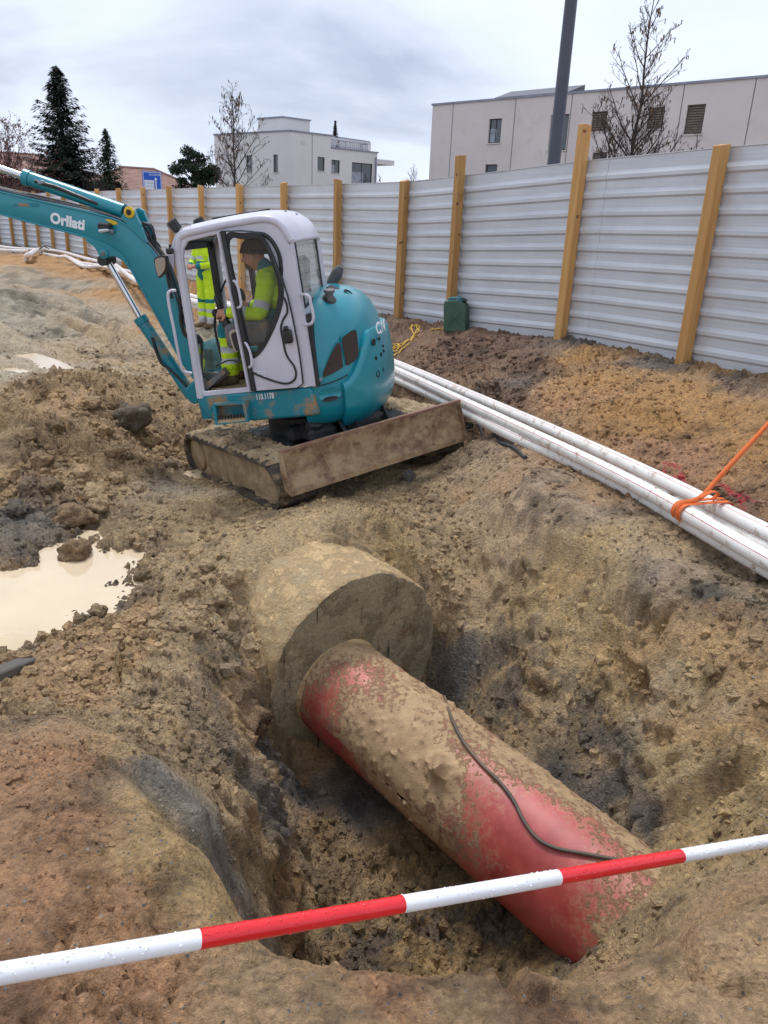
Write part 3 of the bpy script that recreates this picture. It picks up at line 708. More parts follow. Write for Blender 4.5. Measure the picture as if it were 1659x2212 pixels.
def concmat(name, c1, c2, mud, th, streak=0, cut=None):
    mt, nt, lk, bs = nodes_of(name)
    g = nt.new('ShaderNodeNewGeometry'); vec = g.outputs['Position']
    c = ramp(nt, lk, noise(nt, lk, vec, 7, 8, .65), .3, c1, .7, c2)
    f = ramp(nt, lk, noise(nt, lk, vec, 4.5, 9, .72), th-.07, (0,)*3+(1,), th+.07, (1,)*3+(1,))
    c = mixrgb(nt, lk, f, c, mud)
    if streak:
        mp = nt.new('ShaderNodeMapping'); mp.inputs['Scale'].default_value = (26, 26, 2.2); mp.inputs['Rotation'].default_value = (0, .18, 0); lk.new(vec, mp.inputs['Vector'])
        s = ramp(nt, lk, noise(nt, lk, mp.outputs[0], 1, 4, .5), .63, (0,)*3+(1,), .70, (streak,)*3+(1,)); c = mixrgb(nt, lk, s, c, (.02, .02, .018, 1))
    c = mixrgb(nt, lk, 1., c, ramp(nt, lk, noise(nt, lk, vec, 60, 6, .7), .3, (.72,.72,.72,1), .7, (1.2,1.2,1.2,1)), 'MULTIPLY')
    lk.new(mixrgb(nt, lk, 1., c, (1.25,1.25,1.2,1), 'MULTIPLY'), bs.inputs['Base Color']); bs.inputs['Roughness'].default_value = .6
    b = nt.new('ShaderNodeBump'); b.inputs['Strength'].default_value = .9; b.inputs['Distance'].default_value = .03
    h = mathn(nt, lk, 'ADD', noise(nt, lk, vec, 30, 8, .7), mathn(nt, lk, 'MULTIPLY', f, .8)); lk.new(h, b.inputs['Height']); lk.new(b.outputs[0], bs.inputs['Normal'])
    return mt
M_CONC = concmat('muddy concrete', lin(170,156,130), lin(214,180,132), lin(184,156,116), .47)
M_FACE = concmat('sawn concrete face', lin(132,122,102), lin(156,142,116), lin(138,116,84), .58, .85)
pipe_start = casing()

def redmat():
    mt, nt, lk, bs = nodes_of('red pipe under mud')
    g = nt.new('ShaderNodeNewGeometry'); vec = g.outputs['Position']
    a = nt.new('ShaderNodeAttribute'); a.attribute_name = 'mud'
    red = ramp(nt, lk, noise(nt, lk, vec, 5, 5), .3, lin(146, 34, 42), .7, lin(178, 68, 72))
    # mud sits where the attribute says, broken up by wiping streaks across the pipe
    mp = nt.new('ShaderNodeMapping'); mp.inputs['Rotation'].default_value = (0, 0, R_(42)); mp.inputs['Scale'].default_value = (28, 7, 7); lk.new(vec, mp.inputs['Vector'])
    st = noise(nt, lk, mp.outputs[0], 1, 8, .7)
    sp = noise(nt, lk, vec, 34, 8, .72)
    v = mathn(nt, lk, 'ADD', a.outputs['Fac'], mathn(nt, lk, 'ADD', mathn(nt, lk, 'MULTIPLY', mathn(nt, lk, 'SUBTRACT', st, .5), 1.1), mathn(nt, lk, 'MULTIPLY', mathn(nt, lk, 'SUBTRACT', sp, .5), 2.0)))
    f = ramp(nt, lk, v, .36, (0,)*3+(1,), .62, (1,)*3+(1,))
    film = ramp(nt, lk, v, -.05, (.10,)*3+(1,), .5, (.62,)*3+(1,))
    mud = ramp(nt, lk, noise(nt, lk, vec, 10, 8, .65), .3, lin(154,126,94), .7, lin(196,164,124))
    c = mixrgb(nt, lk, film, red, mud); c = mixrgb(nt, lk, f, c, mud)
    lk.new(c, bs.inputs['Base Color'])
    lk.new(ramp(nt, lk, f, 0, (.46,)*3+(1,), 1, (.74,)*3+(1,)), bs.inputs['Roughness'])
    b = nt.new('ShaderNodeBump'); b.inputs['Strength'].default_value = .9; b.inputs['Distance'].default_value = .010
    h = mathn(nt, lk, 'ADD', mathn(nt, lk, 'MULTIPLY', f, .35), mathn(nt, lk, 'MULTIPLY', noise(nt, lk, vec, 110, 7, .75), mathn(nt, lk, 'ADD', mathn(nt, lk, 'MULTIPLY', f, .9), .08)))
    lk.new(h, b.inputs['Height']); lk.new(b.outputs[0], bs.inputs['Normal'])
    return mt
def red_pipe():
    nu, ns = 150, 260; s0 = float((pipe_start-PC)@PD) - .3; s1 = 2.1*PK
    S = np.linspace(s0, s1, ns); T = np.linspace(0, 2*math.pi, nu+1)
    SM, TT = np.meshgrid(S, T, indexing='ij'); SS = SM/PK
    # mud: thick on the crown (t = pi/2), wiped bare towards the camera side near both ends, a clump in the middle
    up = np.sin(TT)
    side = np.cos(TT)                      # P1 points to the far side or the near side
    near = -side if (P1@np.array([0, -1, 0])) < 0 else side
    mud = .50 + .34*up + .25*fbm(SS*2.2, TT*1.6, None, 4, 3)
    mud -= .55*np.exp(-((SS+1.05)/.28)**2)*smooth(-.6, .5, near)
    mud -= .75*np.exp(-((SS-.50)/.42)**2)*np.exp(-((TT-(1.95 if near[0,0] < 0 else 1.2))/.55)**2)
    mud -= .75*np.exp(-((SS-.85)/.40)**2)*smooth(-.35, .35, near)*(up > -.5)
    mud += .35*np.exp(-((SS+.25)/.35)**2)*smooth(.0, .8, near)
    lump = np.clip(fbm(SS*22, TT*9, None, 4, 8)-.25, 0, 1)*np.clip(mud-.35, 0, .6)*.035
    cl = np.exp(-((SS-.02)/.12)**2)*np.exp(-((TT-(2.3 if near[0,0] < 0 else .84))/.22)**2); lump += cl*(.045+.05*fbm(SS*11, TT*5, None, 3, 12)); mud += cl
    Rr = PR + lump
    P = PC + SM[..., None]*PD + Rr[..., None]*(np.cos(TT)[..., None]*P1 + np.sin(TT)[..., None]*P2)
    root = empty('red_pipe', tuple(PC + PD*(-.2)))
    off = np.eye(4); off[:3, 3] = -(PC + PD*(-.2))
    b = MB(); b.grid(P); o = b.build('pipe_wall', redmat(), root, smooth=True, xf=off, fix=False)
    at = o.data.attributes.new('mud', 'FLOAT', 'POINT'); at.data.foreach_set('value', mud.ravel().astype(np.float32))
    tag(root, 'thick red pipe smeared with clay crossing the open pit', 'pipe')
    return near[0, 0]
pipe_flag = red_pipe()
def on_pipe(px, py, lift=.0):
    """point of the red pipe's surface seen at a pixel"""
    v = ray(px, py); w = EYE - PC; vp = v - PD*(v@PD); wp = w - PD*(w@PD); r = PR + lift
    a, b, c = vp@vp, 2*vp@wp, wp@wp - r*r
    D = b*b-4*a*c
    if D < 0: D = 0
    return EYE + v*((-b-math.sqrt(D))/(2*a))

# black cable lying along the pipe
pts = catmull([on_pipe(*p, lift=.014) for p in ((960,1505),(975,1550),(1000,1600),(1040,1650),(1080,1690),(1110,1730),(1130,1770),(1160,1810),(1200,1832),(1250,1842),(1310,1853),(1345,1860))], 6)
b = MB(); b.tube(pts, .0095, 8)
M_BLACK = pmat('black rubber', (.02,.02,.022,1), (.05,.05,.055,1), 20, .5, .75)
M_CABLE = pmat('muddy cable', (.03,.03,.035,1), lin(112,94,70), 2.6, .6)
tag(b.build('cable', M_CABLE, smooth=True), 'thin black cable lying along the top of the red pipe', 'cable')
# ------------------------------------------------------------------ hoarding: corrugated sheets on wooden posts
FH = 2.1
fl = FENCE[:, :2]; fseg = np.hypot(*np.diff(fl, axis=0).T); fcum = np.concatenate([[0], np.cumsum(fseg)])
def fence_at(s):
    return np.array([np.interp(s, fcum, FENCE[:, k]) for k in range(3)])
def fence_s(px, py):
    """arc length where the sight line crosses the fence in plan"""
    r = ray(px, py)[:2]
    for i in range(len(fl)-1):
        A = np.stack([r, fl[i]-fl[i+1]], 1)
        t, u = np.linalg.solve(A, fl[i])
        if t > 0 and 0 <= u <= 1: return fcum[i] + u*fseg[i]
    return None
def sheetmat():
    mt, nt, lk, bs = nodes_of('light grey coated steel')
    t = nt.new('ShaderNodeTexCoord'); vec = t.outputs['Object']
    mp = nt.new('ShaderNodeMapping'); mp.inputs['Scale'].default_value = (.6, .6, 60); lk.new(vec, mp.inputs['Vector'])
    c = ramp(nt, lk, noise(nt, lk, mp.outputs[0], 1, 5, .6), .3, lin(194,196,201), .7, lin(211,213,216))
    w = ramp(nt, lk, noise(nt, lk, vec, 1.4, 6, .65), .35, (.90,.90,.91,1), .7, (1.04,1.04,1.04,1)); c = mixrgb(nt, lk, 1., c, w, 'MULTIPLY')
    f = ramp(nt, lk, noise(nt, lk, vec, 9, 9, .75), .69, (0,)*3+(1,), .73, (.8,)*3+(1,)); c = mixrgb(nt, lk, f, c, lin(150,138,120))
    lk.new(c, bs.inputs['Base Color']); bs.inputs['Roughness'].default_value = .38; bs.inputs['Metallic'].default_value = .15
    return mt
M_SHEET = sheetmat()
def woodmat(name, a, b, dk):
    mt, nt, lk, bs = nodes_of(name)
    t = nt.new('ShaderNodeTexCoord'); vec = t.outputs['Object']
    oi = nt.new('ShaderNodeObjectInfo'); 
    ad = nt.new('ShaderNodeVectorMath'); ad.operation = 'ADD'; lk.new(vec, ad.inputs[0])
    cm = nt.new('ShaderNodeCombineXYZ'); lk.new(mathn(nt, lk, 'MULTIPLY', oi.outputs['Random'], 37.), cm.inputs[0]); lk.new(mathn(nt, lk, 'MULTIPLY', oi.outputs['Random'], 91.), cm.inputs[2]); lk.new(cm.outputs[0], ad.inputs[1]); vec = ad.outputs[0]
    mp = nt.new('ShaderNodeMapping'); mp.inputs['Scale'].default_value = (26, 26, 1.3); lk.new(vec, mp.inputs['Vector'])
    c = ramp(nt, lk, noise(nt, lk, mp.outputs[0], 1, 6, .6, .4), .3, a, .7, b)
    k = ramp(nt, lk, noise(nt, lk, vec, 3.2, 5, .7), .60, (0,)*3+(1,), .72, (.75,)*3+(1,)); c = mixrgb(nt, lk, k, c, dk)
    vo = nt.new('ShaderNodeTexVoronoi'); vo.inputs['Scale'].default_value = 4.3; lk.new(vec, vo.inputs['Vector'])
    kn = ramp(nt, lk, vo.outputs['Distance'], .07, (.85,)*3+(1,), .11, (0,)*3+(1,)); c = mixrgb(nt, lk, kn, c, lin(92,52,24))
    tone = ramp(nt, lk, oi.outputs['Random'], 0, (.72,.70,.66,1), 1, (1.08,1.08,1.08,1)); c = mixrgb(nt, lk, 1., c, tone, 'MULTIPLY')
    lk.new(c, bs.inputs['Base Color']); bs.inputs['Roughness'].default_value = .62
    bp = nt.new('ShaderNodeBump'); bp.inputs['Strength'].default_value = .35; bp.inputs['Distance'].default_value = .01
    lk.new(noise(nt, lk, mp.outputs[0], 1.5, 6), bp.inputs['Height']); lk.new(bp.outputs[0], bs.inputs['Normal'])
    return mt
M_POST = woodmat('yellow post wood', lin(186,134,70), lin(208,164,104), lin(142,94,50))
fence = empty('fence', tuple(FENCE[1]))
FO = -FENCE[1]
def sheet_profile():
    z, prof = 0., [(0, 0)]
    while z < FH-.205:
        for dz, dd in ((.094, 0), (.022, .021), (.036, .021), (.044, 0)): z += dz; prof.append((min(z, FH), dd))
    prof.append((FH-.012, 0)); prof.append((FH-.006, .012)); prof.append((FH, .012)); prof.append((FH, -.02))
    return prof
PROF = sheet_profile()
ptops = [(1573,311,0.),(1270,340,.36),(1006,372,.24),(885,388,.0),(742,391,.05),(623,395,.04),(526,398,.03),(443,401,.03),(374,404,.04),(316,407,.04),(263,408,.04),(216,410,.05),(180,412,.04),(141,413,.05),(109,415,.04),(78,415,.04),(49,417,.04),(21,418,.04),(-10,420,.05)]
ps = [fence_s(a, b) for a, b, _ in ptops]; ph = [c for *_, c in ptops]
ps = [ps[0]-2.0] + ps + [ps[-1]+1.9, ps[-1]+3.8]; ph = [.1] + ph + [.05, .05]
def sheet(s0, s1, lift=0.):
    S = np.arange(s0, s1+.001, (s1-s0)/max(2, int((s1-s0)/.5))); P = np.zeros((len(S), len(PROF), 3))
    for i, s in enumerate(S):
        p = fence_at(s); q = fence_at(s+.05)-fence_at(s-.05); n = np.array([q[1], -q[0], 0]); n /= -np.linalg.norm(n)
        if n[1] > 0: n = -n
        for j, (z, d) in enumerate(PROF):
            P[i, j] = p + FO + n*(d+lift+.006*math.sin(s*2.1+z*1.3)) + np.array([0, 0, z-.03])
    b = MB(); b.grid(P); o = b.build('sheet_panel', M_SHEET, fence, fix=False)
    sm = o.modifiers.new('thickness', 'SOLIDIFY'); sm.thickness = .003; sm.offset = 0
    return o
seam = fence_s(1303, 336)
cuts = [ps[0]-.6, seam]
for i in range(4, len(ps), 2): cuts.append(ps[i]-.12)
cuts[-1] = ps[-1]+.5
for i in range(len(cuts)-1): sheet(cuts[i]-(.12 if i else 0), cuts[i+1], .004*(i % 2))
for i, (s, h) in enumerate(zip(ps, ph)):
    p = fence_at(s); q = fence_at(s+.1)-fence_at(s-.1); t = q/np.linalg.norm(q); n = np.array([t[1], -t[0], 0]);
    if n[1] > 0: n = -n
    a = math.atan2(t[1], t[0]) + R_(RNG.uniform(-10, 10))
    w = .115; rot = rotz(a); lean = RNG.uniform(-.006, .006, 2)
    c0 = p + n*.105; b = MB()
    corners = [rot@np.array([sx*w/2, sy*w/2, 0]) for sx, sy in ((-1,-1),(1,-1),(1,1),(-1,1))]
    cut = RNG.uniform(-.015, .015)
    # post-local coordinates: origin at its foot
    top = FH + h
    lo = [c + np.array([0, 0, -.45]) for c in corners]; hi = [c + np.array([lean[0]*top, lean[1]*top, top + cut*(1 if k in (0, 1) else -1)]) for k, c in enumerate(corners)]
    b.hexa(lo+hi); o = b.build('post', M_POST, fence); o.location = Vector(c0 + FO + np.array([0, 0, -.02]))
    bv = o.modifiers.new('edge', 'BEVEL'); bv.width = .008; bv.segments = 2
tag(fence, 'long hoarding of ribbed light grey steel sheets on yellow wooden posts', 'fence')

# ------------------------------------------------------------------ white conduits with red stripes
def pipemat():
    mt, nt, lk, bs = nodes_of('white plastic conduit')
    g = nt.new('ShaderNodeNewGeometry'); vec = g.outputs['Position']
    c = ramp(nt, lk, noise(nt, lk, vec, 6, 5), .3, lin(224,220,212), .7, lin(238,236,232))
    f = ramp(nt, lk, noise(nt, lk, vec, 13, 9, .72), .54, (0,)*3+(1,), .66, (.8,)*3+(1,)); c = mixrgb(nt, lk, f, c, lin(158,130,96))
    d = ramp(nt, lk, noise(nt, lk, vec, 22, 6, .7), .735, (0,)*3+(1,), .76, (.9,)*3+(1,)); c = mixrgb(nt, lk, d, c, lin(58,52,50))
    lk.new(c, bs.inputs['Base Color']); bs.inputs['Roughness'].default_value = .35
    return mt
M_PIPE = pipemat(); M_STRIPE = pmat('red stripe', lin(188,50,66), lin(160,60,66), 9, .4, dirt=(lin(190,170,140), .62, 9))
def conduit(path, label, r=.054, roll=0., open_end=True):
    pts = catmull(path, 8); n = len(pts)
    tg = np.gradient(pts, axis=0); tg /= np.linalg.norm(tg, axis=1)[:, None]
    ang, st = [], []
    for k in range(4):
        a0 = roll + k*math.pi/2 + .4; w = .085
        ang += [a0, a0+w]; st += [1, 0]
        m = 5
        for j in range(1, m): ang.append(a0+w+(math.pi/2-w)*j/m); st.append(0)
    vs, fs, mi = [], [], []; K = len(ang)
    up = np.array([0, 0, 1.])
    for i in range(n):
        a = np.cross(tg[i], up); a /= np.linalg.norm(a); b_ = np.cross(a, tg[i])
        for t in ang: vs.append(pts[i] + r*(math.cos(t)*a + math.sin(t)*b_))
    for i in range(n-1):
        for k in range(K): fs.append((i*K+k, i*K+(k+1)%K, (i+1)*K+(k+1)%K, (i+1)*K+k)); mi.append(st[k])
    b = MB(); o0 = pts[0].copy(); b.add(np.array(vs)-o0, fs); b.mi = mi
    o = b.build('conduit', [M_PIPE, M_STRIPE], smooth=True, fix=True); o.location = Vector(o0)
    so = o.modifiers.new('wall', 'SOLIDIFY'); so.thickness = .004; so.offset = -1
    tag(o, label, 'conduit', 'white conduits laid along the hoarding'); return o
zh, zl = .03, -.055
def pth(pp, z): return [at_z(x, y, zz_ if len(q) else z) for (x, y, *q) in pp for zz_ in (q or [z])]
TAILR = [(560,682,.05),(480,662,.05)]
A_ = pth([(1900,1390),(1780,1300),(1659,1211),(1329,1025),(989,863),(837,793),(700,733,.03),(580,690,.04),(500,662,.06),(442,648,.08),(391,634,.08),(300,610,.20),(247,571.5,.20),(212,565,.20),(176,556,.20),(141,546,.20),(113,541.5,.20),(71,539,.20),(35,537,.20),(0,533,.20),(-60,526,.20)], zh)
B_ = pth([(1900,1318),(1780,1238),(1659,1151),(1329,990),(989,842),(837,779),(700,725,.03),(600,692,.04),(490,655,.06)], zh)
C_ = pth([(1900,1352),(1780,1268),(1659,1184),(1329,1014),(989,858),(837,792),(700,738,-.04),(560,694,-.02)], zl)
D_ = pth([(1900,1412),(1780,1318),(1659,1229),(1329,1042),(1108,942),(989,881),(837,810),(720,760,-.05),(600,710,-.03),(500,678,.0),(442,665,.05),(391,653,.05),(330,632,.05),(293,603,.12),(247,582,.15),(212,574,.16),(176,569,.16),(159,561,.16),(140,553,.16)], zl)
E_ = pth([(442,657),(391,644),(330,622),(293,592),(230,577),(180,575),(147,557),(124,554.5),(90,547.5)], .14)
F_ = pth([(62,543),(25,541.5),(0,539.5),(-60,532)], .16)
for L_ in (A_, B_, C_, D_):      # straight on past the picture's edge
    d_ = np.array(L_[2])-np.array(L_[3]); d_ /= np.linalg.norm(d_); L_[1] = np.array(L_[2])+d_*1.2; L_[0] = np.array(L_[2])+d_*3.4
    for k_ in (0, 1): L_[k_][2] = max(L_[k_][2], float(height(L_[k_][0], L_[k_][1]))+.05)
conduit(A_, 'white red-striped conduit on top of the bundle, running on past the digger', roll=.5)
conduit(B_, 'white red-striped conduit on the bank side of the bundle under the orange strap', roll=.1)
conduit(C_, 'white red-striped conduit squeezed between the two upper ones of the bundle', roll=.9)
conduit(D_, 'white red-striped conduit at the bottom of the bundle beside the mud strip', roll=.3)
conduit(E_, 'short white conduit with an open end below the wavy ones by the hoarding', roll=.3)
conduit(F_, 'white conduit leading off along the foot of the hoarding beyond the elbow', roll=.3)
g0 = hit(58, 571)
el = [g0 + np.array([0, 0, -.05]), g0 + np.array([.02, 0, .22])] + [at_z(66, 549, .35), at_z(80, 541, .30), at_z(100, 538.5, .2), at_z(118, 541, .12)]
o = conduit(el, 'bent white conduit elbow turning down into the mud by the hoarding', r=.075, roll=.7); del o['group']
# black cable ties at the elbow
b = MB(); p = at_z(82, 541.5, .3)
for q in ((112, 534, .33), (105, 537, .33), (92, 550, .1)):
    b.tube(catmull([p, (p+at_z(*q))/2 + np.array([0, 0, .1]), at_z(*q)], 4), .018, 6)
tag(b.build('cable', M_BLACK, smooth=True), 'black cable ends sticking up from the bent white conduit', 'cable')

# ------------------------------------------------------------------ buildings beyond the hoarding
def hdir(px, py):
    r = ray(px, py).copy(); r[2] = 0; return r/np.linalg.norm(r)
M_RENDER = pmat('off-white render', lin(205,196,192), lin(216,208,204), .35, .85, bump=.15, bscale=40, dirt=(lin(188,178,172), .66, .5, .12))
M_RENDER2 = pmat('pale render', lin(212,208,206), lin(222,219,218), .3, .85, bump=.1, bscale=40)
M_CAP = pmat('zinc flashing', lin(128,132,146), lin(150,152,164), 2, .5, metal=.4)
M_FRAME = pmat('dark window frame', (.03,.032,.036,1), (.05,.05,.055,1), 3, .45)
M_BLIND = pmat('brown slat blind', lin(98,84,76), lin(118,104,94), 4, .6)
M_SILL = pmat('light sill', lin(206,200,196), None, rough=.7)
M_JOINT = pmat('joint seal', lin(126,120,118), None, rough=.8)
def panemat(name, c):
    mt, nt, lk, bs = nodes_of(name); bs.inputs['Base Color'].default_value = c; bs.inputs['Roughness'].default_value = .05
    bs.inputs['Specular IOR Level'].default_value = .9; bs.inputs['Metallic'].default_value = .0; return mt
M_PANE = panemat('window pane', (.05, .06, .07, 1)); M_CURTAIN = pmat('curtain', lin(170,176,184), lin(120,126,136), 6, .8)
class Face:
    """a vertical facade: origin O, direction u to the right, n outwards"""
    def __init__(s, O, u): s.O = np.array([O[0], O[1], 0.]); s.u = np.array([u[0], u[1], 0.]); s.n = np.array([u[1], -u[0], 0.]); 
    def P(s, u, z, d=0.): return s.O + s.u*u + np.array([0, 0, z]) + s.n*d
    def px(s, x, y):
        p = on_wall(x, y, s.O, s.u); return float((p-s.O)@s.u), float(p[2])
    def rect(s, x0, y0, x1, y1):
        """u and z range of a pixel rectangle (measured at its centre lines)"""
        xm, ym = (x0+x1)/2, (y0+y1)/2
        return s.px(x0, ym)[0], s.px(x1, ym)[0], s.px(xm, y1)[1], s.px(xm, y0)[1]
def facade(F_, u0, u1, z0, z1, holes, deep=.16):
    b = MB(); us = sorted({u0, u1, *[h[0] for h in holes], *[h[1] for h in holes]}); zs = sorted({z0, z1, *[h[2] for h in holes], *[h[3] for h in holes]})
    for i in range(len(us)-1):
        for j in range(len(zs)-1):
            um, zm = (us[i]+us[i+1])/2, (zs[j]+zs[j+1])/2
            if any(h[0] < um < h[1] and h[2] < zm < h[3] for h in holes): continue
            b.add([F_.P(us[i], zs[j]), F_.P(us[i+1], zs[j]), F_.P(us[i+1], zs[j+1]), F_.P(us[i], zs[j+1])], [(0,1,2,3)])
    for a, c, z, y in holes:
        q = [F_.P(a, z), F_.P(c, z), F_.P(c, y), F_.P(a, y)]; r = [F_.P(a, z, -deep), F_.P(c, z, -deep), F_.P(c, y, -deep), F_.P(a, y, -deep)]
        b.add(q+r, [(0,1,5,4),(1,2,6,5),(2,3,7,6),(3,0,4,7)])
    return b
def window(F_, h, root, kind, off):
    a, c, z, y = h; fw = .05*min(1, (c-a)); d0 = -.14
    b = MB(); fa = lambda u, w: F_.P(u, w, d0) + off; fb = lambda u, w: F_.P(u, w, d0+.05) + off
    b.ring([(a,z),(c,z),(c,y),(a,y)], [(a+fw,z+fw),(c-fw,z+fw),(c-fw,y-fw),(a+fw,y-fw)], fa, fb)
    if kind == 'two':
        m_ = (a+c)/2; b.hexa([fa(m_-fw/2,z+fw), fa(m_+fw/2,z+fw), fb(m_+fw/2,z+fw), fb(m_-fw/2,z+fw), fa(m_-fw/2,y-fw), fa(m_+fw/2,y-fw), fb(m_+fw/2,y-fw), fb(m_-fw/2,y-fw)])
    w = b.build('window', M_FRAME, root)
    p = MB(); p.add([F_.P(a,z,d0+.02)+off, F_.P(c,z,d0+.02)+off, F_.P(c,y,d0+.02)+off, F_.P(a,y,d0+.02)+off], [(0,1,2,3)]); p.build('pane', M_PANE, w, fix=False)
    if kind in ('curtain', 'two'):
        p = MB(); u = a+fw; k = 0
        while u < a+(c-a)*.55:
            p.add([F_.P(u,z+fw,d0+.024+.01*(k%2))+off, F_.P(u+.07,z+fw,d0+.024+.01*((k+1)%2))+off, F_.P(u+.07,z+(y-z)*.6,d0+.024+.01*((k+1)%2))+off, F_.P(u,z+(y-z)*.6,d0+.024+.01*(k%2))+off], [(0,1,2,3)]); u += .07; k += 1
        p.build('curtain', M_CURTAIN, w, fix=False)
    if kind == 'blind':
        k = z
        while k < y-.03:
            p = MB(); p.hexa([F_.P(a+.02,k,-.06)+off, F_.P(c-.02,k,-.06)+off, F_.P(c-.02,k+.02,-.11)+off, F_.P(a+.02,k+.02,-.11)+off,
                              F_.P(a+.02,k+.01,-.06)+off, F_.P(c-.02,k+.01,-.06)+off, F_.P(c-.02,k+.085,-.10)+off, F_.P(a+.02,k+.085,-.10)+off])
            p.build('slat', M_BLIND, w); k += .1
    s = MB(); s.hexa([F_.P(a-.05,z-.05,0.002)+off, F_.P(c+.05,z-.05,0.002)+off, F_.P(c+.05,z-.05,.06)+off, F_.P(a-.05,z-.05,.06)+off,
                      F_.P(a-.05,z,0.002)+off, F_.P(c+.05,z,0.002)+off, F_.P(c+.05,z-.01,.06)+off, F_.P(a-.05,z-.01,.06)+off])
    s.build('sill', M_SILL, w)
    return w
# --- long block on the right
def block_right():
    P0 = at_d(935, 228, 42.); away = hdir(-1034, 395); f = Face(P0, -away)
    L = f.px(1659, 400)[0] + 9; top = P0[2]
    q = lambda x, y: (878.7+.4703*x, .4703*y)
    H = [(f.rect(*q(375,545), *q(433,657)), 'two'), (f.rect(*q(357,755), *q(412,866)), 'plain'), (f.rect(*q(655,526), *q(738,690)), 'plain'),
         (f.rect(*q(848,512), *q(918,604)), 'blind'), (f.rect(*q(1106,493), *q(1180,592)), 'blind'), (f.rect(*q(1280,480), *q(1364,616)), 'blind'),
         (f.rect(*q(848,700), *q(915,800)), 'blind'), (f.rect(*q(1270,700), *q(1350,830)), 'blind')]
    root = empty('apartment_block', (P0[0], P0[1], 0)); off = -np.array([P0[0], P0[1], 0])
    M4 = np.eye(4); M4[:3, 3] = off
    facade(f, 0, L, -.3, top, [h for h, _ in H]).build('front_wall', M_RENDER, root, xf=M4)
    b = MB(); D = 11.
    b.hexa([f.P(0,-.3,-.17), f.P(L,-.3,-.17), f.P(L,-.3,-D), f.P(0,-.3,-D), f.P(0,top-.004,-.17), f.P(L,top-.004,-.17), f.P(L,top-.004,-D), f.P(0,top-.004,-D)])
    b.build('core_wall', M_RENDER, root, xf=M4)
    b = MB(); b.hexa([f.P(0,-.3,0), f.P(-.004,-.3,0), f.P(-.004,-.3,-D), f.P(0,-.3,-.2), f.P(0,top,0), f.P(-.004,top,0), f.P(-.004,top,-D), f.P(0,top,-.2)]); b.build('end_wall', M_RENDER, root, xf=M4)
    b = MB(); b.hexa([f.P(-.06,top,.06), f.P(L,top,.06), f.P(L,top,-D), f.P(-.06,top,-D), f.P(-.06,top+.09,.06), f.P(L,top+.09,.06), f.P(L,top+.09,-D), f.P(-.06,top+.09,-D)])
    b.build('roof_edge', M_CAP, root, xf=M4)
    u0, z0 = f.px(*q(350,455)); u1, _ = f.px(*q(690,455))
    b = MB(); b.hexa([f.P(u0,top+.1,-1.0), f.P(u1,top+.1,-1.0), f.P(u1,top+.1,-2.4), f.P(u0,top+.1,-2.4), f.P(u0,top+.28,-1.0), f.P(u1,top+.28,-1.0), f.P(u1,top+.75,-2.4), f.P(u0,top+.75,-2.4)])
    b.build('roof_panel', pmat('solar panel', (.02,.022,.03,1), (.04,.04,.05,1), 3, .3), root, xf=M4)
    for x in (205, 488, 742, 1242, 1560):
        u = f.px(*q(x, 600))[0]; b = MB(); b.hexa([f.P(u,-.3,.001), f.P(u+.045,-.3,.001), f.P(u+.045,-.3,.006), f.P(u,-.3,.006), f.P(u,top,.001), f.P(u+.045,top,.001), f.P(u+.045,top,.006), f.P(u,top,.006)])
        b.build('wall_joint', M_JOINT, root, xf=M4)
    for h, k in H: window(f, h, root, k, off)
    tag(root, 'long flat-roofed off-white apartment block with brown window blinds behind the lamp post', 'building')
block_right()
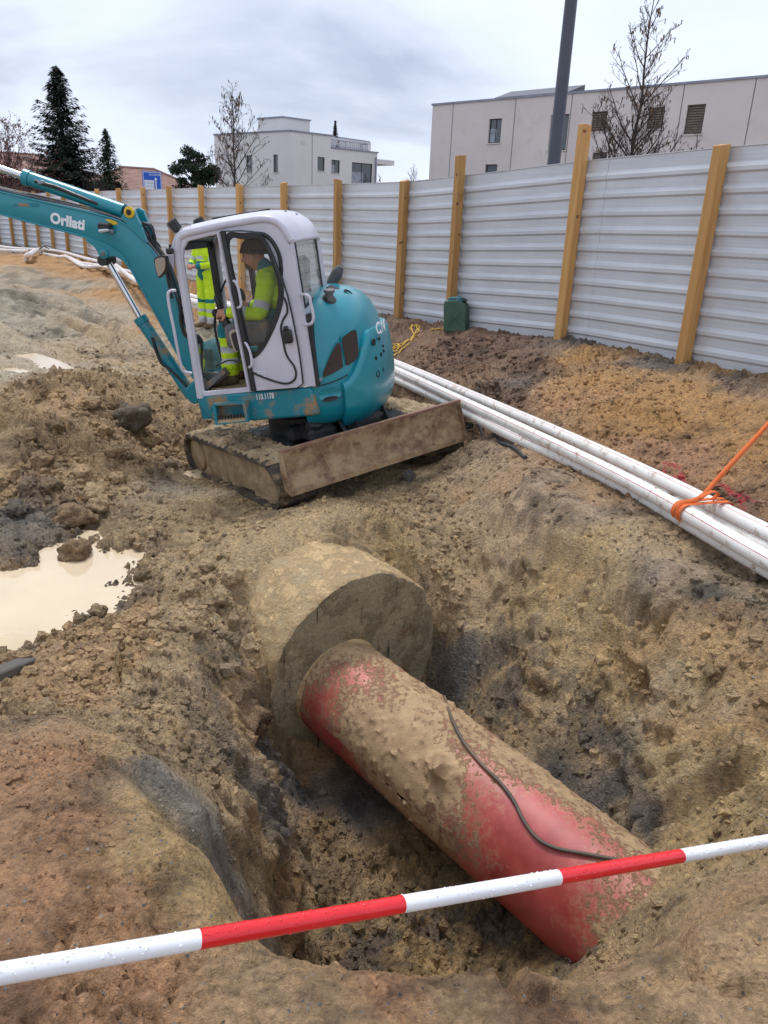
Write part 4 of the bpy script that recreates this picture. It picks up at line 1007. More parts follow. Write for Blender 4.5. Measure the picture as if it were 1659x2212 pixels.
# --- villa in steps
def villa():
    q = lambda x, y: (351.5+.3531*x, 175.7+.3531*y)
    C = at_d(*q(800, 308), 55.); dR = hdir(2907, 557); dL = hdir(-1237, 387)
    fr = Face(C, dR); fl_ = Face(C + dL*30, -dL); fl0 = 30.
    root = empty('villa', (C[0], C[1], 0)); off = -np.array([C[0], C[1], 0]); M4 = np.eye(4); M4[:3, 3] = off
    zmid = C[2]; um = fr.px(*q(1028, 370))[0]; ue = fr.px(*q(1312, 500))[0]; zlow = fr.px(*q(1170, 424))[1]
    ulft = fl_.px(*q(319, 450))[0]; zlft = fl_.px(*q(450, 323))[1]
    HR = [(fr.rect(*q(947,463), *q(991,547)), 'plain'), (fr.rect(*q(1032,481), *q(1084,560)), 'two'), (fr.rect(*q(1156,500), *q(1282,640)), 'two')]
    HL = [(fl_.rect(*q(511,452), *q(547,553)), 'curtain'), (fl_.rect(*q(676,448), *q(705,556)), 'plain')]
    facade(fr, 0, um, -.3, zmid, [h for h, _ in HR if h[0] < um and h[1] < um+.3]).build('side_wall', M_RENDER2, root, xf=M4)
    facade(fr, um, ue, -.3, zlow, [h for h, _ in HR if h[1] >= um+.3]).build('wing_wall', M_RENDER2, root, xf=M4)
    facade(fl_, ulft, fl0, -.3, zlft, [h for h, _ in HL]).build('front_wall', M_RENDER2, root, xf=M4)
    def slab(name, u0, u1, z0, z1, d0, d1, mat, F_=fr):
        b = MB(); b.hexa([F_.P(u0,z0,d0), F_.P(u1,z0,d0), F_.P(u1,z0,d1), F_.P(u0,z0,d1), F_.P(u0,z1,d0), F_.P(u1,z1,d0), F_.P(u1,z1,d1), F_.P(u0,z1,d1)]); return b.build(name, mat, root, xf=M4)
    slab('core_wall', .2, um-.01, -.3, zmid-.01, -.17, -9, M_RENDER2); slab('core_wall', um, ue-.01, -.3, zlow-.01, -.17, -9, M_RENDER2)
    slab('core_wall', ulft+.01, fl0-.2, -.3, zlft-.01, -.17, -8.5, M_RENDER2, fl_)
    slab('step_wall', um-.12, um, zlow, zmid-.01, -.01, -7, M_RENDER2)
    slab('roof_edge', -.07, um+.07, zmid, zmid+.1, .07, -9, M_CAP); slab('roof_edge', um+.08, ue+.07, zlow, zlow+.09, .07, -9, M_CAP)
    slab('roof_edge', ulft-.07, fl0-.3, zlft, zlft+.1, .07, -8.5, M_CAP, fl_)
    # stair tower
    T = at_d(*q(735, 222), 57.); ft = Face(T, dR); u2 = ft.px(*q(900, 280))[0]; ftl = Face(T + dL*20, -dL); u3 = ftl.px(*q(584, 270))[0]
    b = MB(); bl = T.copy(); A = T; B = ft.P(u2, T[2]); Cc = B + dL*(20-u3); Dd = A + dL*(20-u3)
    fo = lambda p, z: np.array([p[0], p[1], z])
    b.hexa([fo(p, zmid-1.0) for p in (A, B, Cc, Dd)] + [fo(p, T[2]) for p in (A, B, Cc, Dd)]); b.build('stair_tower', M_RENDER2, root, xf=M4)
    b = MB(); cen = (A+B+Cc+Dd)/4; ex = lambda p: p + (p-cen)/np.linalg.norm((p-cen)[:2])*.1
    b.hexa([fo(ex(p), T[2]) for p in (A, B, Cc, Dd)] + [fo(ex(p), T[2]+.1) for p in (A, B, Cc, Dd)]); b.build('roof_edge', M_CAP, root, xf=M4)
    for h, k in HR: window(fr, h, root, k, off)
    for h, k in HL: window(fl_, h, root, k, off)
    h = fr.rect(*q(848,357), *q(868,383)); slab('vent', h[0], h[1], h[2], h[3], .002, .04, M_SILL)
    u = fr.px(*q(912, 500))[0]; slab('wall_joint', u, u+.05, -.3, zmid-.01, .001, .008, M_JOINT)
    u = fr.px(*q(1300, 500))[0]; b = MB(); b.tube([fr.P(u,-.3,.1), fr.P(u,zlow-.3,.1)], .06, 8); b.build('downpipe', M_CAP, root, xf=M4)
    slab('canopy', ue, ue+2.2, fr.px(*q(1340,500))[1]-.05, fr.px(*q(1340,500))[1]+.3, -.5, -3.5, M_RENDER2)
    # terrace railing: rail plus bars
    z0 = zlow+.1; z1 = fr.px(*q(1100, 362))[1]; ua, ub = um+.15, fr.px(*q(1278, 415))[0]
    b = MB(); b.bar(fr.P(ua,z1,-.3), fr.P(ub,z1,-.3), .05, .05); b.bar(fr.P(ua,z0+.1,-.3), fr.P(ub,z0+.1,-.3), .04, .03); b.bar(fr.P(ub,z1,-.3), fr.P(ub,z1,-5), .05, .05)
    rail = b.build('railing', M_CAP, root, xf=M4); k = ua; j = 0
    M_BAR = M_CAP
    while k < ub:
        b = MB(); w = .06 if j % 8 == 0 else .025; b.box(fr.P(k,(z0+z1)/2,-.3), (w, w, z1-z0)); b.build('bar', M_BAR, rail, xf=M4); k += .18; j += 1
    for k in np.arange(.3, 4.6, .18):
        b = MB(); b.box(fr.P(ub,(z0+z1)/2,-.3-k), (.025, .025, z1-z0)); b.build('bar', M_BAR, rail, xf=M4)
    tag(root, 'stepped pale villa with flat roofs, stair tower and roof terrace railing', 'building')
    return fr, zlow, q
vf, vz, vq = villa()
M_ROOF = None
def tilemat():
    mt, nt, lk, bs = nodes_of('clay roof tiles'); g = nt.new('ShaderNodeNewGeometry'); vec = g.outputs['Position']
    c = ramp(nt, lk, noise(nt, lk, vec, 1.3, 6, .7), .3, lin(140,104,94), .7, lin(172,134,120))
    wv = nt.new('ShaderNodeTexWave'); wv.inputs['Scale'].default_value = 3.0; wv.inputs['Distortion'].default_value = .4; wv.bands_direction = 'Z'; lk.new(vec, wv.inputs['Vector'])
    c = mixrgb(nt, lk, .35, c, mixrgb(nt, lk, 1., c, wv.outputs['Color'], 'MULTIPLY')); lk.new(c, bs.inputs['Base Color']); bs.inputs['Roughness'].default_value = .8
    b = nt.new('ShaderNodeBump'); b.inputs['Distance'].default_value = .05; lk.new(wv.outputs['Fac'], b.inputs['Height']); lk.new(b.outputs[0], bs.inputs['Normal']); return mt
M_TILE = tilemat()
def hip_house(name, ridge, d, eave_z, half, label, wallmat, lenx):
    """house with a hipped roof: ridge pixels at distance d, roof falls to eave_z"""
    a = at_d(*ridge[0], d); b_ = at_d(*ridge[1], d*1.02); b_[2] = a[2]
    u = (b_-a); u[2] = 0; L = np.linalg.norm(u); u /= L; n = np.array([-u[1], u[0], 0])
    root = empty(name, (a[0], a[1], 0)); off = -np.array([a[0], a[1], 0.]); rz = a[2]; dz = rz-eave_z
    A, B = a.copy(), b_.copy()
    E = lambda p, du, dn: np.array([p[0], p[1], eave_z]) + u*du + n*dn
    e = [E(A,-half*.9,-half), E(B,half*1.15,-half), E(B,half*1.15,half), E(A,-half*.9,half)]
    m_ = MB(); top = [A, B]
    m_.add([*e, A, B], [(0,1,5,4), (1,2,5), (2,3,4,5), (3,0,4), (3,2,1,0)])
    M4 = np.eye(4); M4[:3, 3] = off
    roof = m_.build('roof', M_TILE, root, xf=M4)
    cp = MB(); 
    for p, q_ in ((A, B), (B, e[1]), (B, e[2]), (A, e[0]), (A, e[3])): cp.tube([p, q_], .11, 6)
    cp.build('ridge_tiles', M_TILE, roof, xf=M4)
    w = MB(); ins = lambda p: p + (np.array([(A+B)[0]/2, (A+B)[1]/2, p[2]])-p)*.09
    lo = [ins(p) for p in e]; w.hexa([np.array([p[0], p[1], -.2]) for p in lo] + [np.array([p[0], p[1], eave_z+.0]) for p in lo]); w.build('wall', wallmat, root, xf=M4)
    tag(root, label, 'house'); return root
hip_house('tiled_house', [(262,361),(332,371)], 62., 2.6, 4.2, 'house with a brown tiled hip roof behind the blue road sign', M_RENDER2, 0)
hip_house('tiled_house', [(-70,326),(72,330)], 58., 3.4, 5.5, 'house with a red-brown tiled roof half hidden by the big spruce', pmat('brown wall', lin(126,96,84), lin(140,110,96), 1, .85), 0)

# ------------------------------------------------------------------ lamp post and road sign
base = at_d(1197, 345, 13.5); base[2] = .2
b = MB(); b.tube([(0,0,-.3), (0,0,.4), (0,0,1.2), (0,0,9.5)], [.125,.125,.118,.085], 20)
lp = empty('lamp_post', tuple(base)); M_LAMP = pmat('dark grey painted steel', lin(66,70,82), lin(76,80,92), 2, .42)
b.build('pole', M_LAMP, lp, smooth=True)
b = MB(); b.tube([(0,0,9.4), (0,0,9.6), (-.4,-.2,9.75), (-1.0,-.5,9.8)], [.06,.06,.05,.05], 10); b.build('arm', M_LAMP, lp, smooth=True)
b = MB(); b.cbox((-1.25,-.63,9.78), (.7,.3,.12), .04, rotz(math.atan2(.5, 1.))); b.build('lamp_head', M_LAMP, lp)
tag(lp, 'thick dark grey lamp post rising behind the hoarding', 'lamp post')
def road_sign():
    z = lambda x, y: (292.9+.0706*x, 328+.0706*y)
    O = at_d(*z(195, 575), 40.); u = at_d(*z(785, 640), 40.6)-O; u[2] = 0; W = np.linalg.norm(u); u /= W
    n = np.array([u[1], -u[0], 0]); top = O[2]; Hh = 1.5
    root = empty('road_sign', (O[0], O[1], 0)); off = np.array([O[0], O[1], 0.])
    P = lambda a, h, d=0.: O - off + u*a - np.array([0, 0, h]) + n*d
    blue = pmat('sign blue', lin(24,92,196), None, rough=.35); white = pmat('sign white', lin(226,230,236), None, rough=.35); grey = pmat('sign grey', lin(150,152,156), None, rough=.5)
    def rectp(name, a0, a1, h0, h1, d0, d1, mt, par):
        b = MB(); b.hexa([P(a0,h1,d0), P(a1,h1,d0), P(a1,h1,d1), P(a0,h1,d1), P(a0,h0,d0), P(a1,h0,d0), P(a1,h0,d1), P(a0,h0,d1)]); return b.build(name, mt, par)
    plate = rectp('plate', 0, W, 0, Hh, -.03, 0, blue, root); k = W/.6
    bw = .035*k
    b = MB(); fa = lambda a, h: P(a, h, .001); fb = lambda a, h: P(a, h, .004)
    b.ring([(bw*.5,bw*.5),(W-bw*.5,bw*.5),(W-bw*.5,Hh-bw*.5),(bw*.5,Hh-bw*.5)], [(bw,bw),(W-bw,bw),(W-bw,Hh-bw),(bw,Hh-bw)], fa, fb); b.build('border', white, plate)
    s = W/600.
    rectp('white_field', 50*s, 355*s, 250*s, 900*s, .001, .005, white, plate)
    rectp('arrow_shaft', 395*s, 430*s, 210*s, 900*s, .001, .005, white, plate)
    b = MB(); b.prism([(410*s,160*s),(360*s,235*s),(460*s,235*s)], lambda a, h: P(a, h, .002), lambda a, h: P(a, h, .006)); b.build('arrow_head', white, plate)
    def tx(t, a, h, size, mt):
        M4 = np.eye(4); M4[:3, 0] = u; M4[:3, 1] = (0, 0, 1); M4[:3, 2] = n; M4[:3, 3] = P(a, h, .004); text_mesh('lettering', t, size, mt, M4, plate, .002)
    tx('Lausanne', 205*s, 115*s, 95*s, white); tx('1', 520*s, 115*s, 95*s, white)
    tx('UNIL-Sorge', 70*s, 350*s, 62*s, grey); tx('UNIL-Mouline', 70*s, 440*s, 56*s, grey)
    for a in (.15, .85):
        b = MB(); q = P(a*W, 0, -.06); b.tube([(q[0],q[1],-.2), (q[0],q[1],top-.02)], .045, 8); b.build('sign_post', M_CAP, root, smooth=True)
    tag(root, 'blue direction sign for Lausanne with a white arrow above the hoarding', 'road sign')
road_sign()
# ------------------------------------------------------------------ excavator
MUD1 = lin(150,124,90)
M_TEAL = pmat('teal paint', lin(14,128,144), lin(20,138,152), 2.5, .28, .4, coat=.35, dirt=(MUD1, .70, 3.6, .035), spec=.5)
M_TEALM = pmat('muddy teal paint', lin(16,118,134), lin(24,130,144), 3, .38, .5, dirt=(MUD1, .57, 3.6, .05))
M_CAB = pmat('pale lilac cab paint', lin(190,188,200), lin(204,202,213), 3, .32, .45, coat=.25, dirt=(lin(150,140,128), .735, 7, .02))
M_TRIM = pmat('black trim', (.012,.012,.014,1), (.022,.022,.024,1), 6, .38, .55)
M_DARKM = pmat('dark muddy casting', (.016,.016,.018,1), (.035,.033,.032,1), 7, .45, .7, dirt=(lin(96,80,62), .66, 5))
M_CHROME = pmat('chrome rod', (.72,.72,.74,1), (.6,.6,.62,1), 3, .12, .25, metal=1., dirt=(lin(110,100,90), .72, 6))
M_RUST = pmat('rusty blade steel', lin(102,76,58), lin(152,122,92), 5, .5, .8, bump=.9, bscale=45, dirt=(lin(172,148,114), .50, 7.0, .08))
M_MUDCAKE = pmat('caked mud', lin(146,122,92), lin(188,164,128), 7, .5, .85, bump=1., bscale=50)
M_TRACK = pmat('muddy rubber track', lin(58,52,46), lin(100,86,68), 6, .5, .8, bump=.8, bscale=40, dirt=(lin(150,128,96), .60, 6, .06))
M_WHITE = pmat('white lettering', lin(232,234,238), None, rough=.4)
M_YEL = pmat('yellow paint', lin(226,190,30), lin(206,170,40), 8, .45, dirt=(lin(90,80,60), .66, 12))
M_GLASSD = glassmat('door glass', (.96,.98,.97,1), .045, .22)
M_GLASSR = glassmat('dusty rear glass', (.88,.9,.88,1), .30, .5)
M_GREY = pmat('grey plastic', lin(92,92,96), lin(110,110,114), 6, .6, dirt=(MUD1, .58, 8))
M_SEAT = pmat('seat cloth', (.03,.03,.034,1), (.05,.05,.055,1), 14, .85)
M_TAN = pmat('beige plastic', lin(176,164,146), None, rough=.6)
M_MESH = pmat('grille mesh', (.03,.022,.018,1), (.085,.05,.035,1), 90, .7, bump=.6, bscale=160)

digger = empty('excavator', tuple(MC), MT)
XH = np.eye(4); XH[:3, :3] = rotz(YH); XU = np.eye(4); XU[:3, :3] = rotz(YU)
def locpx(px, py, ax, val, B=None):
    B = HB if B is None else B
    o = (EYE-MC)@B; d = ray(px, py)@B; return o + d*((val-o[ax])/d[ax])
def hs(px, py, y): p = locpx(px, py, 1, y); return (p[0], p[2])       # side plane -> (x, z)
Z3 = lambda x, y: (410.1+.1854*x, 468.6+.1854*y)
Z5 = lambda x, y: (.2648*x, 322.2+.2648*y)
Z2 = lambda x, y: (292.9+.3531*x, 410.1+.3531*y)
Z4 = lambda x, y: (615.1+.1722*x, 556.5+.1722*y)
def star(poly, c, n=72):
    """resample an outline by angle about c"""
    P = np.asarray(poly, float) - c; out = []
    for k in range(n):
        t = 2*math.pi*k/n; d = np.array([math.cos(t), math.sin(t)]); best = 0
        for i in range(len(P)):
            a, b = P[i], P[(i+1) % len(P)]; e_ = b-a; den = d[0]*e_[1]-d[1]*e_[0]
            if abs(den) < 1e-12: continue
            s_ = (a[0]*e_[1]-a[1]*e_[0])/den; u_ = (a[0]*d[1]-a[1]*d[0])/den
            if s_ > 0 and -1e-9 <= u_ <= 1+1e-9: best = max(best, s_)
        out.append(tuple(c + d*best))
    return out
def side(y): return lambda x, z: (x, y, z)
def hpart(mb, name, mat, parent=digger, smooth=True, bevel=0, angle=40):
    o = mb.build(name, mat, parent, smooth=smooth, xf=XH, angle=angle)
    if bevel:
        bv = o.modifiers.new('edge', 'BEVEL'); bv.width = bevel; bv.segments = 3; bv.limit_method = 'ANGLE'; bv.angle_limit = R_(35)
    return o

# --- base of the house: skirt on the cab side, floor frame
sk = [hs(*p, .88) for p in ((429,853),(672,836),(690,897),(640,903),(560,909),(500,913),(462,911),(441,896),(427,872))]
b = MB(); b.prism(sk, side(-.55), side(.88)); skirt = hpart(b, 'house_base', M_TEALM, bevel=.03)
b = MB(); b.cbox((.25,.4,1.0), (1.1,.9,.06), .02); hpart(b, 'cab_floor', M_MUDCAKE)
b = MB(); b.lathe([(.42,.42),(.5,.46),(.5,.62),(.56,.66),(.56,.74)], (0,0,0), n=36); hpart(b, 'slew_ring', M_DARKM)
# right-hand side cover beside the boom foot
b = MB(); b.cbox((.2,-.47,1.08), (1.1,.76,.62), .12); hpart(b, 'side_cover', M_TEAL, smooth=True)
# step with a serrated tread
stp = [hs(*Z2(*p), 1.0) for p in ((470,1312),(668,1300),(690,1420),(488,1440))]
c0 = np.mean(stp, 0); inn = [tuple(c0 + (np.array(p)-c0)*.84) for p in stp]
b = MB(); b.ring(stp, inn, side(.87), side(1.0)); step = hpart(b, 'step', M_TEALM, smooth=False)
b = MB(); b.hexa([(inn[3][0],.885,inn[3][1]), (inn[2][0],.885,inn[2][1]), (inn[2][0],1.0,inn[2][1]), (inn[3][0],1.0,inn[3][1]), (inn[3][0],.885,inn[3][1]+.03), (inn[2][0],.885,inn[2][1]+.03), (inn[2][0],.985,inn[2][1]+.03), (inn[3][0],.985,inn[3][1]+.03)]); hpart(b, 'tread', M_MUDCAKE, step, smooth=False)
for k in range(9):
    b = MB(); x = inn[3][0] + (inn[2][0]-inn[3][0])*(k+.5)/9; z = inn[3][1] + (inn[2][1]-inn[3][1])*(k+.5)/9
    b.box((x, .985, z+.045), (.012, .02, .035)); hpart(b, 'tread_tooth', M_DARKM, step, smooth=False)
M4 = np.eye(4); px_ = hs(*Z2(738, 1283), .884); px2 = hs(*Z2(856, 1274), .884)
def side_xf(p0, p1, y):
    """text frame on the cab side reading left to right in the picture (towards -x)"""
    d = np.array([p1[0]-p0[0], 0, p1[1]-p0[1]]); L = np.linalg.norm(d); d /= L; up = np.array([-d[2], 0, d[0]]); up = up if up[2] > 0 else -up
    M = np.eye(4); M[:3, 0] = d; M[:3, 1] = up; M[:3, 2] = (0, 1, 0); M[:3, 3] = (p0[0], y, p0[1]); return M, L
Mx, Lx = side_xf(px_, px2, .886)
text_mesh('number', '110.1178', Lx/2.5, M_WHITE, XH@Mx, digger, .001, bold=.0016, sx=.60, spacing=1.06)

# --- rear: bonnet dome and counterweight (short tail, round in plan)
def plan(t, a, w, ex=2.5):
    c, s = math.cos(t), math.sin(t); r = (abs(c)**ex + abs(s)**ex)**(-1/ex); return r*c*a, r*s*w
def tail(levels, t0, t1, n=48, x0=-.02):
    """levels: (z, rear, half width)"""
    P = np.zeros((len(levels), n+1, 3))
    for i, (z, a, w) in enumerate(levels):
        for k in range(n+1):
            t = t0 + (t1-t0)*k/n; x, y = plan(t, a, w); P[i, k] = (x + x0, y, z)
    return P
H90 = math.pi/2
lev = [(.60,.60,.70),(.64,.66,.78),(.72,.715,.83),(.85,.74,.86),(1.0,.75,.868),(1.2,.745,.86),(1.35,.725,.84),(1.48,.695,.80),(1.60,.645,.73),(1.69,.57,.64),(1.75,.47,.52),(1.79,.34,.37),(1.805,.18,.2),(1.81,.03,.03)]
b = MB(); b.grid(tail(lev, H90+.16, 3*H90-.16, 56)); 
# close the front of the dome and the bottom
Pt = tail(lev, H90+.16, 3*H90-.16, 56)
b.add([*Pt[:, 0], *Pt[::-1, -1]], [tuple(range(2*len(lev)))]); b.add(list(Pt[0]), [tuple(range(57))])
bonnet = hpart(b, 'bonnet', M_TEAL, smooth=True, angle=60)
# counterweight: thicker shell round the tail, its upper edge stepping down towards the side
n = 60; t0, t1 = H90+.62, 3*H90-.5; rows = 16; P = np.zeros((rows, n+1, 3)); Pi = np.zeros((rows, n+1, 3))
for k in range(n+1):
    t = t0+(t1-t0)*k/n; f = smooth(t0, t0+.50, t); f2 = 1-smooth(t1-.3, t1, t)
    ztop = .98 + .40*float(f)*float(.6+.4*f2)
    for i in range(rows):
        u = i/(rows-1); z = .56 + (ztop-.56)*u
        a = np.interp(z, [.5,.58,.66,.75,.9,1.05,1.3,1.4], [.60,.685,.75,.785,.805,.81,.795,.785]) - (.02 if i == rows-1 else 0); w = a*1.13
        x, y = plan(t, a, w); P[i, k] = (x-.02, y, z); x, y = plan(t, a-.09, w-.09); Pi[i, k] = (x-.02, y, z)
b = MB(); b.grid(P); b.grid(Pi)
for i in (0, rows-1): b.add([*P[i], *Pi[i][::-1]], [tuple((k, k+1, 2*n+1-k-1+0, 2*n+1-k) for k in range(n))[j] for j in range(n)])
for k in (0, n): b.add([*P[:, k], *Pi[::-1, k]], [tuple(range(2*rows))])
cw = hpart(b, 'counterweight', M_TEAL, smooth=True, angle=50)
def on_tail(px, py, a, w, ax_z=None):
    """point of the upright tail shell (rear a, half width w) seen at a pixel"""
    o = (EYE-MC)@HB; d = ray(px, py)@HB; best = None
    for t in np.linspace(5, 11, 6000):
        q = o + d*t; x, y = q[0]+.02, q[1]
        if x < 0 and (abs(x)/a)**2.5 + (abs(y)/w)**2.5 <= 1: return q
    return None
def out_n(q, a, w):
    n_ = np.array([np.sign(q[0]+.02)*(abs(q[0]+.02)/a)**1.5/a, np.sign(q[1])*(abs(q[1])/w)**1.5/w, 0]); return n_/np.linalg.norm(n_)
for x, y, r in ((1118,1060,.026),(1186,1015,.014),(1146,1262,.016),(1210,1215,.015),(1170,1460,.026),(1235,1405,.014),(1243,1170,.012),(1237,1105,.010)):
    q = on_tail(*Z4(x, y), .808, .913)
    if q is None: continue
    nn = out_n(q, .808, .913); b = MB(); b.lathe([(r*1.25,-.004),(r*1.25,.003),(r,.004),(r*.9,-.001)], q, nn, 14); hpart(b, 'bolt_hole', M_TRIM, cw)
# lettering bent round the counterweight: C . N
def curved_letter(s_, px, py, size):
    q = on_tail(px, py, .806, .911)
    if q is None: return
    nn = out_n(q, .806, .911); tx = np.cross([0, 0, 1.], nn)
    M = np.eye(4); M[:3, 0] = tx; M[:3, 1] = (0, 0, 1); M[:3, 2] = nn; M[:3, 3] = q + nn*.006
    text_mesh('letter', s_, size, M_WHITE, XH@M, cw, .0015, bold=.003)
curved_letter('C', *Z4(1147, 965), .15); curved_letter('.', *Z4(1196, 950), .15); curved_letter('N', *Z4(1212, 935), .15)
# oval grab recess and its bolt on the lower side panel
def tail_patch(name, outline, a, w, lift, mat, parent, dome=0.):
    P = []
    for p in outline:
        q = on_tail(*p, a, w); 
        if q is None: return None
        P.append(q + out_n(q, a, w)*lift)
    c_ = np.mean(P, 0); nn = out_n(c_, a, w); m_ = len(P); b = MB()
    mid = [c_ + (p-c_)*.6 + nn*dome*.8 for p in P]; rim = [p - nn*(lift+.01) for p in P]
    b.add([*rim, *P, *mid, c_ + nn*dome], [(i, (i+1)%m_, m_+(i+1)%m_, m_+i) for i in range(m_)] + [(m_+i, m_+(i+1)%m_, 2*m_+(i+1)%m_, 2*m_+i) for i in range(m_)] + [(2*m_+i, 2*m_+(i+1)%m_, 3*m_) for i in range(m_)])
    return hpart(b, name, mat, parent)
def ell(cx, cy, rx, ry, rot, n=28):
    return [(cx+rx*math.cos(t)*math.cos(rot)-ry*math.sin(t)*math.sin(rot), cy+rx*math.cos(t)*math.sin(rot)+ry*math.sin(t)*math.cos(rot)) for t in np.linspace(0, 2*math.pi, n, endpoint=False)]
o = tail_patch('grab_recess', ell(*Z4(565,1712), 25, 14, -.2), .75, .868, .010, M_TEAL, bonnet, dome=-.012)
o = tail_patch('recess_slot', ell(*Z4(572,1770), 17, 5, -.2), .75, .868, .013, M_TRIM, bonnet, dome=.0)
# air grilles: two panels of dark mesh
gr1 = catmull([Z4(*p) for p in ((480,1480),(485,1430),(540,1290),(600,1160),(660,1070),(690,1085),(705,1180),(725,1350),(715,1380),(600,1450),(500,1498))], 3, True)
gr2 = catmull([Z4(*p) for p in ((715,1020),(760,970),(830,920),(875,912),(890,930),(905,1060),(915,1180),(905,1240),(860,1300),(780,1350),(760,1330),(735,1180))], 3, True)
for g_ in (gr1, gr2):
    fr_ = tail_patch('grille_frame', [tuple(p) for p in (g_-g_.mean(0))*1.07+g_.mean(0)], .746, .862, .006, M_TEAL, bonnet)
    o = tail_patch('grille', [tuple(p) for p in g_], .746, .862, .011, M_MESH, bonnet)
q = on_tail(*Z4(447,1530), .75, .868); b = MB(); b.lathe([(.02,0),(.02,.01),(.014,.016)], q, out_n(q, .75, .868), 16); hpart(b, 'bolt', M_CAP, bonnet)
# dark panel gaps: bonnet flap, and the joint down the side
def gap(pts, a, w, r=.0055):
    Q = [on_tail(*Z4(*p), a, w) for p in pts]
    if any(q is None for q in Q): return
    P_ = catmull([q + out_n(q, a, w)*.002 for q in Q], 4); b = MB(); b.tube(P_, r, 6); hpart(b, 'panel_gap', M_TRIM, bonnet)
gap(((405,1612),(500,1590),(600,1558),(700,1515),(790,1468)), .752, .871)
gap(((312,1655),(330,1780),(360,1880),(405,1972)), .752, .871, .005)
# fuel cap, lifting hole, vent, exhaust on the dome
def on_dome(px, py):
    o = (EYE-MC)@HB; d = ray(px, py)@HB; zs = [l[0] for l in lev]
    for t in np.linspace(5, 11, 8000):
        q = o + d*t
        if q[2] < 1.81:
            a = np.interp(q[2], zs, [l[1] for l in lev]); w = np.interp(q[2], zs, [l[2] for l in lev])
            if q[0]+.02 < 0 and (abs(q[0]+.02)/a)**2.5 + (abs(q[1])/w)**2.5 <= 1: return q
    return None
def dome_n(q):
    n_ = np.array([q[0]*.9, q[1]*.7, .55*(q[2]-1.1)+.25]); return n_/np.linalg.norm(n_)
q = on_dome(*Z4(560, 520))
if q is not None:
    nn = dome_n(q)*.3 + np.array([0, 0, .7]); nn /= np.linalg.norm(nn)
    b = MB(); b.lathe([(.066,-.02),(.066,.004),(.05,.006)], q, dome_n(q), 24); hpart(b, 'filler_neck', M_TRIM, bonnet)
    b = MB(); b.lathe([(.036,-.02),(.036,.055),(.05,.06),(.05,.085),(.03,.09)], q, nn, 20); cap = hpart(b, 'fuel_cap', M_GREY, bonnet)
q = on_dome(*Z4(795, 438))
if q is not None: b = MB(); b.lathe([(.045,-.02),(.045,.006),(.034,.007),(.03,-.01)], q, dome_n(q), 20); hpart(b, 'lifting_eye', M_TRIM, bonnet)
q = on_dome(*Z4(620, 395))
if q is not None: b = MB(); b.lathe([(.075,-.02),(.075,.003),(.06,.004)], q, dome_n(q), 5); hpart(b, 'vent', M_TRIM, bonnet)
e0, e1, e2_ = [locpx(*Z4(*p), 1, -.25) for p in ((590,345),(630,240),(700,110))]
b = MB(); pe = catmull([e0-np.array([0,0,.15]), e0, e1, e2_], 5); b.tube(pe, [.05]*6+[.055]*6+list(np.linspace(.055,.03,len(pe)-12)), 14); hpart(b, 'exhaust', pmat('exhaust steel', (.07,.07,.075,1), (.12,.115,.11,1), 9, .6), bonnet)

# --- cab
cabo = [(.835,1.0),(.815,1.35),(.79,1.8),(.77,2.2),(.745,2.33),(.68,2.40),(.45,2.425),(.15,2.44),(-.08,2.435),(-.2,2.37),(-.262,2.24),(-.272,1.8),(-.268,1.35),(-.262,1.0)]
cabi = [(.775,1.045),(.757,1.35),(.735,1.8),(.715,2.2),(.69,2.28),(.64,2.335),(.45,2.352),(.15,2.36),(.03,2.33),(-.06,2.22),(-.10,2.05),(-.105,1.8),(-.11,1.35),(-.118,1.045)]
b = MB(); b.ring(cabo, cabi, side(.845), side(.882)); cabf = hpart(b, 'cab_frame', M_CAB, smooth=True, bevel=.012)
# rounded roof rail and front pillar tube
b = MB(); pp = catmull([(x-.012 if i < 5 else x, .868, z-.012) for i, (x, z) in enumerate(cabo[:11])], 5); b.tube(pp, .034, 12); hpart(b, 'pillar_rail', M_CAB, cabf)
# far side: black trimmed frame with a bar, glass
far = -.05
b = MB(); b.ring(cabo, [(x*.93+.02, (z-1.7)*.93+1.7) for x, z in cabo], side(far), side(far+.035)); hpart(b, 'far_frame', M_CAB, cabf)
b = MB(); f0 = locpx(*Z3(190,215), 1, far+.02); f1 = locpx(*Z3(300,1350), 1, far+.02); f1[2] = 1.02
f0 = np.array([.79, far+.03, 2.36]); f1 = np.array([.845, far+.03, 1.02])
b.bar(f0, f1, .06, .07, (0,1,0)); b.bar((.42,far+.02,2.36), (.47,far+.02,1.02), .05, .05, (0,1,0)); b.bar((.80,far+.02,1.60), (-.2,far+.02,1.60), .05, .05, (0,1,0)); hpart(b, 'far_pillar', M_TRIM, cabf, smooth=False)
b = MB(); b.bar((.805,.86,2.30), (.805,far,2.30), .05, .06); hpart(b, 'front_crossbar', M_TRIM, cabf, smooth=False)
b = MB(); b.bar((.84,.86,1.03), (.84,far,1.03), .04, .05); hpart(b, 'front_sill', M_TRIM, cabf, smooth=False)
b = MB(); b.add([(.838,.82,1.07),(.838,far+.05,1.07),(.815,far+.05,1.45),(.815,.82,1.45)], [(0,1,2,3)]); hpart(b, 'lower_windscreen', M_GLASSD, cabf, smooth=False)
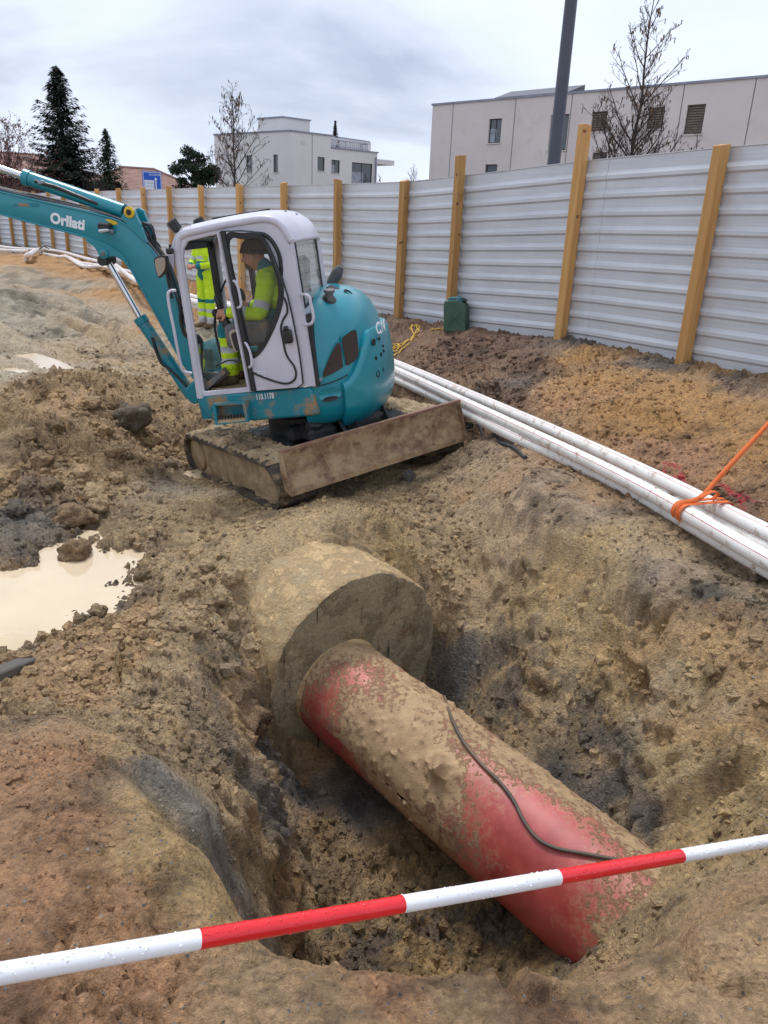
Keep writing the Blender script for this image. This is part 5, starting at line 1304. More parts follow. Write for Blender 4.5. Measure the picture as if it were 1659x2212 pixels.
# roof shell
path = catmull([(.80,2.27),(.775,2.34),(.70,2.41),(.5,2.432),(.2,2.447),(-.06,2.443),(-.17,2.40),(-.24,2.32),(-.274,2.21)], 4); nv = 20
P = np.zeros((len(path), nv+1, 3)); tg = np.gradient(path, axis=0); nr = np.stack([tg[:, 1], -tg[:, 0]], 1); nr /= np.linalg.norm(nr, axis=1)[:, None]
if nr[len(nr)//2, 1] < 0: nr = -nr
for i, (x, z) in enumerate(path):
    for j in range(nv+1):
        v = j/nv; e_ = 1-(2*v-1)**4; d_ = .055*e_ - .0
        P[i, j] = (x+nr[i, 0]*d_, .895 + (far-.895)*v, z+nr[i, 1]*d_)
b = MB(); b.grid(P); roof = hpart(b, 'roof', M_CAB, cabf, smooth=True); so_ = roof.modifiers.new('thick', 'SOLIDIFY'); so_.thickness = .03; so_.offset = -1
for x, y in ((.1,.55),(-.12,.5),(-.1,.25),(-.17,.35)):
    b = MB(); j = int(np.argmin(np.abs(path[:, 0]-x))); b.lathe([(.012,0),(.012,.004),(.006,.006)], (path[j,0]+nr[j,0]*.055, y, path[j,1]+nr[j,1]*.055), (nr[j,0],0,nr[j,1]), 10); hpart(b, 'plug', M_TRIM, roof)
# headliner (dark inside of the roof)
b = MB(); b.box((.27,.41,2.372), (.95,.82,.02)); hpart(b, 'headliner', M_TRIM, cabf, smooth=False)
# rear wall with window
rw = [locpx(*p, 0, -.275)[1:] for p in ((634,520),(678,500),(696,628),(657,664))]
rwo = [(.884,2.235),(far,2.235),(far,1.0),(.884,1.0)]
b = MB(); mk = lambda x: (lambda y, z: (x, y, z)); b.ring(rwo, [tuple(p) for p in rw], mk(-.282), mk(-.25)); rear = hpart(b, 'rear_wall', M_CAB, cabf, smooth=False)
b = MB(); c_ = np.mean(rw, 0); b.ring([tuple(c_+(p-c_)*1.03) for p in rw], [tuple(c_+(p-c_)*.94) for p in rw], mk(-.288), mk(-.278)); hpart(b, 'rear_gasket', M_TRIM, rear, smooth=False)
b = MB(); b.add([(-.28, *p) for p in rw], [(0,1,2,3)]); hpart(b, 'rear_window', M_GLASSR, rear, smooth=False)
# wide rear pillar skin
rp = [hs(*Z3(*p), .886) for p in ((1075,560),(1165,330),(1200,300),(1440,1965),(1325,1990),(1200,1300),(1130,1000))]
b = MB(); b.prism(rp, side(.872), side(.889)); hpart(b, 'rear_pillar', M_CAB, cabf, smooth=False)
# black rubber seal arc seen behind the open door
arc = catmull([hs(*Z3(*p), .89) for p in ((760,195),(870,210),(960,290),(1030,420),(1060,560),(1065,640),(1040,720))], 5)
b = MB(); b.tube([(x,.886,z) for x, z in arc], .018, 8); hpart(b, 'door_seal', M_TRIM, cabf)

# --- door, swung open flat against the side
dout = [hs(*Z3(*p), .92) for p in ((325,175),(520,172),(700,175),(770,188),(830,225),(900,320),(960,450),(1010,580),(1070,740),(1130,930),(1190,1190),(1240,1450),(1285,1720),(1312,1980),(1000,2005),(690,2030),(600,1560),(500,1060),(410,600))]
din = catmull([hs(*Z3(*p), .92) for p in ((455,285),(640,262),(790,248),(850,300),(930,480),(1000,680),(1030,830),(1025,960),(990,1130),(930,1310),(850,1480),(770,1570),(715,1570),(680,1440),(610,1130),(535,760))], 4, True)
cc = np.array(hs(*Z3(760, 860), .92)); do_ = star(dout, cc, 96); di_ = star(din, cc, 96)
dmid = [tuple(np.array(q) + (np.array(p)-np.array(q))*min(1., .052/max(1e-6, np.hypot(*(np.array(p)-np.array(q)))))) for p, q in zip(do_, di_)]
b = MB(); b.ring(do_, dmid, side(.902), side(.926)); door = hpart(b, 'door', M_CAB, digger, smooth=False)
b = MB(); b.ring(dmid, di_, side(.900), side(.930)); hpart(b, 'window_gasket', M_TRIM, door, smooth=False)
b = MB(); b.add([(x, .914, z) for x, z in di_], [tuple(range(len(di_)))]); hpart(b, 'door_glass', M_GLASSD, door, smooth=False)
b = MB(); b.tube([(x, .905, z) for x, z in do_], .011, 6, closed=True); hpart(b, 'door_gap', M_TRIM, door)
b = MB(); b.hexa([(-.315,.80,1.0),(-.268,.80,1.0),(-.268,.872,1.0),(-.315,.872,1.0),(-.315,.72,1.62),(-.268,.72,1.62),(-.268,.872,1.62),(-.315,.80,1.62)]); hpart(b, 'cab_gap', M_TRIM, digger, smooth=False)
fe = [hs(*Z3(*p), .93) for p in ((325,175),(410,600),(500,1060),(600,1560),(690,2030))]
b = MB(); b.tube([(x-.045,.930,z) for x, z in fe], .026, 8); hpart(b, 'front_gasket', M_TRIM, door)
b = MB(); b.tube([(x+.0,.925,z) for x, z in fe], .014, 8); hpart(b, 'front_edge', M_CAB, door)
lp_ = catmull([hs(*Z3(*p), .93) for p in ((1050,870),(1120,990),(1135,1110),(1085,1200),(1062,1300),(1085,1430),(1110,1560),(1150,1650),(1215,1740),(1238,1830),(1215,1900),(1150,1938),(1060,1935),(930,1895),(800,1845),(690,1790))], 5)
b = MB(); b.tube([(x,.931,z) for x, z in lp_], .0095, 8); hpart(b, 'rubber_seam', M_TRIM, door)
for pts in (((455,745),(520,755),(560,820),(590,960),(595,1030),(560,1060),(520,1050)), ((600,1470),(650,1480),(690,1540),(715,1640),(720,1720),(690,1755),(650,1745))):
    hp_ = catmull([hs(*Z3(*p), .97) for p in pts], 5); m_ = len(hp_)
    b = MB(); b.tube([(x, .925+.045*min(1, 4*min(i, m_-1-i)/m_), z) for i, (x, z) in enumerate(hp_)], .0115, 10); hpart(b, 'door_handle', M_CAB, door)
lx, lz = hs(*Z3(1140,1390), .94); b = MB(); b.cbox((lx,.945,lz), (.085,.05,.12), .015); b.cbox((lx,.955,lz+.07), (.04,.04,.04), .01); hpart(b, 'latch', M_TRIM, door)
for k, (x0, y0, x1, y1) in enumerate(((750,1805,885,1805),(770,1828,888,1830),(790,1852,888,1858))):
    b = MB(); a_, c_ = hs(*Z3(x0,y0), .928), hs(*Z3(x1,y1), .928); b.bar((a_[0],.928,a_[1]), (c_[0],.928,c_[1]), .003, .006, (0,1,0)); hpart(b, 'white_stripe', M_WHITE, door, smooth=False)
# grab rails and mirror
def rail(name, zs_, y0, y1, r, parent=cabf, M=Z3):
    hp_ = catmull([hs(*M(*p), y1) for p in zs_], 5); m_ = len(hp_); b = MB()
    b.tube([(x, y0+(y1-y0)*min(1, 5*min(i, m_-1-i)/m_), z) for i, (x, z) in enumerate(hp_)], r, 10); return hpart(b, name, M_CAB, parent)
Z6 = lambda x, y: (328+.196*x, 445.2+.196*y)
rail('grab_rail', ((250,935),(200,935),(178,980),(195,1120),(240,1340),(280,1560),(320,1750),(345,1825),(430,1850)), .87, .90, .0135, M=Z6)
rail('grab_handle', ((1265,920),(1340,905),(1395,940),(1410,1010),(1440,1150),(1430,1220),(1390,1255),(1310,1260)), .885, .95, .0135)
mx_, mz_ = hs(*Z6(105,660), .95); b = MB(); mo = catmull([hs(*Z6(*p), .95) for p in ((45,570),(150,545),(172,600),(165,700),(100,785),(75,770),(48,680))], 4, True)
b.prism([tuple(p) for p in mo], side(.92), side(.975)); b.cbox((mx_-.10,.94,mz_+.11), (.07,.03,.05), .01); mir = hpart(b, 'mirror', M_TRIM, cabf, bevel=.012)
b = MB(); mi_ = [tuple(np.mean(mo, 0) + (p-np.mean(mo, 0))*.84) for p in mo]; b.prism(mi_, side(.974), side(.978)); hpart(b, 'mirror_glass', pmat('mirror glass', (.5,.52,.55,1), None, rough=.08, metal=1.), mir, smooth=False)
bp_ = [hs(*Z6(*p), .88) for p in ((175,490),(245,445),(245,690),(215,640),(178,590))]; b = MB(); b.prism(bp_, side(.86), side(.885)); hpart(b, 'bracket_plate', M_CAB, cabf, smooth=False)
# roof lamps
for (x, y), yy, rz_ in (((240,220), .80, .5), ((530,195), .25, .2)):
    q = locpx(*Z6(x, y), 1, yy); b = MB(); Rm = rotz(rz_)@np.array([[math.cos(.5),0,math.sin(.5)],[0,1,0],[-math.sin(.5),0,math.cos(.5)]])
    b.cbox(q, (.075,.13,.10), .012, Rm)
    for k in (-1, 0, 1): b.box(q + Rm@np.array([-.042,k*.04,0]), (.012,.012,.09), Rm)
    lamp = hpart(b, 'work_lamp', M_TRIM, roof, smooth=False)
    b = MB(); b.cbox(q + Rm@np.array([.036,0,0]), (.008,.115,.085), .003, Rm); hpart(b, 'lens', pmat('lamp lens', lin(120,112,108), None, rough=.15, coat=.5), lamp, smooth=False)
    b = MB(); b.tube([q+np.array([-.02,0,-.03]), q+np.array([-.05,0,-.10])], .016, 8); b.tube(catmull([q+np.array([-.04,0,0]), q+np.array([-.13,-.02,.0]), q+np.array([-.18,-.03,-.08])], 5), .006, 6); hpart(b, 'lamp_mount', M_CAP, lamp)
b = MB(); b.bar((.55,.45,2.50), (.05,.3,2.515), .03, .02); hpart(b, 'roof_strip', M_TRIM, roof, smooth=False)

# --- inside the cab
b = MB(); b.cbox((.02,.42,1.28), (.52,.52,.42), .05); hpart(b, 'seat_base', M_DARKM)
b = MB(); b.cbox((.10,.42,1.50), (.50,.48,.10), .04); b.cbox((-.14,.42,1.80), (.11,.46,.60), .05, np.array([[math.cos(.15),0,-math.sin(.15)],[0,1,0],[math.sin(.15),0,math.cos(.15)]])); hpart(b, 'seat', M_SEAT)
for yy in (.74, .10):
    b = MB(); b.cbox((.30,yy,1.50), (.42,.12,.22), .03); con = hpart(b, 'console', M_GREY)
    b = MB(); b.lathe([(.045,0),(.04,.03),(.045,.05),(.03,.08),(.034,.1),(.018,.13),(.016,.2),(.026,.22),(.028,.28),(.015,.31)], (.48,yy,1.56), (.2,0,1), 14); hpart(b, 'joystick', M_TRIM, con)
# beige and black lever plate of the near console
pl = catmull([hs(*Z3(*p), .82) for p in ((455,1340),(540,1310),(560,1330),(570,1550),(520,1560),(480,1460))], 3, True); b = MB(); b.prism([tuple(p) for p in pl], side(.80), side(.82)); hpart(b, 'console_plate', M_TAN, bevel=.006)
pl2 = [tuple(np.mean(pl, 0)+(p-np.mean(pl, 0))*.86+np.array([-.015,-.01])) for p in pl]; b = MB(); b.prism(pl2, side(.815), side(.828)); hpart(b, 'console_cover', M_DARKM)
for yy in (.52, .34):
    b = MB(); b.tube(catmull([(.66,yy,1.03),(.69,yy,1.3),(.70,yy,1.55),(.665,yy,1.68)], 5), .013, 8); b.lathe([(.0,0),(.03,.01),(.034,.04),(.02,.07)], (.665,yy,1.66), (0,0,1), 12); hpart(b, 'travel_lever', M_TRIM)
b = MB(); b.bar((.80,.75,1.06), (.58,.75,1.20), .05, .09, (0,1,0)); b.bar((.80,.62,1.06), (.60,.62,1.16), .04, .07, (0,1,0)); hpart(b, 'pedal_rest', M_GREY, smooth=False)
b = MB(); b.tube(catmull([(.62,.86,1.26),(.48,.87,1.30),(.36,.87,1.27)], 4), .008, 6); hpart(b, 'safety_bar', M_TRIM)
b = MB(); b.tube(catmull([(.74,.2,2.3),(.70,.25,2.0),(.72,.2,1.75),(.68,.25,1.6)], 6), .006, 6); b.tube([(.78,.0,1.85),(.60,.15,2.02)], .010, 6); hpart(b, 'cab_cable', M_TRIM)

# --- boom, hoses, cylinders (boom plane y = 0)
bw_ = .105
up = [hs(*p, bw_) for p in ((-260,345),(-140,378),(0,414),(79,433),(185,457),(238,471),(265,482),(291,501),(318,530),(342,560),(360,594),(376,640),(395,700),(418,762))]
lo = [hs(*p, bw_) for p in ((-260,395),(-140,425),(0,462),(79,484),(159,505),(206,521),(250,545),(281,580),(299,612),(318,645),(345,695),(372,745),(398,790),(425,825))]
b = MB(); ou = catmull(up, 4); ol = catmull(lo, 4)
poly = [tuple(p) for p in ou] + [tuple(hs(*p, bw_)) for p in ((445,790),(452,812),(440,835))] + [tuple(p) for p in ol[::-1]]
N_ = len(ou); assert len(ol) == N_
# side plates as strips between upper and lower edge: stays clean on the bend
for yy in (bw_, -bw_):
    G_ = np.zeros((N_, 2, 3)); G_[:, 0] = [(p[0], yy, p[1]) for p in ou]; G_[:, 1] = [(p[0], yy, p[1]) for p in ol]; b.grid(G_)
for e_ in (ou, ol):
    G_ = np.zeros((N_, 2, 3)); G_[:, 0] = [(p[0], bw_, p[1]) for p in e_]; G_[:, 1] = [(p[0], -bw_, p[1]) for p in e_]; b.grid(G_)
for k in (0, -1): b.add([(ou[k][0], bw_, ou[k][1]), (ol[k][0], bw_, ol[k][1]), (ol[k][0], -bw_, ol[k][1]), (ou[k][0], -bw_, ou[k][1])], [(0,1,2,3)])
bm_ = bmesh.new(); boom = hpart(b, 'boom', M_TEAL, smooth=True, angle=35)
bm_.from_mesh(boom.data); bmesh.ops.remove_doubles(bm_, verts=bm_.verts, dist=.0005); bmesh.ops.recalc_face_normals(bm_, faces=bm_.faces); bm_.to_mesh(boom.data); bm_.free()
bv = boom.modifiers.new('edge', 'BEVEL'); bv.width = .012; bv.segments = 2; bv.limit_method = 'ANGLE'; bv.angle_limit = R_(40)
# edge flanges
b = MB(); b.tube([(p[0], bw_, p[1]) for p in ol], .010, 6); b.tube([(p[0], bw_, p[1]) for p in ou], .010, 6); hpart(b, 'edge_flange', M_TEAL, boom)
# pressed recess near the tip
rc = catmull([hs(*Z5(*p), bw_) for p in ((105,465),(130,445),(290,440),(320,462),(290,470),(150,465))], 3, True); b = MB(); b.prism([tuple(p) for p in rc], side(bw_), side(bw_+.004)); hpart(b, 'pressed_panel', M_TEALM, boom)
# foot casting between house and boom
b = MB(); b.cbox((.93,0,.92), (.34,.34,.34), .05); b.lathe([(.11,-.24),(.11,.24)], (1.13,0,.86), (0,0,1), 18); foot = hpart(b, 'swing_post', M_TEALM)
f_ = [hs(*p, .13) for p in ((405,865),(400,840),(420,820),(450,806),(462,830),(440,868),(418,874))]; b = MB(); b.prism(f_, side(-.13), side(.13)); hpart(b, 'boom_foot', M_TEALM, foot, bevel=.015)
# bracket under the boom for the lift cylinder, and pin
br = catmull([hs(*Z5(*p), .115) for p in ((690,735),(760,790),(790,830),(815,880),(850,897),(890,880),(930,870),(990,905),(1060,960),(1000,860),(900,790),(800,745))], 2, True)
b = MB(); b.prism([tuple(p) for p in br], side(-.115), side(.115)); hpart(b, 'cylinder_bracket', M_TEAL, boom)
def pin(px, py, y, r, mats, parent):
    x, z = hs(px, py, y); b = MB(); b.lathe([(r,-.004),(r,.014),(r*.86,.018)], (x,y,z), (0,1,0), 22); o = hpart(b, 'pin_boss', mats[0], parent)
    b = MB(); b.lathe([(r*.55,.0),(r*.55,.026),(r*.3,.028)], (x,y,z), (0,1,0), 6); hpart(b, 'pin_bolt', mats[1], o)
pin(*Z5(850,855), .115, .045, (M_TEAL, M_GREY), boom)
pin(*Z5(1058,515), .115, .052, (M_YEL, M_DARKM), boom)
# bracket on top for the arm cylinder
tb = [hs(*Z5(*p), .115) for p in ((985,560),(1015,500),(1055,478),(1095,500),(1110,545),(1150,630),(1195,760),(1100,680))]
b = MB(); b.prism(tb, side(.075), side(.115)); b.prism(tb, side(-.115), side(-.075)); hpart(b, 'arm_bracket', M_TEAL, boom)
yp = catmull([hs(*Z5(*p), bw_) for p in ((860,570),(920,578),(965,605),(930,618),(895,600))], 3, True); b = MB(); b.prism([tuple(p) for p in yp], side(bw_), side(bw_+.002)); hpart(b, 'paint_patch', M_YEL, boom, smooth=False)
def cyl3(name, a, c, r, mat, parent, y=0., n=16):
    a = np.array([a[0], y, a[1]]); c = np.array([c[0], y, c[1]]); b = MB(); b.tube([a, c], r, n); return hpart(b, name, mat, parent)
ha, hb_ = hs(53, 382, 0), hs(268, 456, 0)
arm = cyl3('arm_cylinder', ha, hb_, .068, M_TEAL, digger)
cyl3('gland', ha, (ha[0]+(hb_[0]-ha[0])*.06, ha[1]+(hb_[1]-ha[1])*.06), .076, M_TEAL, arm)
cyl3('rod', (ha[0]-(hb_[0]-ha[0])*.75, ha[1]-(hb_[1]-ha[1])*.75), ha, .034, M_CHROME, arm)
cyl3('rod_eye', hb_, hs(*Z5(1058,515), 0), .045, M_DARKM, arm)
pa, pb = hs(*Z5(290,262), .07), hs(*Z5(790,430), .07)
b = MB(); b.tube([(pa[0],.075,pa[1]), (pa[0]+(pb[0]-pa[0])*.35,.085,pa[1]+(pb[1]-pa[1])*.30), (pb[0],.06,pb[1]-.02)], [.016,.02,.016], 8); hpart(b, 'feed_hose', M_TRIM, arm)
b = MB(); p = hs(*Z5(335,272), .09); b.cbox((p[0],.085,p[1]), (.07,.03,.035), .008); hpart(b, 'hose_fitting', M_CAP, arm)
la, lb, lc = hs(231, 562, 0), hs(302, 686, 0), hs(414, 856, 0)
lift = cyl3('lift_cylinder', lb, lc, .062, M_TEALM, digger); cyl3('rod', la, lb, .032, M_CHROME, lift); cyl3('gland', lb, (lb[0]+(lc[0]-lb[0])*.07, lb[1]+(lc[1]-lb[1])*.07), .07, M_TEALM, lift)
b = MB(); b.tube([(la[0],-.1,la[1]), (la[0],.1,la[1])], .05, 14); hpart(b, 'rod_eye', M_DARKM, lift)
ld = hs(372, 800, .06); b = MB(); b.tube(catmull([(lb[0]-.12,.07,lb[1]-.2), (ld[0]+.1,.075,ld[1]+.1), (ld[0],.08,ld[1]), (lc[0]-.04,.06,lc[1]+.06)], 5), .014, 8); hpart(b, 'feed_hose', M_TRIM, lift)
# hoses along the boom top and the loops behind the bracket
for k, yy in enumerate((.06, .0, -.06)):
    b = MB(); b.tube([(p[0]+.0, yy, p[1]+.022+.006*math.sin(i*.5+k)) for i, p in enumerate(ou[:46])], .013, 8); hpart(b, 'boom_hose', M_GREY if k != 1 else M_TRIM, boom)
for k, pts in enumerate((((1120,660),(1200,610),(1260,700),(1270,800),(1300,880)), ((1110,640),(1190,640),(1235,740),(1240,800),(1280,870)), ((1150,600),(1230,620),(1255,690),(1240,770),(1290,900)), ((1250,740),(1300,790),(1310,870),(1290,910)))):
    b = MB(); yy = .05-.04*k; b.tube(catmull([(*[hs(*Z5(*p), yy)[0]], yy, hs(*Z5(*p), yy)[1]) for p in pts], 6), .013, 8); hpart(b, 'hose_loop', M_TRIM, boom)
for k, pts in enumerate((((1360,920),(1390,1050),(1420,1140)), ((1345,900),(1380,1080),(1410,1217)))):
    b = MB(); b.tube(catmull([(hs(*Z5(*p), .12)[0], .12+.02*k, hs(*Z5(*p), .12)[1]) for p in pts], 6), .014, 8); hpart(b, 'hose_loop', M_TRIM, boom)
hb2 = [(x, y) for x, y in ((345,1000),(370,1100),(375,1250),(420,1400),(500,1440),(545,1540),(520,1620),(480,1600))]
for k in range(3):
    b = MB(); b.tube(catmull([(hs(*Z6(x+8*k,y), .0)[0], .12-.06*k, hs(*Z6(x+8*k,y), .0)[1]) for x, y in hb2], 5), .02, 8); hpart(b, 'foot_hose', M_TRIM, foot)
b = MB()
for y in (1080, 1160, 1260, 1370): p = hs(*Z6(375+(y-1080)*.12, y), .1); b.cbox((p[0],.1,p[1]), (.07,.06,.05), .008)
hpart(b, 'hose_clamp', M_GREY, foot, smooth=False)
# boom work lamp
p = hs(*Z5(862,628), .14); b = MB(); b.cbox((p[0],.15,p[1]), (.12,.09,.06), .012, np.array([[.97,0,-.22],[0,1,0],[.22,0,.97]])); wl_ = hpart(b, 'boom_lamp', M_TRIM, boom, smooth=False)
p = hs(*Z5(860,662), .15); b = MB(); b.cbox((p[0],.16,p[1]), (.11,.08,.03), .012); hpart(b, 'lens', pmat('clear lamp lens', lin(214,218,226), None, rough=.12, coat=.6), wl_, smooth=False)
p = hs(*Z5(915,670), .13); b = MB(); b.cbox((p[0],.13,p[1]), (.03,.05,.04), .008); hpart(b, 'lamp_bracket', M_CAP, wl_, smooth=False)
# company name on the boom
t0_, t1_ = hs(*Z5(412,596), bw_), hs(*Z5(676,655), bw_); Mx, Lx = side_xf(t0_, t1_, bw_+.003)
text_mesh('lettering', 'Orllati', Lx/2.55, M_WHITE, XH@Mx, boom, .001, bold=.006, sx=.98, spacing=1.04)
# stick and bucket beyond the picture's edge
tip = np.array([(ou[0][0]+ol[0][0])/2, 0, (ou[0][1]+ol[0][1])/2])
b = MB(); b.bar(tip+np.array([-.1,0,.45]), tip+np.array([.45,0,-1.75]), .17, .26, (0,1,0)); stick = hpart(b, 'stick', M_TEAL, digger, smooth=False, bevel=.02)
b = MB(); bk = [(0,0),(.25,.08),(.55,-.1),(.62,-.4),(.42,-.62),(.1,-.68)]; q0 = tip+np.array([.2,0,-1.7])
outl = [(q0[0]+x, q0[2]+z) for x, z in bk]; innl = [(q0[0]+.31+(x-.31)*.9, q0[2]-.3+(z+.3)*.9) for x, z in bk]
for i in range(len(bk)-1):
    b.hexa([(outl[i][0],-.3,outl[i][1]),(outl[i+1][0],-.3,outl[i+1][1]),(outl[i+1][0],.3,outl[i+1][1]),(outl[i][0],.3,outl[i][1]),(innl[i][0],-.3,innl[i][1]),(innl[i+1][0],-.3,innl[i+1][1]),(innl[i+1][0],.3,innl[i+1][1]),(innl[i][0],.3,innl[i][1])])
b.prism(outl, side(.29), side(.31)); b.prism(outl, side(-.31), side(-.29)); hpart(b, 'bucket', M_RUST, digger, smooth=False)

# --- undercarriage
def upart(mb, name, mat, parent=digger, smooth=True, bevel=0):
    o = mb.build(name, mat, parent, smooth=smooth, xf=XU)
    if bevel: bv = o.modifiers.new('edge', 'BEVEL'); bv.width = bevel; bv.segments = 2; bv.limit_method = 'ANGLE'
    return o
def track(vc, w=.40, u0=-1.18, u1=1.03, hgt=.45):
    r = hgt/2; L = u1-u0-2*r; tot = 2*L+2*math.pi*r; n = 168; prof = []
    for k in range(n):
        s = tot*k/n; lug = .022 if (k % 4) in (0, 1) else 0
        if s < L: p, q = (u0+r+s, hgt), (0, 1)
        elif s < L+math.pi*r: a = (s-L)/r; p, q = (u1-r+r*math.sin(a), r+r*math.cos(a)), (math.sin(a), math.cos(a))
        elif s < 2*L+math.pi*r: p, q = (u1-r-(s-L-math.pi*r), 0), (0, -1)
        else: a = (s-2*L-math.pi*r)/r; p, q = (u0+r-r*math.sin(a), r-r*math.cos(a)), (-math.sin(a), -math.cos(a))
        prof.append((p, q, lug))
    m_ = 9; P = np.zeros((n+1, m_, 3)); Q = np.zeros((n+1, m_, 3))
    for k in range(n+1):
        p, q, lug = prof[k % n]
        for j in range(m_):
            v = vc - w/2 + w*j/(m_-1); d = lug*(.6 if j in (0, m_-1) else 1) + .012*float(vnoise(np.array([p[0]*9.]), np.array([p[1]*9.+v*7]), seed=4)[0])
            P[k, j] = (p[0]+q[0]*d, v, p[1]+q[1]*d); Q[k, j] = (p[0]-q[0]*.035, v, p[1]-q[1]*.035)
    b = MB(); b.grid(P); b.grid(Q)
    for j in (0, m_-1):
        G_ = np.stack([P[:, j], Q[:, j]], 1); b.grid(G_)
    tr = upart(b, 'track', M_TRACK, smooth=True)
    Uq, Tq = np.meshgrid(np.linspace(u0+.10, u1-.10, 120), np.linspace(0, 1, 14), indexing='ij'); b = MB()
    for s2 in (-1, 1):
        b.grid(np.stack([Uq, vc + s2*(w/2-.085+.03*fbm(Uq*8, Tq*3, None, 4, 24+s2) + .03*np.sin(math.pi*Tq)*0), .03 + (hgt-.06)*Tq], -1))
    b.cbox(((u0+u1)/2, vc, hgt/2), (u1-u0-.3, w*.6, hgt-.08), .03); fr_ = upart(b, 'track_frame', M_MUDCAKE, tr)
    for u in (u0+r, u1-r):
        b = MB(); b.lathe([(.05,-.16),(.17,-.15),(.185,0),(.17,.15),(.05,.16)], (u, vc, r), (0,1,0), 26); upart(b, 'idler', M_MUDCAKE, tr)
    # mud packed against the outer face and lying on top
    sgn = np.sign(vc)
    nu_, nv_ = 220, 40; U_, V_ = np.meshgrid(np.linspace(u0+.10, u1-.13, nu_), np.linspace(-1, 1, nv_), indexing='ij')
    k1, k2, kid = worley(U_/.05, V_*w/2/.05, 15+int(vc > 0)); edge = np.clip(np.minimum(U_-U_[0, 0], U_[-1, 0]-U_)/.10, 0, 1)*np.clip((1-np.abs(V_))/.12, 0, 1)
    nz = .016*fbm(U_*6, V_*2, None, 4, 14) + .020*(kid-.3)*smooth(0, .3, k2-k1) + .006*fbm(U_*30, V_*9, None, 3, 16)
    G_ = np.stack([U_, vc + V_*w/2*(.985+.02*fbm(U_*9, V_*0+2, None, 3, 18)), hgt - .012 + edge*(.045 + nz)], -1)
    b = MB(); b.grid(G_); upart(b, 'mud_crust', M_MUDCAKE, tr, smooth=True)
    return tr
track(-.85); track(.85)
b = MB(); b.cbox((-.1,0,.36), (.9,1.2,.2), .05); b.cbox((.45,0,.40), (.5,.5,.16), .05); b.lathe([(.38,.4),(.42,.46),(.42,.56)], (0,0,0), (0,0,1), 30)
car = upart(b, 'car_body', M_DARKM)
# black hose covers and swivel bulges between the tracks
for (u, v, z, s) in ((.55,-.32,.52,(.34,.30,.16)), (.62,.12,.54,(.30,.42,.14)), (.35,-.45,.50,(.2,.2,.16)), (.7,.42,.5,(.26,.24,.12)), (.86,-.1,.48,(.2,.5,.08))):
    b = MB(); b.cbox((u,v,z), s, .05, rotz(.3*v)); upart(b, 'guard_plate', M_DARKM, car, smooth=False)
for v in (-.38, .05):
    b = MB(); b.lathe([(.085,-.02),(.085,.05),(.06,.07)], (.62,v,.6), (.5,0,1), 18); upart(b, 'hose_boss', M_DARKM, car)
for v in (-.2, .3, -.05):
    b = MB(); b.tube(catmull([(.2,v,.58),(.55,v+.06,.68),(.85,v,.55),(1.0,v*.8,.45)], 6), .018, 8); upart(b, 'hose', M_TRIM, car)
# dozer blade: curved plate with end ribs and push arms
nb, mb_ = 60, 12; Pf = np.zeros((nb+1, mb_+1, 3)); Pb = np.zeros((nb+1, mb_+1, 3)); BZ0, BZ1 = .20, .585
for i in range(nb+1):
    v = -.985 + 1.97*i/nb
    for j in range(mb_+1):
        t = j/mb_; cv = -.055*math.sin(math.pi*min(1, t*1.05)) + .035*(1-t)
        nz = .006*float(fbm(np.array([v*6]), np.array([t*4.]), None, 3, 5)[0])
        z = BZ0 + (BZ1-BZ0)*t + (.006*math.sin(v*7)+.004*math.sin(v*19) if j in (0, mb_) else 0)
        Pf[i, j] = (1.10+cv+nz, v, z); Pb[i, j] = (1.10+cv-.028, v, z)
b = MB(); b.grid(Pf); b.grid(Pb)
for e_ in ((slice(None), 0), (slice(None), mb_), (0, slice(None)), (nb, slice(None))): b.grid(np.stack([Pf[e_], Pb[e_]], 1))
blade = upart(b, 'dozer_blade', M_RUST)
b = MB(); b.bar((1.08,-.985,BZ1-.005), (1.08,.985,BZ1-.005), .05, .022); upart(b, 'top_lip', pmat('brown blade edge', lin(118,84,70), lin(140,108,90), 6, .7, bump=.4, dirt=(MUD1, .6, 6)), blade, smooth=False)
b = MB(); b.bar((1.135,-.98,BZ0+.012), (1.135,.98,BZ0+.012), .016, .05); upart(b, 'cutting_edge', M_RUST, blade, smooth=False)
for v in (-.42, .42):
    b = MB(); b.bar((.2,v,.30), (1.03,v,.34), .09, .13); upart(b, 'push_arm', M_DARKM, blade, smooth=False)
for v in (-.986, .986):
    b = MB(); b.prism([(1.145,BZ0),(1.06,BZ0+.03),(1.035,(BZ0+BZ1)/2),(1.07,BZ1+.005),(1.10,BZ1)], lambda u, z: (u, v-.008, z), lambda u, z: (u, v+.008, z)); upart(b, 'end_plate', M_RUST, blade, smooth=False)
tag(digger, 'teal and white mini excavator with muddy tracks and raised boom above the pit', 'excavator')
# ------------------------------------------------------------------ people: one continuous skin per figure
M_HIVIS = pmat('hi-vis yellow cloth', lin(190,226,24), lin(206,238,40), 7, .75, bump=.5, bscale=26)
M_REFL = pmat('reflective band', lin(176,180,186), lin(198,200,206), 9, .45)
M_TEALC = pmat('teal work cloth', lin(10,104,112), lin(20,122,130), 8, .8, bump=.4, bscale=30)
M_SKIN = pmat('skin', lin(176,122,98), lin(190,138,112), 9, .55)
M_BEARD = pmat('dark stubble', lin(74,52,44), lin(96,70,58), 30, .8)
M_BOOT = pmat('muddy boot', lin(96,78,58), lin(132,110,82), 9, .8, bump=.6, bscale=40)
M_KNIT = pmat('dark grey knit', (.035,.036,.036,1), (.075,.075,.072,1), 60, .9, bump=.8, bscale=120)
PM = [M_HIVIS, M_REFL, M_TEALC, M_SKIN, M_BEARD, M_BOOT]
HV, RF, TC, SKN, BRD, BT = range(6)
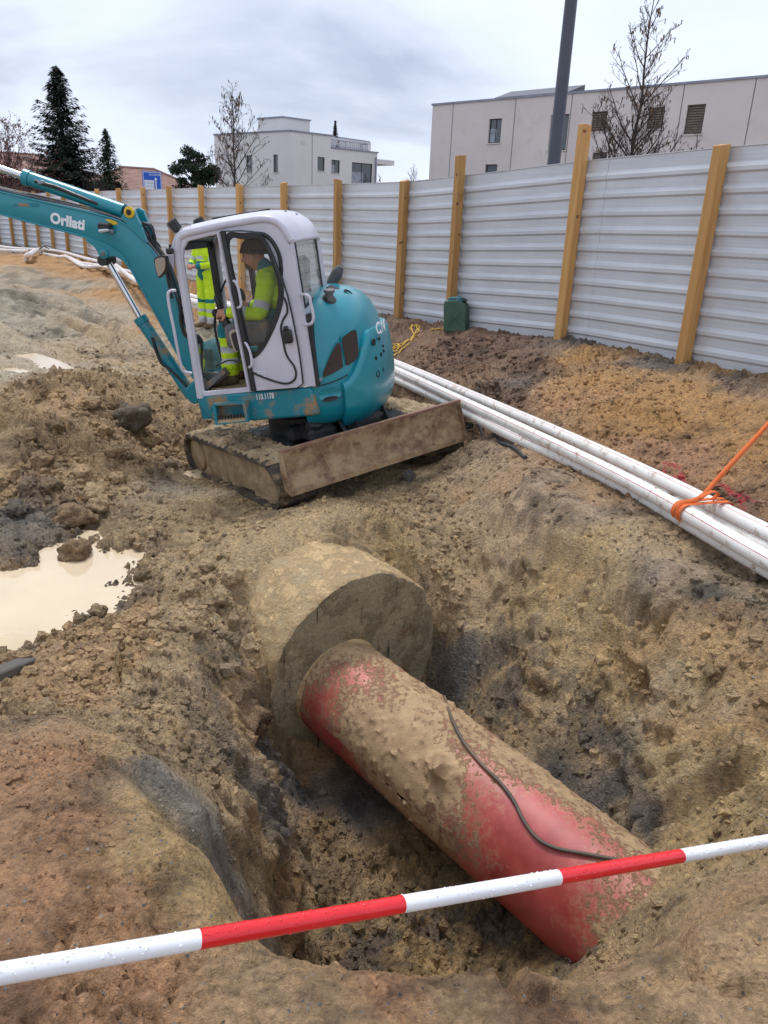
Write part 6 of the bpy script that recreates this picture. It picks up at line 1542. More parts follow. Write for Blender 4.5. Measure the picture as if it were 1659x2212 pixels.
def figure(name, bones, xf, parent, voxel=.0075, mats=PM):
    """bones: (p, q, r0, r1, mat or [(t0, t1, mat)...]); ellipsoids: (c, radii, mat)"""
    b = MB()
    for e_ in bones:
        if len(e_) == 3:
            c, r, _ = e_; n, m_ = 20, 12
            prof = [(math.sin(math.pi*i/m_), -math.cos(math.pi*i/m_)) for i in range(m_+1)]
            vs = [(c[0]+r[0]*max(a, 1e-3)*math.cos(2*math.pi*k/n), c[1]+r[1]*max(a, 1e-3)*math.sin(2*math.pi*k/n), c[2]+r[2]*h) for a, h in prof for k in range(n)]
            fs = [(i*n+k, i*n+(k+1)%n, (i+1)*n+(k+1)%n, (i+1)*n+k) for i in range(m_) for k in range(n)] + [tuple(range(n))[::-1], tuple(m_*n+k for k in range(n))]
            b.add(vs, fs)
        else:
            p, q, r0, r1, _ = e_; p = np.array(p, float); q = np.array(q, float); d = q-p; L = np.linalg.norm(d); d = d/L
            pts, rr = [], []
            for a in np.linspace(-90, 0, 6)[:-1]: pts.append(p + d*r0*math.sin(R_(a))); rr.append(max(1e-3, r0*math.cos(R_(a))))
            for t in np.linspace(0, 1, 6): pts.append(p + d*L*t); rr.append(r0+(r1-r0)*t)
            for a in np.linspace(0, 90, 6)[1:]: pts.append(q + d*r1*math.sin(R_(a))); rr.append(max(1e-3, r1*math.cos(R_(a))))
            b.tube(pts, rr, 16)
    o = b.build(name, mats, parent); 
    md = o.modifiers.new('skin', 'REMESH'); md.mode = 'VOXEL'; md.voxel_size = voxel; md.use_smooth_shade = True
    sm = o.modifiers.new('soft', 'SMOOTH'); sm.factor = .5; sm.iterations = 3
    bpy.context.view_layer.update()
    me = bpy.data.meshes.new_from_object(o.evaluated_get(bpy.context.evaluated_depsgraph_get()))
    o.modifiers.clear(); o.data = me
    me.materials.clear()
    for mm in mats: me.materials.append(mm)
    nf = len(me.polygons); ce = np.empty(nf*3); me.polygons.foreach_get('center', ce); ce = ce.reshape(-1, 3)
    best = np.full(nf, 1e9); mi = np.zeros(nf, np.int32)
    for e_ in bones:
        if len(e_) == 3:
            c, r, mt = e_; d = (np.linalg.norm((ce-np.array(c))/np.array(r), axis=1)-1)*min(r); tt = None
        else:
            p, q, r0, r1, mt = e_; p = np.array(p, float); q = np.array(q, float); v = q-p
            tt = np.clip(((ce-p)@v)/(v@v), 0, 1); d = np.linalg.norm(ce-p-tt[:, None]*v, axis=1) - (r0+(r1-r0)*tt)
        up_ = d < best; best = np.where(up_, d, best)
        if isinstance(mt, int): val = np.full(nf, mt)
        else:
            val = np.full(nf, mt[0])
            for a, z, k in mt[1:]: val = np.where((tt >= a)&(tt <= z), k, val)
        mi = np.where(up_, val, mi)
    # wrinkles in the cloth
    nv = len(me.vertices); co_ = np.empty(nv*3); me.vertices.foreach_get('co', co_); co_ = co_.reshape(-1, 3)
    no_ = np.empty(nv*3); me.vertices.foreach_get('normal', no_); no_ = no_.reshape(-1, 3)
    vm = np.zeros(nv); 
    lv = np.empty(len(me.loops), np.int32); me.loops.foreach_get('vertex_index', lv); ls = np.empty(nf, np.int32); me.polygons.foreach_get('loop_total', ls)
    vm[lv] = np.repeat(mi, ls)
    w = .010*fbm(co_[:, 0]*9, co_[:, 1]*9, co_[:, 2]*14, 3, 5)*((vm < 3)) + .006*fbm(co_[:, 0]*30, co_[:, 1]*30, co_[:, 2]*30, 2, 6)*(vm == BT)
    co_ = co_ + no_*w[:, None]
    X = np.asarray(xf); co_ = co_@X[:3, :3].T + X[:3, 3]
    me.vertices.foreach_set('co', co_.ravel()); me.polygons.foreach_set('material_index', mi.astype(np.int32)); me.polygons.foreach_set('use_smooth', np.ones(nf, bool)); me.update()
    return o
def hand(w, d, up, side_, grip=True, s=1.):
    """palm and five bent fingers; w wrist, d direction of the palm, up back of the hand, side_ +1 thumb towards side"""
    w, d, up = (np.array(x, float) for x in (w, d, up)); d /= np.linalg.norm(d); up = up - d*(up@d); up /= np.linalg.norm(up); lat = np.cross(d, up)*side_
    B = [(w, w+d*.075*s, .028*s, .034*s, SKN), (w+d*.03*s+lat*.018*s, w+d*.08*s+lat*.026*s, .022*s, .02*s, SKN), (w+d*.03*s-lat*.018*s, w+d*.075*s-lat*.028*s, .022*s, .018*s, SKN)]
    for k, L in enumerate((.042, .046, .043, .034)):
        a = w + d*.082*s + lat*(.032-.021*k)*s; b1 = a + (d*.8-up*.35)*L*s; c1 = b1 + (d*.1-up*1.)*L*.8*s; e1 = c1 + (-d*.75-up*.5)*L*.6*s
        B += [(a, b1, .0105*s, .0098*s, SKN), (b1, c1, .0098*s, .009*s, SKN), (c1, e1, .009*s, .008*s, SKN)]
    t0 = w + d*.03*s + lat*.032*s; t1 = t0 + (d*.5+lat*.7-up*.3)*.045*s; t2 = t1 + (d*.8-lat*.1-up*.6)*.034*s
    return B + [(t0, t1, .014*s, .012*s, SKN), (t1, t2, .012*s, .0095*s, SKN)]
def headset(c, f, s=1.):
    """head parts about its centre c; figure faces +x (f = x direction multiplier)"""
    x, y, z = c
    return [((x, y, z), (.098, .077, .118), SKN), ((x+.035, y, z-.06), (.062, .056, .062), BRD), ((x+.075, y, z-.015), (.03, .045, .05), SKN),
            ((x+.095, y, z+.02), (x+.112, y, z-.018), .010, .015, SKN), ((x+.085, y, z-.052), (.018, .026, .009), SKN),
            ((x-.01, y+.078, z-.005), (.022, .012, .032), SKN), ((x-.01, y-.078, z-.005), (.022, .012, .032), SKN), ((x+.085, y, z+.045), (.022, .05, .014), SKN)]
def face_bits(root, c, X):
    M_EYE = pmat('eye', (.02,.018,.016,1), None, rough=.2)
    for s in (-1, 1):
        b = MB(); b.lathe([(.002,-.008),(.008,-.005),(.0105,0),(.008,.005),(.002,.008)], (c[0]+.086, c[1]+s*.032, c[2]+.022), (0,0,1), 12); b.build('eye', M_EYE, root, smooth=True, xf=X)
def beanie(root, c, X, mat):
    b = MB(); P = np.zeros((13, 33, 3))
    for i in range(13):
        u = i/12; a = .10+.0*u; zz_ = -.005 + .145*math.sin(u*math.pi/2); rr_ = math.cos(u*math.pi/2)**.62*(1.0 if i > 1 else 1.05)
        for k in range(33):
            t = 2*math.pi*k/32; P[i, k] = (c[0]-.012+.117*rr_*math.cos(t), c[1]+.098*rr_*math.sin(t), c[2]+.035+zz_*.82 - .035*math.cos(t)*0 + (.02*math.cos(t) if i < 3 else 0) + .003*math.sin(17*t))
    b.grid(P); o = b.build('beanie', mat, root, smooth=True, xf=X); s_ = o.modifiers.new('knit', 'SOLIDIFY'); s_.thickness = .012; s_.offset = 1
# --- operator in the cab (house axes)
Y0 = .42; hc = (.235, Y0, 2.135)
ob = [((.10,Y0,1.60), (.16,.19,.12), TC), ((.07,Y0,1.60), (.05,Y0,1.76), .15, .16, [HV, (.12,.45,RF)]), ((.06,Y0,1.80), (.155,.215,.19), HV), ((.08,Y0,1.76), (.11,Y0,1.92), .16, .14, HV),
      ((.10,Y0-.17,1.925), (.10,Y0+.17,1.925), .082, .082, HV), ((.11,Y0,1.985), (.15,Y0,2.045), .088, .075, TC), ((.15,Y0,2.0), (.205,Y0,2.09), .058, .055, SKN)]
ob += headset(hc, 1)
for s, ye in ((1, .745), (-1, .10)):
    sh = (.10, Y0+s*.20, 1.90); el_ = (.17, ye+s*.0-s*.02, 1.66); wr = (.425, ye, 1.70)
    ob += [(sh, el_, .088, .072, [HV, (.62,.86,RF)]), (el_, wr, .070, .050, [HV, (.45,.66,RF)]), (wr, (.45, ye, 1.705), .046, .04, TC)]
    ob += hand((.445, ye, 1.705), (1, 0, .05), (.1, s*.7, .6), -s)
    hy_ = Y0+s*.115
    ob += [((.12,hy_,1.60), (.56,hy_+s*.02,1.535), .105, .085, [TC, (.80,.93,RF)]), ((.565,hy_+s*.02,1.53), (.60,hy_+s*.02,1.17), .092, .082, [HV, (.0,.16,TC), (.38,.54,RF), (.68,.82,RF)]),
           ((.60,hy_+s*.02,1.16), (.61,hy_+s*.02,1.08), .07, .062, BT), ((.60,hy_+s*.02,1.075), (.76,hy_+s*.03,1.065), .055, .048, BT)]
oroot = empty('person', tuple(MC + HB@np.array([.1, Y0, 1.0])), HB); Xo = np.eye(4); Xo[:3, 3] = (-.1, -Y0, -1.0)
figure('body', ob, Xo, oroot); face_bits(oroot, hc, Xo); beanie(oroot, hc, Xo, M_KNIT)
tag(oroot, 'person in hi-vis jacket and dark knit cap sitting at the digger controls', 'person')
# --- man standing behind the digger
wf = hit(449, 712); a_ = math.atan2(-.80, -.60)
sb = [((0,0,.98), (.14,.175,.13), HV), ((0,0,.98), (0,0,1.16), .145, .15, [TC, (.35,.75,RF)]), ((.0,0,1.28), (.135,.20,.2), HV), ((0,0,1.16), (.01,0,1.40), .15, .13, [HV, (.25,.5,RF)]),
      ((0,-.165,1.42), (0,.165,1.42), .078, .078, HV), ((.0,0,1.47), (.02,0,1.53), .08, .068, TC), ((.01,0,1.48), (.03,0,1.57), .056, .054, SKN)]
hc2 = (.05, 0, 1.625); sb += headset(hc2, 1)
for s in (1, -1):
    el_ = (.06, s*.27, 1.13); wr = (.26, s*.10, 1.10)
    sb += [((0,s*.20,1.40), el_, .08, .066, [HV, (.55,.78,RF)]), (el_, wr, .064, .05, [HV, (.8,1.,TC)])] + hand(wr, (.7,-s*.6,.0), (.3,0,1), s)
    sb += [((0,s*.095,.93), (.01,s*.11,.50), .108, .085, HV), ((.01,s*.11,.52), (.0,s*.115,.14), .086, .082, [HV, (.0,.16,TC), (.45,.6,RF), (.82,1.,RF)]), ((0,s*.115,.13), (.0,s*.115,.06), .065, .058, BT), ((-.01,s*.115,.055), (.15,s*.13,.045), .052, .046, BT)]
wroot = empty('person', (wf[0], wf[1], float(height(wf[0], wf[1]))-.01), rotz(a_)); I4 = np.eye(4)
figure('body', sb, I4, wroot); face_bits(wroot, hc2, I4); beanie(wroot, hc2, I4, M_TEALC)
tag(wroot, 'person in yellow hi-vis suit standing behind the cab with hands clasped', 'person')
# ------------------------------------------------------------------ trees
M_BARK = pmat('grey-brown bark', lin(62,54,52), lin(92,82,74), 9, .9, bump=.6, bscale=30)
M_TWIG = pmat('dark twig', lin(46,38,40), lin(70,58,54), 6, .9)
M_POD = pmat('dry catkins', lin(96,74,58), lin(130,104,78), 5, .9)
M_SPRUCE = pmat('spruce needles', (.014,.022,.018,1), (.04,.052,.034,1), .9, .8, spec=.2)
M_SPRUCE2 = pmat('green conifer needles', (.014,.03,.018,1), (.04,.07,.032,1), .9, .8, spec=.2)
M_PINE = pmat('pine needles', (.012,.026,.016,1), (.035,.055,.028,1), 1.2, .8, spec=.2)
M_RUSS = pmat('russet leaves', lin(104,64,58), lin(140,92,82), 2, .9)
def bare_tree(name, base, H, W, seed, label, stems=1, pods=350, z_first=.16, thick=.05):
    rs = random.Random(seed); root = empty(name, tuple(base))
    tr, br, pd = MB(), MB(), MB(); tips = []
    def wob(p, q, n, a):
        P = [p + (q-p)*i/n + (np.array([rs.uniform(-a,a), rs.uniform(-a,a), rs.uniform(-a,a)*.5]) if 0 < i < n else 0) for i in range(n+1)]; return np.array(P)
    def branch(p, d, L, r, lev):
        d = d/np.linalg.norm(d); n = 4 if lev < 2 else 3; P = [p]; dd = d.copy()
        for i in range(n):
            dd = dd + np.array([rs.uniform(-.16,.16), rs.uniform(-.16,.16), .10 if lev < 3 else .04]); dd /= np.linalg.norm(dd); P.append(P[-1] + dd*L/n)
        P = np.array(P); br.tube(P, np.linspace(r, max(r*.35, .004), n+1), 5 if lev == 1 else 3, caps=False)
        tips.append(P[-1])
        if lev < 4:
            k = {1: 6, 2: 3, 3: 2}[lev]
            for i in range(k):
                t = (i+.7)/k*.95; j = min(n-1, int(t*n)); q = P[j] + (P[j+1]-P[j])*(t*n-j)
                ax = np.array([rs.gauss(0,1), rs.gauss(0,1), rs.gauss(0,.6)+.25]); ax -= dd*(ax@dd)*.3; ax /= np.linalg.norm(ax)
                branch(q, dd*.75 + ax*.8, L*(.52-.18*t)*rs.uniform(.7,1.15), max(.004, r*.5), lev+1)
    lead = []
    for s in range(stems):
        off = np.array([rs.uniform(-.3,.3), rs.uniform(-.3,.3), 0])*(s > 0)*1.6; h = H*(1 if s == 0 else rs.uniform(.55,.75))
        P = wob(np.array([0,0,-.2]), np.array([off[0]*1.5, off[1]*1.5, h]), 9, .05*H/7); P[0] = (0,0,-.2)
        lead.append((P, h)); tr.tube(P, np.linspace(thick*(1 if s == 0 else .7), .008, 10), 8, caps=False)
        nb_ = int(26*h/H)
        for i in range(nb_):
            t = z_first + (1-z_first)*(i+rs.random())/nb_; j = min(8, int(t*9)); q = P[j] + (P[j+1]-P[j])*(t*9-j)
            az = i*2.4+rs.uniform(-.4,.4); u = (t-z_first)/(1-z_first)
            L = W*.5*(1.05*(1-u)**.75 + .12)*rs.uniform(.75,1.15); sl = .75+.75*u
            branch(q, np.array([math.cos(az), math.sin(az), sl]), L, thick*.34*(1-u*.7), 1 if u < .85 else 2)
    tr.build('trunk', M_BARK, root, smooth=True, fix=False); cr_ = br.build('crown', M_TWIG, root, fix=False)
    for i in range(pods):
        q = rs.choice(tips) + np.array([rs.uniform(-.03,.03), rs.uniform(-.03,.03), 0]); L = rs.uniform(.06,.14); w = .012
        pd.add([q+np.array([-w,0,0]), q+np.array([w,0,0]), q+np.array([w*.6,w,-L]), q+np.array([-w,w*.5,-L*.9])], [(0,1,2,3)])
    if pods: o = pd.build('catkins', M_POD, cr_, fix=False); tag(o, kind='stuff')
    tag(root, label, 'tree'); return root
def top_h(px, py, d): return float(at_d(px, py, d)[2])
def gpos(px, py, d, z=0.):
    p = at_d(px, py, d); return np.array([p[0], p[1], z])
bare_tree('bare_tree', gpos(508, 400, 30), top_h(512, 198, 30), 3.6, 5, 'leafless young tree standing in front of the stepped villa', 1, 420, .30, .075)
bare_tree('bare_tree', gpos(1368, 325, 19), top_h(1396, 8, 19), 3.4, 12, 'leafless tree behind the hoarding in front of the brown blinds', 3, 420, .30, .08)
bare_tree('bare_tree', gpos(893, 372, 60), top_h(895, 358, 60), 2.6, 21, 'small leafless treetop peeping over the hoarding between the two buildings', 1, 0, .4, .05)
bare_tree('bare_bush', gpos(205, 400, 38), top_h(200, 352, 38), 3.0, 33, 'pale leafless bush between the two dark conifers', 4, 0, .05, .03)
def conifer(name, base, H, W, seed, label, mat, nbr=150, sprays=46, skirt=.06, ragged=.35, size=.16):
    rs = np.random.default_rng(seed); root = empty(name, tuple(base)); b = MB(); b.tube([(0,0,-.2),(0,0,H*.5),(0,0,H*.98)], [.02*H+.05,.012*H+.03,.01], 8, caps=False)
    tr = b.build('trunk', M_BARK, root, smooth=True, fix=False); V, Fc = [], []; bb = MB()
    for i in range(nbr):
        t = skirt + (1-skirt)*((i+rs.random())/nbr)**1.12; az = i*2.39996+rs.uniform(-.5,.5)
        L = W/2*((1-t)**.85*1.02+.03)*rs.uniform(1-ragged, 1.12); dr = -.10-.28*(1-t)*rs.random() + .35*t
        d = np.array([math.cos(az), math.sin(az), 0]); lat = np.array([-d[1], d[0], 0]); ns = max(7, int(sprays*(.35+.65*(1-t))))
        p0 = np.array([0, 0, t*H]); tip_ = p0 + d*L + np.array([0,0,dr*L+.08*L]); bb.tube([p0, p0+d*L*.5+np.array([0,0,dr*L*.5]), tip_], [.02,.014,.006], 3, caps=False)
        for k in range(ns):
            u = rs.uniform(.12, 1.0); q = p0 + d*L*u + np.array([0, 0, dr*L*u + .08*L*u*u])
            sp = .42*L*(1-.75*u)*rs.uniform(-1, 1); q = q + lat*sp - d*abs(sp)*.25 + np.array([0, 0, rs.uniform(-.12,.05)])
            s = size*rs.uniform(.6,1.35); ang = rs.uniform(-1,1); e1 = (d*math.cos(ang)+lat*math.sin(ang)); e2 = np.cross(e1, [0,0,1.])
            o = len(V); dn = np.array([0,0,-s*rs.uniform(.25,.9)])
            V += [q-e1*s*.3, q+e2*s*.32+dn*.3, q+e1*s*1.1+dn, q-e2*s*.32+dn*.3]; Fc += [(o,o+1,o+2,o+3)]
    # leader shoots
    for k in range(14):
        z = H*(.94+.06*k/14); a = k*2.4; V += [np.array([0,0,z+.02]), np.array([.05*math.cos(a),.05*math.sin(a),z+.08]), np.array([.16*math.cos(a)*(1-k/16),.16*math.sin(a)*(1-k/16),z+.06]), np.array([.05*math.cos(a+1),.05*math.sin(a+1),z])]; o = len(V)-4; Fc.append((o,o+1,o+2,o+3))
    b = MB(); b.add(V, Fc); cr_ = b.build('crown', mat, root, fix=False); bb.build('branches', M_TWIG, cr_, fix=False)
    tag(root, label, 'tree'); return root
conifer('spruce_tree', gpos(146, 410, 44), top_h(139, 160, 44), 7.6, 3, 'tall dark ragged spruce behind the boom', M_SPRUCE, 260, 95, .08, .42, .17)
conifer('spruce_tree', gpos(150, 410, 43), top_h(150, 290, 43)-.2, 7.4, 8, 'broad low dark conifer at the foot of the tall spruce', M_SPRUCE, 150, 110, .05, .3, .2)
conifer('spruce_tree', gpos(238, 408, 42), top_h(236, 283, 42), 3.3, 6, 'small pointed green conifer beside the tall spruce', M_SPRUCE2, 170, 60, .06, .25, .13)
p = vf.P(vf.px(*vq(1112, 380))[0], vz+.1, -1.2); cyp = conifer('potted_cypress', p, 1.9, .75, 9, 'dark brown columnar cypress standing on the villa roof terrace', pmat('brown cypress', (.02,.016,.016,1), (.05,.035,.03,1), 3, .9), 120, 30, .06, .2, .09); cyp['category'] = 'plant'
def pine(base, H, W, seed, label):
    rs = np.random.default_rng(seed); root = empty('pine_tree', tuple(base)); b = MB(); b.tube([(0,0,-.2),(.05,0,H*.45),(0,.1,H*.85)], [.16,.12,.05], 8, caps=False); b.build('trunk', M_BARK, root, smooth=True, fix=False)
    V, Fc = [], []; bb = MB()
    for i in range(34):
        a = rs.uniform(0, 2*math.pi); z = H*rs.uniform(.50,.98); r = W/2*math.sqrt(max(.05, 1-((z/H-.68)/.36)**2))*rs.uniform(.55,1.0); c = np.array([r*math.cos(a), r*math.sin(a), z]); bb.tube([(0,0,z*.8), c*.6+np.array([0,0,z*.36]), c], [.05,.03,.01], 4, caps=False)
        R0 = rs.uniform(.35,.6)
        for k in range(150):
            d = rs.normal(size=3); d /= np.linalg.norm(d); d[2] *= .6; q = c + d*R0*rs.uniform(.5,1.05); s = rs.uniform(.08,.17); e1 = rs.normal(size=3); e1 /= np.linalg.norm(e1); e2 = np.cross(e1, d); e2 /= np.linalg.norm(e2)+1e-9
            o = len(V); V += [q-e1*s, q+e2*s*.35, q+e1*s+d*s*.4, q-e2*s*.35]; Fc.append((o,o+1,o+2,o+3))
    b = MB(); b.add(V, Fc); cr_ = b.build('crown', M_PINE, root, fix=False); bb.build('branches', M_TWIG, cr_, fix=False); tag(root, label, 'tree')
pine(gpos(428, 405, 52), top_h(425, 324, 52), 3.1, 4, 'rounded dark green pine beside the villa')
def russet(base, H, W, seed, label):
    root = bare_tree('russet_tree', base, H, W, seed, label, 3, 0, .12, .06); rs = random.Random(seed); b = MB()
    me_ = [c for c in root.children if c.name.startswith('crown')][0]; vs = [v.co for v in me_.data.vertices]
    for i in range(5200):
        q = np.array(vs[rs.randrange(len(vs))]); s = rs.uniform(.03,.07); a = np.array([rs.uniform(-1,1) for _ in range(3)])*s; c = np.array([rs.uniform(-1,1) for _ in range(3)])*s
        b.add([q, q+a, q+a+c, q+c], [(0,1,2,3)])
    o = b.build('leaves', M_RUSS, me_, fix=False); tag(o, kind='stuff')
russet(gpos(28, 425, 40), top_h(20, 272, 40), 6.4, 17, 'russet half-bare tree beside the spruce above the boom')
russet(gpos(820, 388, 60), top_h(820, 380, 60), 2.0, 18, 'low reddish hedge top showing over the hoarding beside the villa')
# ------------------------------------------------------------------ small things
def ground_pts(pp, lift, n=6):
    P = [hit(x, y, height) for x, y in pp]; P = catmull(P, n); P[:, 2] = [float(height(p[0], p[1]))+lift for p in P]; return P
# green jerry can
g0 = hit(986, 712); gz = float(height(g0[0], g0[1])); can = empty('jerry_can', (g0[0], g0[1], gz-.03), rotz(R_(-26))@np.array([[math.cos(-.07),0,math.sin(-.07)],[0,1,0],[-math.sin(-.07),0,math.cos(-.07)]]))
M_CAN = pmat('dark green can', lin(52,82,66), lin(70,98,80), 7, .5, .7, dirt=(lin(120,110,96), .66, 9)); M_CAN2 = pmat('teal can top', lin(40,110,122), lin(56,128,138), 7, .45)
prof = [(-.17,0),(.17,0),(.175,.02),(.175,.36),(.15,.41),(.05,.45),(-.15,.45),(-.175,.42),(-.175,.02)]
for y0, y1 in ((-.083,-.006), (.006,.083)):
    b = MB(); b.prism(prof, lambda x, z: (x, y0, z), lambda x, z: (x, y1, z)); o = b.build('shell', M_CAN, can); bv = o.modifiers.new('edge', 'BEVEL'); bv.width = .022; bv.segments = 3; bv.limit_method = 'ANGLE'; bv.angle_limit = R_(25)
b = MB(); b.box((0,0,.21), (.33,.02,.40)); b.build('seam', M_TRIM, can)
for y in (-.06, 0, .06):
    b = MB(); b.tube(catmull([(.06,y,.445),(.05,y,.485),(-.08,y,.485),(-.10,y,.445)], 5), .011, 8); b.build('handle', M_CAN2, can, smooth=True)
b = MB(); b.cbox((.115,0,.455), (.09,.07,.055), .015, np.array([[.9,0,.43],[0,1,0],[-.43,0,.9]])); b.build('spout_cap', M_TRIM, can)
b = MB(); b.cbox((-.02,0,.448), (.28,.13,.012), .004); b.build('top_plate', M_CAN2, can)
for s in (-1, 1):
    for a, c in (((-.10,.10),(.10,.30)), ((-.10,.30),(.10,.10))):
        b = MB(); b.bar((a[0],s*.083,a[1]), (c[0],s*.083,c[1]), .012, .012, (0,1,0)); b.build('pressed_rib', M_CAN, can)
tag(can, 'dirty dark green fuel can leaning against a fence post', 'jerry can')
# yellow rope in loose coils
M_ROPE = pmat('yellow rope', lin(206,164,58), lin(226,190,84), 40, .7, bump=.5, bscale=200)
for pp, lb in (([(832,765),(850,752),(872,742),(890,730),(905,712),(900,703),(888,706),(892,720),(905,716),(897,704),(884,712)], 'yellow rope ending in a small coil on the dark soil beside the digger'),
               ([(930,716),(945,712),(965,710),(972,708)], 'short length of yellow rope lying against the green can'),
               ([(836,752),(848,745),(862,748),(850,756),(838,768),(848,772),(866,758),(884,744)], 'tangle of yellow rope between the counterweight and the conduits'),
               ([(834,740),(850,760),(862,752),(880,738),(900,728)], 'loose yellow rope end running up the dark bank')):
    b = MB(); b.tube(ground_pts(pp, .012), .009, 6); tag(b.build('rope', M_ROPE, smooth=True), lb, 'rope')
b = MB(); b.tube(ground_pts([(1008,928),(1040,935),(1075,950),(1105,968),(1135,992)], .015), .016, 8); tag(b.build('cable', M_BLACK, smooth=True), 'black cable lying in the mud beside the blade end', 'cable')
b = MB(); b.tube(ground_pts([(985,940),(1005,935),(1024,926),(1018,915),(1000,912)], .02), .012, 8); tag(b.build('rope', pmat('muddy rope', lin(150,128,96), lin(110,92,70), 30, .8), smooth=True), 'muddy tan rope looped at the blade end', 'rope')
# orange lashing strap round the conduits, pulled up to the hoarding
M_STRAP = pmat('orange strap', lin(214,98,36), lin(226,116,52), 30, .65, bump=.3, bscale=180)
def ribbon(path, w, wdir, name, parent, th=.003):
    P = np.asarray(path, float); wd = np.asarray(wdir, float); b = MB(); tg = np.gradient(P, axis=0); G_ = np.zeros((len(P), 2, 3))
    for i in range(len(P)):
        d = wd if wd.ndim == 1 else wd[i]; d = d - tg[i]*(d@tg[i])/(tg[i]@tg[i]); d = d/np.linalg.norm(d); G_[i, 0] = P[i]-d*w/2; G_[i, 1] = P[i]+d*w/2
    b.grid(G_); o = b.build(name, M_STRAP, parent, smooth=True, fix=False); s_ = o.modifiers.new('thick', 'SOLIDIFY'); s_.thickness = th; s_.offset = 0; return o
pA, pB = np.array(at_z(1478, 1107, zh)), np.array(at_z(1524, 1081, zh)); ax_ = np.array(at_z(1440, 1086, zh))-np.array(at_z(1520, 1131, zh)); ax_ /= np.linalg.norm(ax_)
lat = np.cross(ax_, [0,0,1.]); lat /= np.linalg.norm(lat); lat = lat if lat[0] > 0 else -lat
mid = (pA+pB)/2; wid = abs((pB-pA)@lat); strap = empty('strap', tuple(pA)); So = -pA
r = .064; zc = zh; loop = []
L0 = pA; L1 = pA + lat*max(wid, .11)
for a in np.linspace(250, 90, 10): loop.append(L0 + lat*r*math.cos(R_(a)) + np.array([0,0,r*math.sin(R_(a))]))
for a in np.linspace(90, -60, 10): loop.append(L1 + lat*r*math.cos(R_(a)) + np.array([0,0,r*math.sin(R_(a))]))
loop = np.array(loop)
for k, sh in enumerate((-.02, .035)): ribbon(loop + ax_*sh*(1 if k else 1) + So + np.array([0,0,.003*k]), .036, ax_, 'loop', strap)
kn = L0 + lat*.10 + np.array([0,0,r+.03]); endp = on_wall(1960, 590, FENCE[0], FENCE[1]-FENCE[0]); 
tail_ = np.array([loop[4]+ax_*-.02, loop[7]+np.array([0,0,.012]), kn, kn+(endp-kn)*.08, kn+(endp-kn)*.3, kn+(endp-kn)*.6, endp]); tail_ = catmull(tail_, 5)
ribbon(tail_ + So, .034, np.cross(endp-kn, FW), 'tail', strap)
lp2 = np.array([kn+np.array([0,0,0]), kn+lat*.05+np.array([0,0,.05])-ax_*.03, kn+lat*.12+np.array([0,0,.035])-ax_*.02, kn+lat*.10+np.array([0,0,-.02])]); ribbon(catmull(lp2, 5)+So, .032, ax_, 'slack_loop', strap)
tag(strap, 'orange webbing strap looped round the white conduits and pulled tight', 'strap')
# red and white barrier pole across the foreground
t0p, t3p = at_d(430, 2029, 1.62), at_d(1470, 1849, 1.62*1.46); dv = (t3p-t0p)/3
M_RED = pmat('wet red plastic', lin(214,22,32), lin(226,36,44), 5, .18, coat=.3); M_WHT = pmat('wet white plastic', lin(228,228,230), lin(238,238,240), 5, .25, coat=.3)
pole = empty('barrier_pole', tuple(t0p)); PRD = .0205; un = dv/np.linalg.norm(dv)
tend = 5.0
for k in range(30):
    q = t0p + dv*(3.5+.1*k)
    if q[2]-PRD < float(height(q[0], q[1])): tend = 3.5+.1*k+.1; break
cuts_ = [-2, -1, 0, 1, 2, 3, 4, 5, 6]
for i in range(len(cuts_)-1):
    a, c = cuts_[i], min(cuts_[i+1], tend)
    if c <= a: break
    b = MB(); b.tube([dv*a, dv*(a+(c-a)*.5), dv*c], PRD*(1.0 if i % 2 else 1.003), 28); b.build('red_band' if a % 2 == 0 else 'white_band', M_RED if a % 2 == 0 else M_WHT, pole, smooth=True)
e1 = np.cross(un, [0,0,1.]); e1 /= np.linalg.norm(e1); e2 = np.cross(e1, un); rs = np.random.default_rng(4)
for nm, lo_, hi_, mt in (('raindrops', -1.3, 4, None),):
    for par in (0, 1):
        b = MB()
        for i in range(420):
            t = rs.uniform(lo_, hi_)
            if (math.floor(t) % 2 == 0) != (par == 0): continue
            a = rs.normal(1.45, .8); q = dv*t + PRD*(math.cos(a)*e1 + math.sin(a)*e2); nn = math.cos(a)*e1 + math.sin(a)*e2; s = rs.uniform(.0012,.0034)
            b.lathe([(s,0),(s*.8,s*.5),(s*.3,s*.72)], q-nn*s*.1, nn, 7)
        o = b.build(nm, M_RED if par == 0 else M_WHT, pole, smooth=True); tag(o, kind='stuff')
sp_ = dv*-1.85; b = MB(); b.tube([sp_+np.array([.03,-.03,.12]), np.array([sp_[0]+.03, sp_[1]-.03, -t0p[2]-.2])], .012, 10); b.build('stake', M_CAP, pole, smooth=True)
tag(pole, 'wet red and white striped barrier pole hanging across the front of the pit', 'barrier')
# weathered board half in the puddle's edge
p0_, p1_ = hit(-30, 1475), hit(72, 1432); b = MB(); dd_ = p1_-p0_; b.bar(-dd_/2, dd_/2, .10, .05)
o = b.build('board', pmat('grey wet board', lin(84,82,80), lin(120,114,106), 5, .6, bump=.6, bscale=40, stretch=(4,30,30)), None); o.location = Vector((p0_+p1_)/2 + np.array([0,0,.02])); bv = o.modifiers.new('edge', 'BEVEL'); bv.width = .008
tag(o, 'short weathered grey board lying on the puddle bank', 'board')

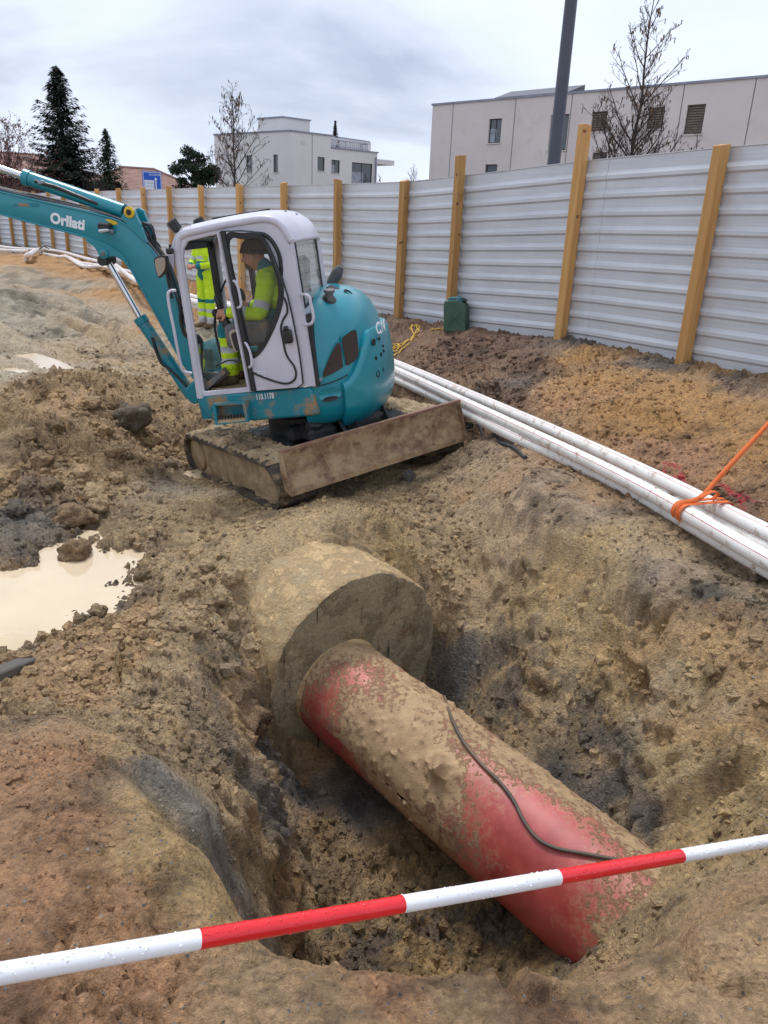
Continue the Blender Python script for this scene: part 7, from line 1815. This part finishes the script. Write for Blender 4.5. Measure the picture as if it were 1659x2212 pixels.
# ------------------------------------------------------------------ clods
def ico(n=1):
    bm = bmesh.new(); bmesh.ops.create_icosphere(bm, subdivisions=n, radius=1); v = np.array([x.co[:] for x in bm.verts]); f = np.array([[y.index for y in x.verts] for x in bm.faces]); bm.free(); return v, f
def lump(px, py, size, label, seed, group=None, col_=None, sink=.35, at=None):
    p = hit(px, py, height) if at is None else at; v, f = ico(4); n_ = fbm(v[:, 0]*1.5+seed*3.1, v[:, 1]*1.5, v[:, 2]*1.5, 4, seed); w1, w2, wi = worley(v[:, 0]*2+seed, v[:, 1]*2+v[:, 2]*1.6, seed)
    v = v*(1+.30*n_+.16*(wi-.5)+.05*fbm(v[:, 0]*9, v[:, 1]*9, v[:, 2]*9, 2, seed+2))[:, None]*np.array([1, .9, .78])*size
    me = bpy.data.meshes.new('clay_lump'); me.from_pydata(v.tolist(), [], f.tolist()); me.polygons.foreach_set('use_smooth', np.ones(len(f), bool))
    c = soil_color(p[0], p[1]) if col_ is None else np.array(col_[:3])*1.55; a = me.attributes.new('soil', 'FLOAT_COLOR', 'POINT'); a.data.foreach_set('color', np.tile(np.array([*(c*RNG.uniform(.85,1.1)), .45], np.float32), len(v)))
    me.materials.append(M_SOIL); o = bpy.data.objects.new('clay_lump', me); col.objects.link(o); o.location = (p[0], p[1], p[2]+size*(.78-sink)); o.rotation_euler = (RNG.uniform(-.3,.3), RNG.uniform(-.3,.3), RNG.uniform(0, 6)); tag(o, label, 'clay lump', group); return o
CL = lin(138,114,84)
lump(165, 1210, .125, 'lump of brown clay standing in the muddy puddle', 1, col_=CL, at=at_z(165, 1207, WATER_Z-.03), sink=.3)
lump(155, 1135, .13, 'big round clay lump at the puddle edge below the spoil heap', 2, col_=CL)
lump(285, 915, .19, 'large grey clay lump on the spoil heap beside the track', 3, col_=lin(108,94,76))
lump(880, 1035, .07, 'small grey-green stone on the ground under the blade', 4, col_=lin(98,98,92))
for i, (x, y, s) in enumerate(((205,1075,.10),(215,1100,.09),(110,1060,.10),(180,1030,.09),(330,960,.10),(345,985,.09),(250,985,.09),(145,1090,.08),(60,1060,.09),(90,1000,.09),(40,1110,.10),(255,1040,.08),(370,1010,.08),(225,940,.09),(120,930,.09),(200,880,.10),(60,950,.09),(300,1060,.07),(190,1125,.07),(10,1040,.09))):
    lump(x, y, s, 'fist-sized clump of brown clay on the spoil heap', 10+i, 'clay clumps on the spoil heap')
for i, (x, y, s) in enumerate(((500,1250,.08),(480,1300,.07),(330,1290,.06),(310,1250,.06),(450,1230,.06),(215,1325,.05))):
    lump(x, y, s, 'clay clump on the ridge between the puddle and the concrete casing', 40+i, 'clay clumps on the ridge')
# loose crumbs: far too many to count
def crumbs(name, n, boxes, s0, s1, seed, pale=None, cond=None, jag=.35):
    rs = np.random.default_rng(seed); v0, f0 = ico(1); xs, ys = [], []
    for (x0, x1, y0, y1, k) in boxes: xs.append(rs.uniform(x0, x1, int(n*k))); ys.append(rs.uniform(y0, y1, int(n*k)))
    x, y = np.concatenate(xs), np.concatenate(ys); _, G, _ = soil_at(x, y)
    keep = rs.random(len(x)) < (np.clip(G, .1, 1.3)/1.3 if cond is None else cond); x, y, G = x[keep], y[keep], G[keep]
    z = height(x, y); hz = base_h(x, y)
    ok = ~((z < WATER_Z+.01) & (x < -.9) & (y > 3.5) & (y < 6.6)); d3 = np.stack([x, y, z], 1)
    rel = (np.stack([x, y], 1)-PC[:2]); ap = rel@(PD[:2]/np.linalg.norm(PD[:2])); pp_ = rel@P1[:2]; ok &= ~((np.abs(pp_) < PR+.04) & (ap > -2.0) & (ap < .95))
    dm = (d3-MC)@UB; ok &= ~((np.abs(dm[:, 0]) < 1.25) & (np.abs(dm[:, 1]) < 1.0)); x, y, z, G = x[ok], y[ok], z[ok], G[ok]
    m_ = len(x); s = s0*(s1/s0)**(rs.random(m_)**2.2); s = s*np.where(G > .9, 1.2, .8)*np.clip((np.hypot(x, y)-.4)/3.2, .38, 1.15)
    ang = rs.uniform(0, 2*math.pi, m_); jit = 1 + rs.uniform(-jag, jag, (m_, len(v0))); sq = rs.uniform(.5,1.,(m_, 3))
    V = v0[None]*jit[..., None]*sq[:, None]*s[:, None, None]; c_, s_ = np.cos(ang)[:, None], np.sin(ang)[:, None]
    V = np.stack([V[..., 0]*c_-V[..., 1]*s_, V[..., 0]*s_+V[..., 1]*c_, V[..., 2]], -1) + np.stack([x, y, z+s*.15], 1)[:, None]
    Fi = (f0[None] + (np.arange(m_)*len(v0))[:, None, None]).reshape(-1, 3)
    me = bpy.data.meshes.new(name); me.vertices.add(m_*len(v0)); me.vertices.foreach_set('co', V.ravel()); me.loops.add(Fi.size); me.loops.foreach_set('vertex_index', Fi.ravel().astype(np.int32)); me.polygons.add(len(Fi)); me.polygons.foreach_set('loop_start', np.arange(0, Fi.size, 3)); me.polygons.foreach_set('loop_total', np.full(len(Fi), 3)); me.polygons.foreach_set('use_smooth', np.zeros(len(Fi), bool))
    ix = np.clip(np.searchsorted(gx, x), 0, len(gx)-1); iy = np.clip(np.searchsorted(gy, y), 0, len(gy)-1); C = CC[iy*len(gx)+ix]*rs.uniform(.8,1.18,(m_, 1))
    if pale is not None: C = np.array([pale[k][:3] for k in rs.integers(0, len(pale), m_)])*rs.uniform(.75,1.1,(m_, 1))
    a = me.attributes.new('soil', 'FLOAT_COLOR', 'POINT'); a.data.foreach_set('color', np.repeat(np.concatenate([C, np.full((m_, 1), .3)], 1), len(v0), 0).astype(np.float32).ravel()); me.materials.append(M_SOIL); me.update(calc_edges=True)
    o = bpy.data.objects.new(name, me); col.objects.link(o); return tag(o, kind='stuff')
crumbs('loose_clods', 30000, ((-2.3,2.4,1.0,4.2,.40),(-3.4,2.6,4.0,8.6,.42),(.3,4.0,5.0,11.0,.25),(-7,-1,8,14,.18)), .007, .042, 3)
crumbs('grit', 5200, ((-2.0,2.0,.9,2.6,.55),(-2.5,2.5,2.6,7,.45)), .003, .012, 5, pale=[lin(176,160,138), lin(120,118,116), lin(150,120,96), lin(196,188,176), lin(96,98,104)], cond=.7)
crumbs('fine_crumbs', 15000, ((-1.7,1.7,.9,2.4,.8),(-1.6,-.4,2.0,3.4,.2)), .0035, .013, 8, cond=.8)
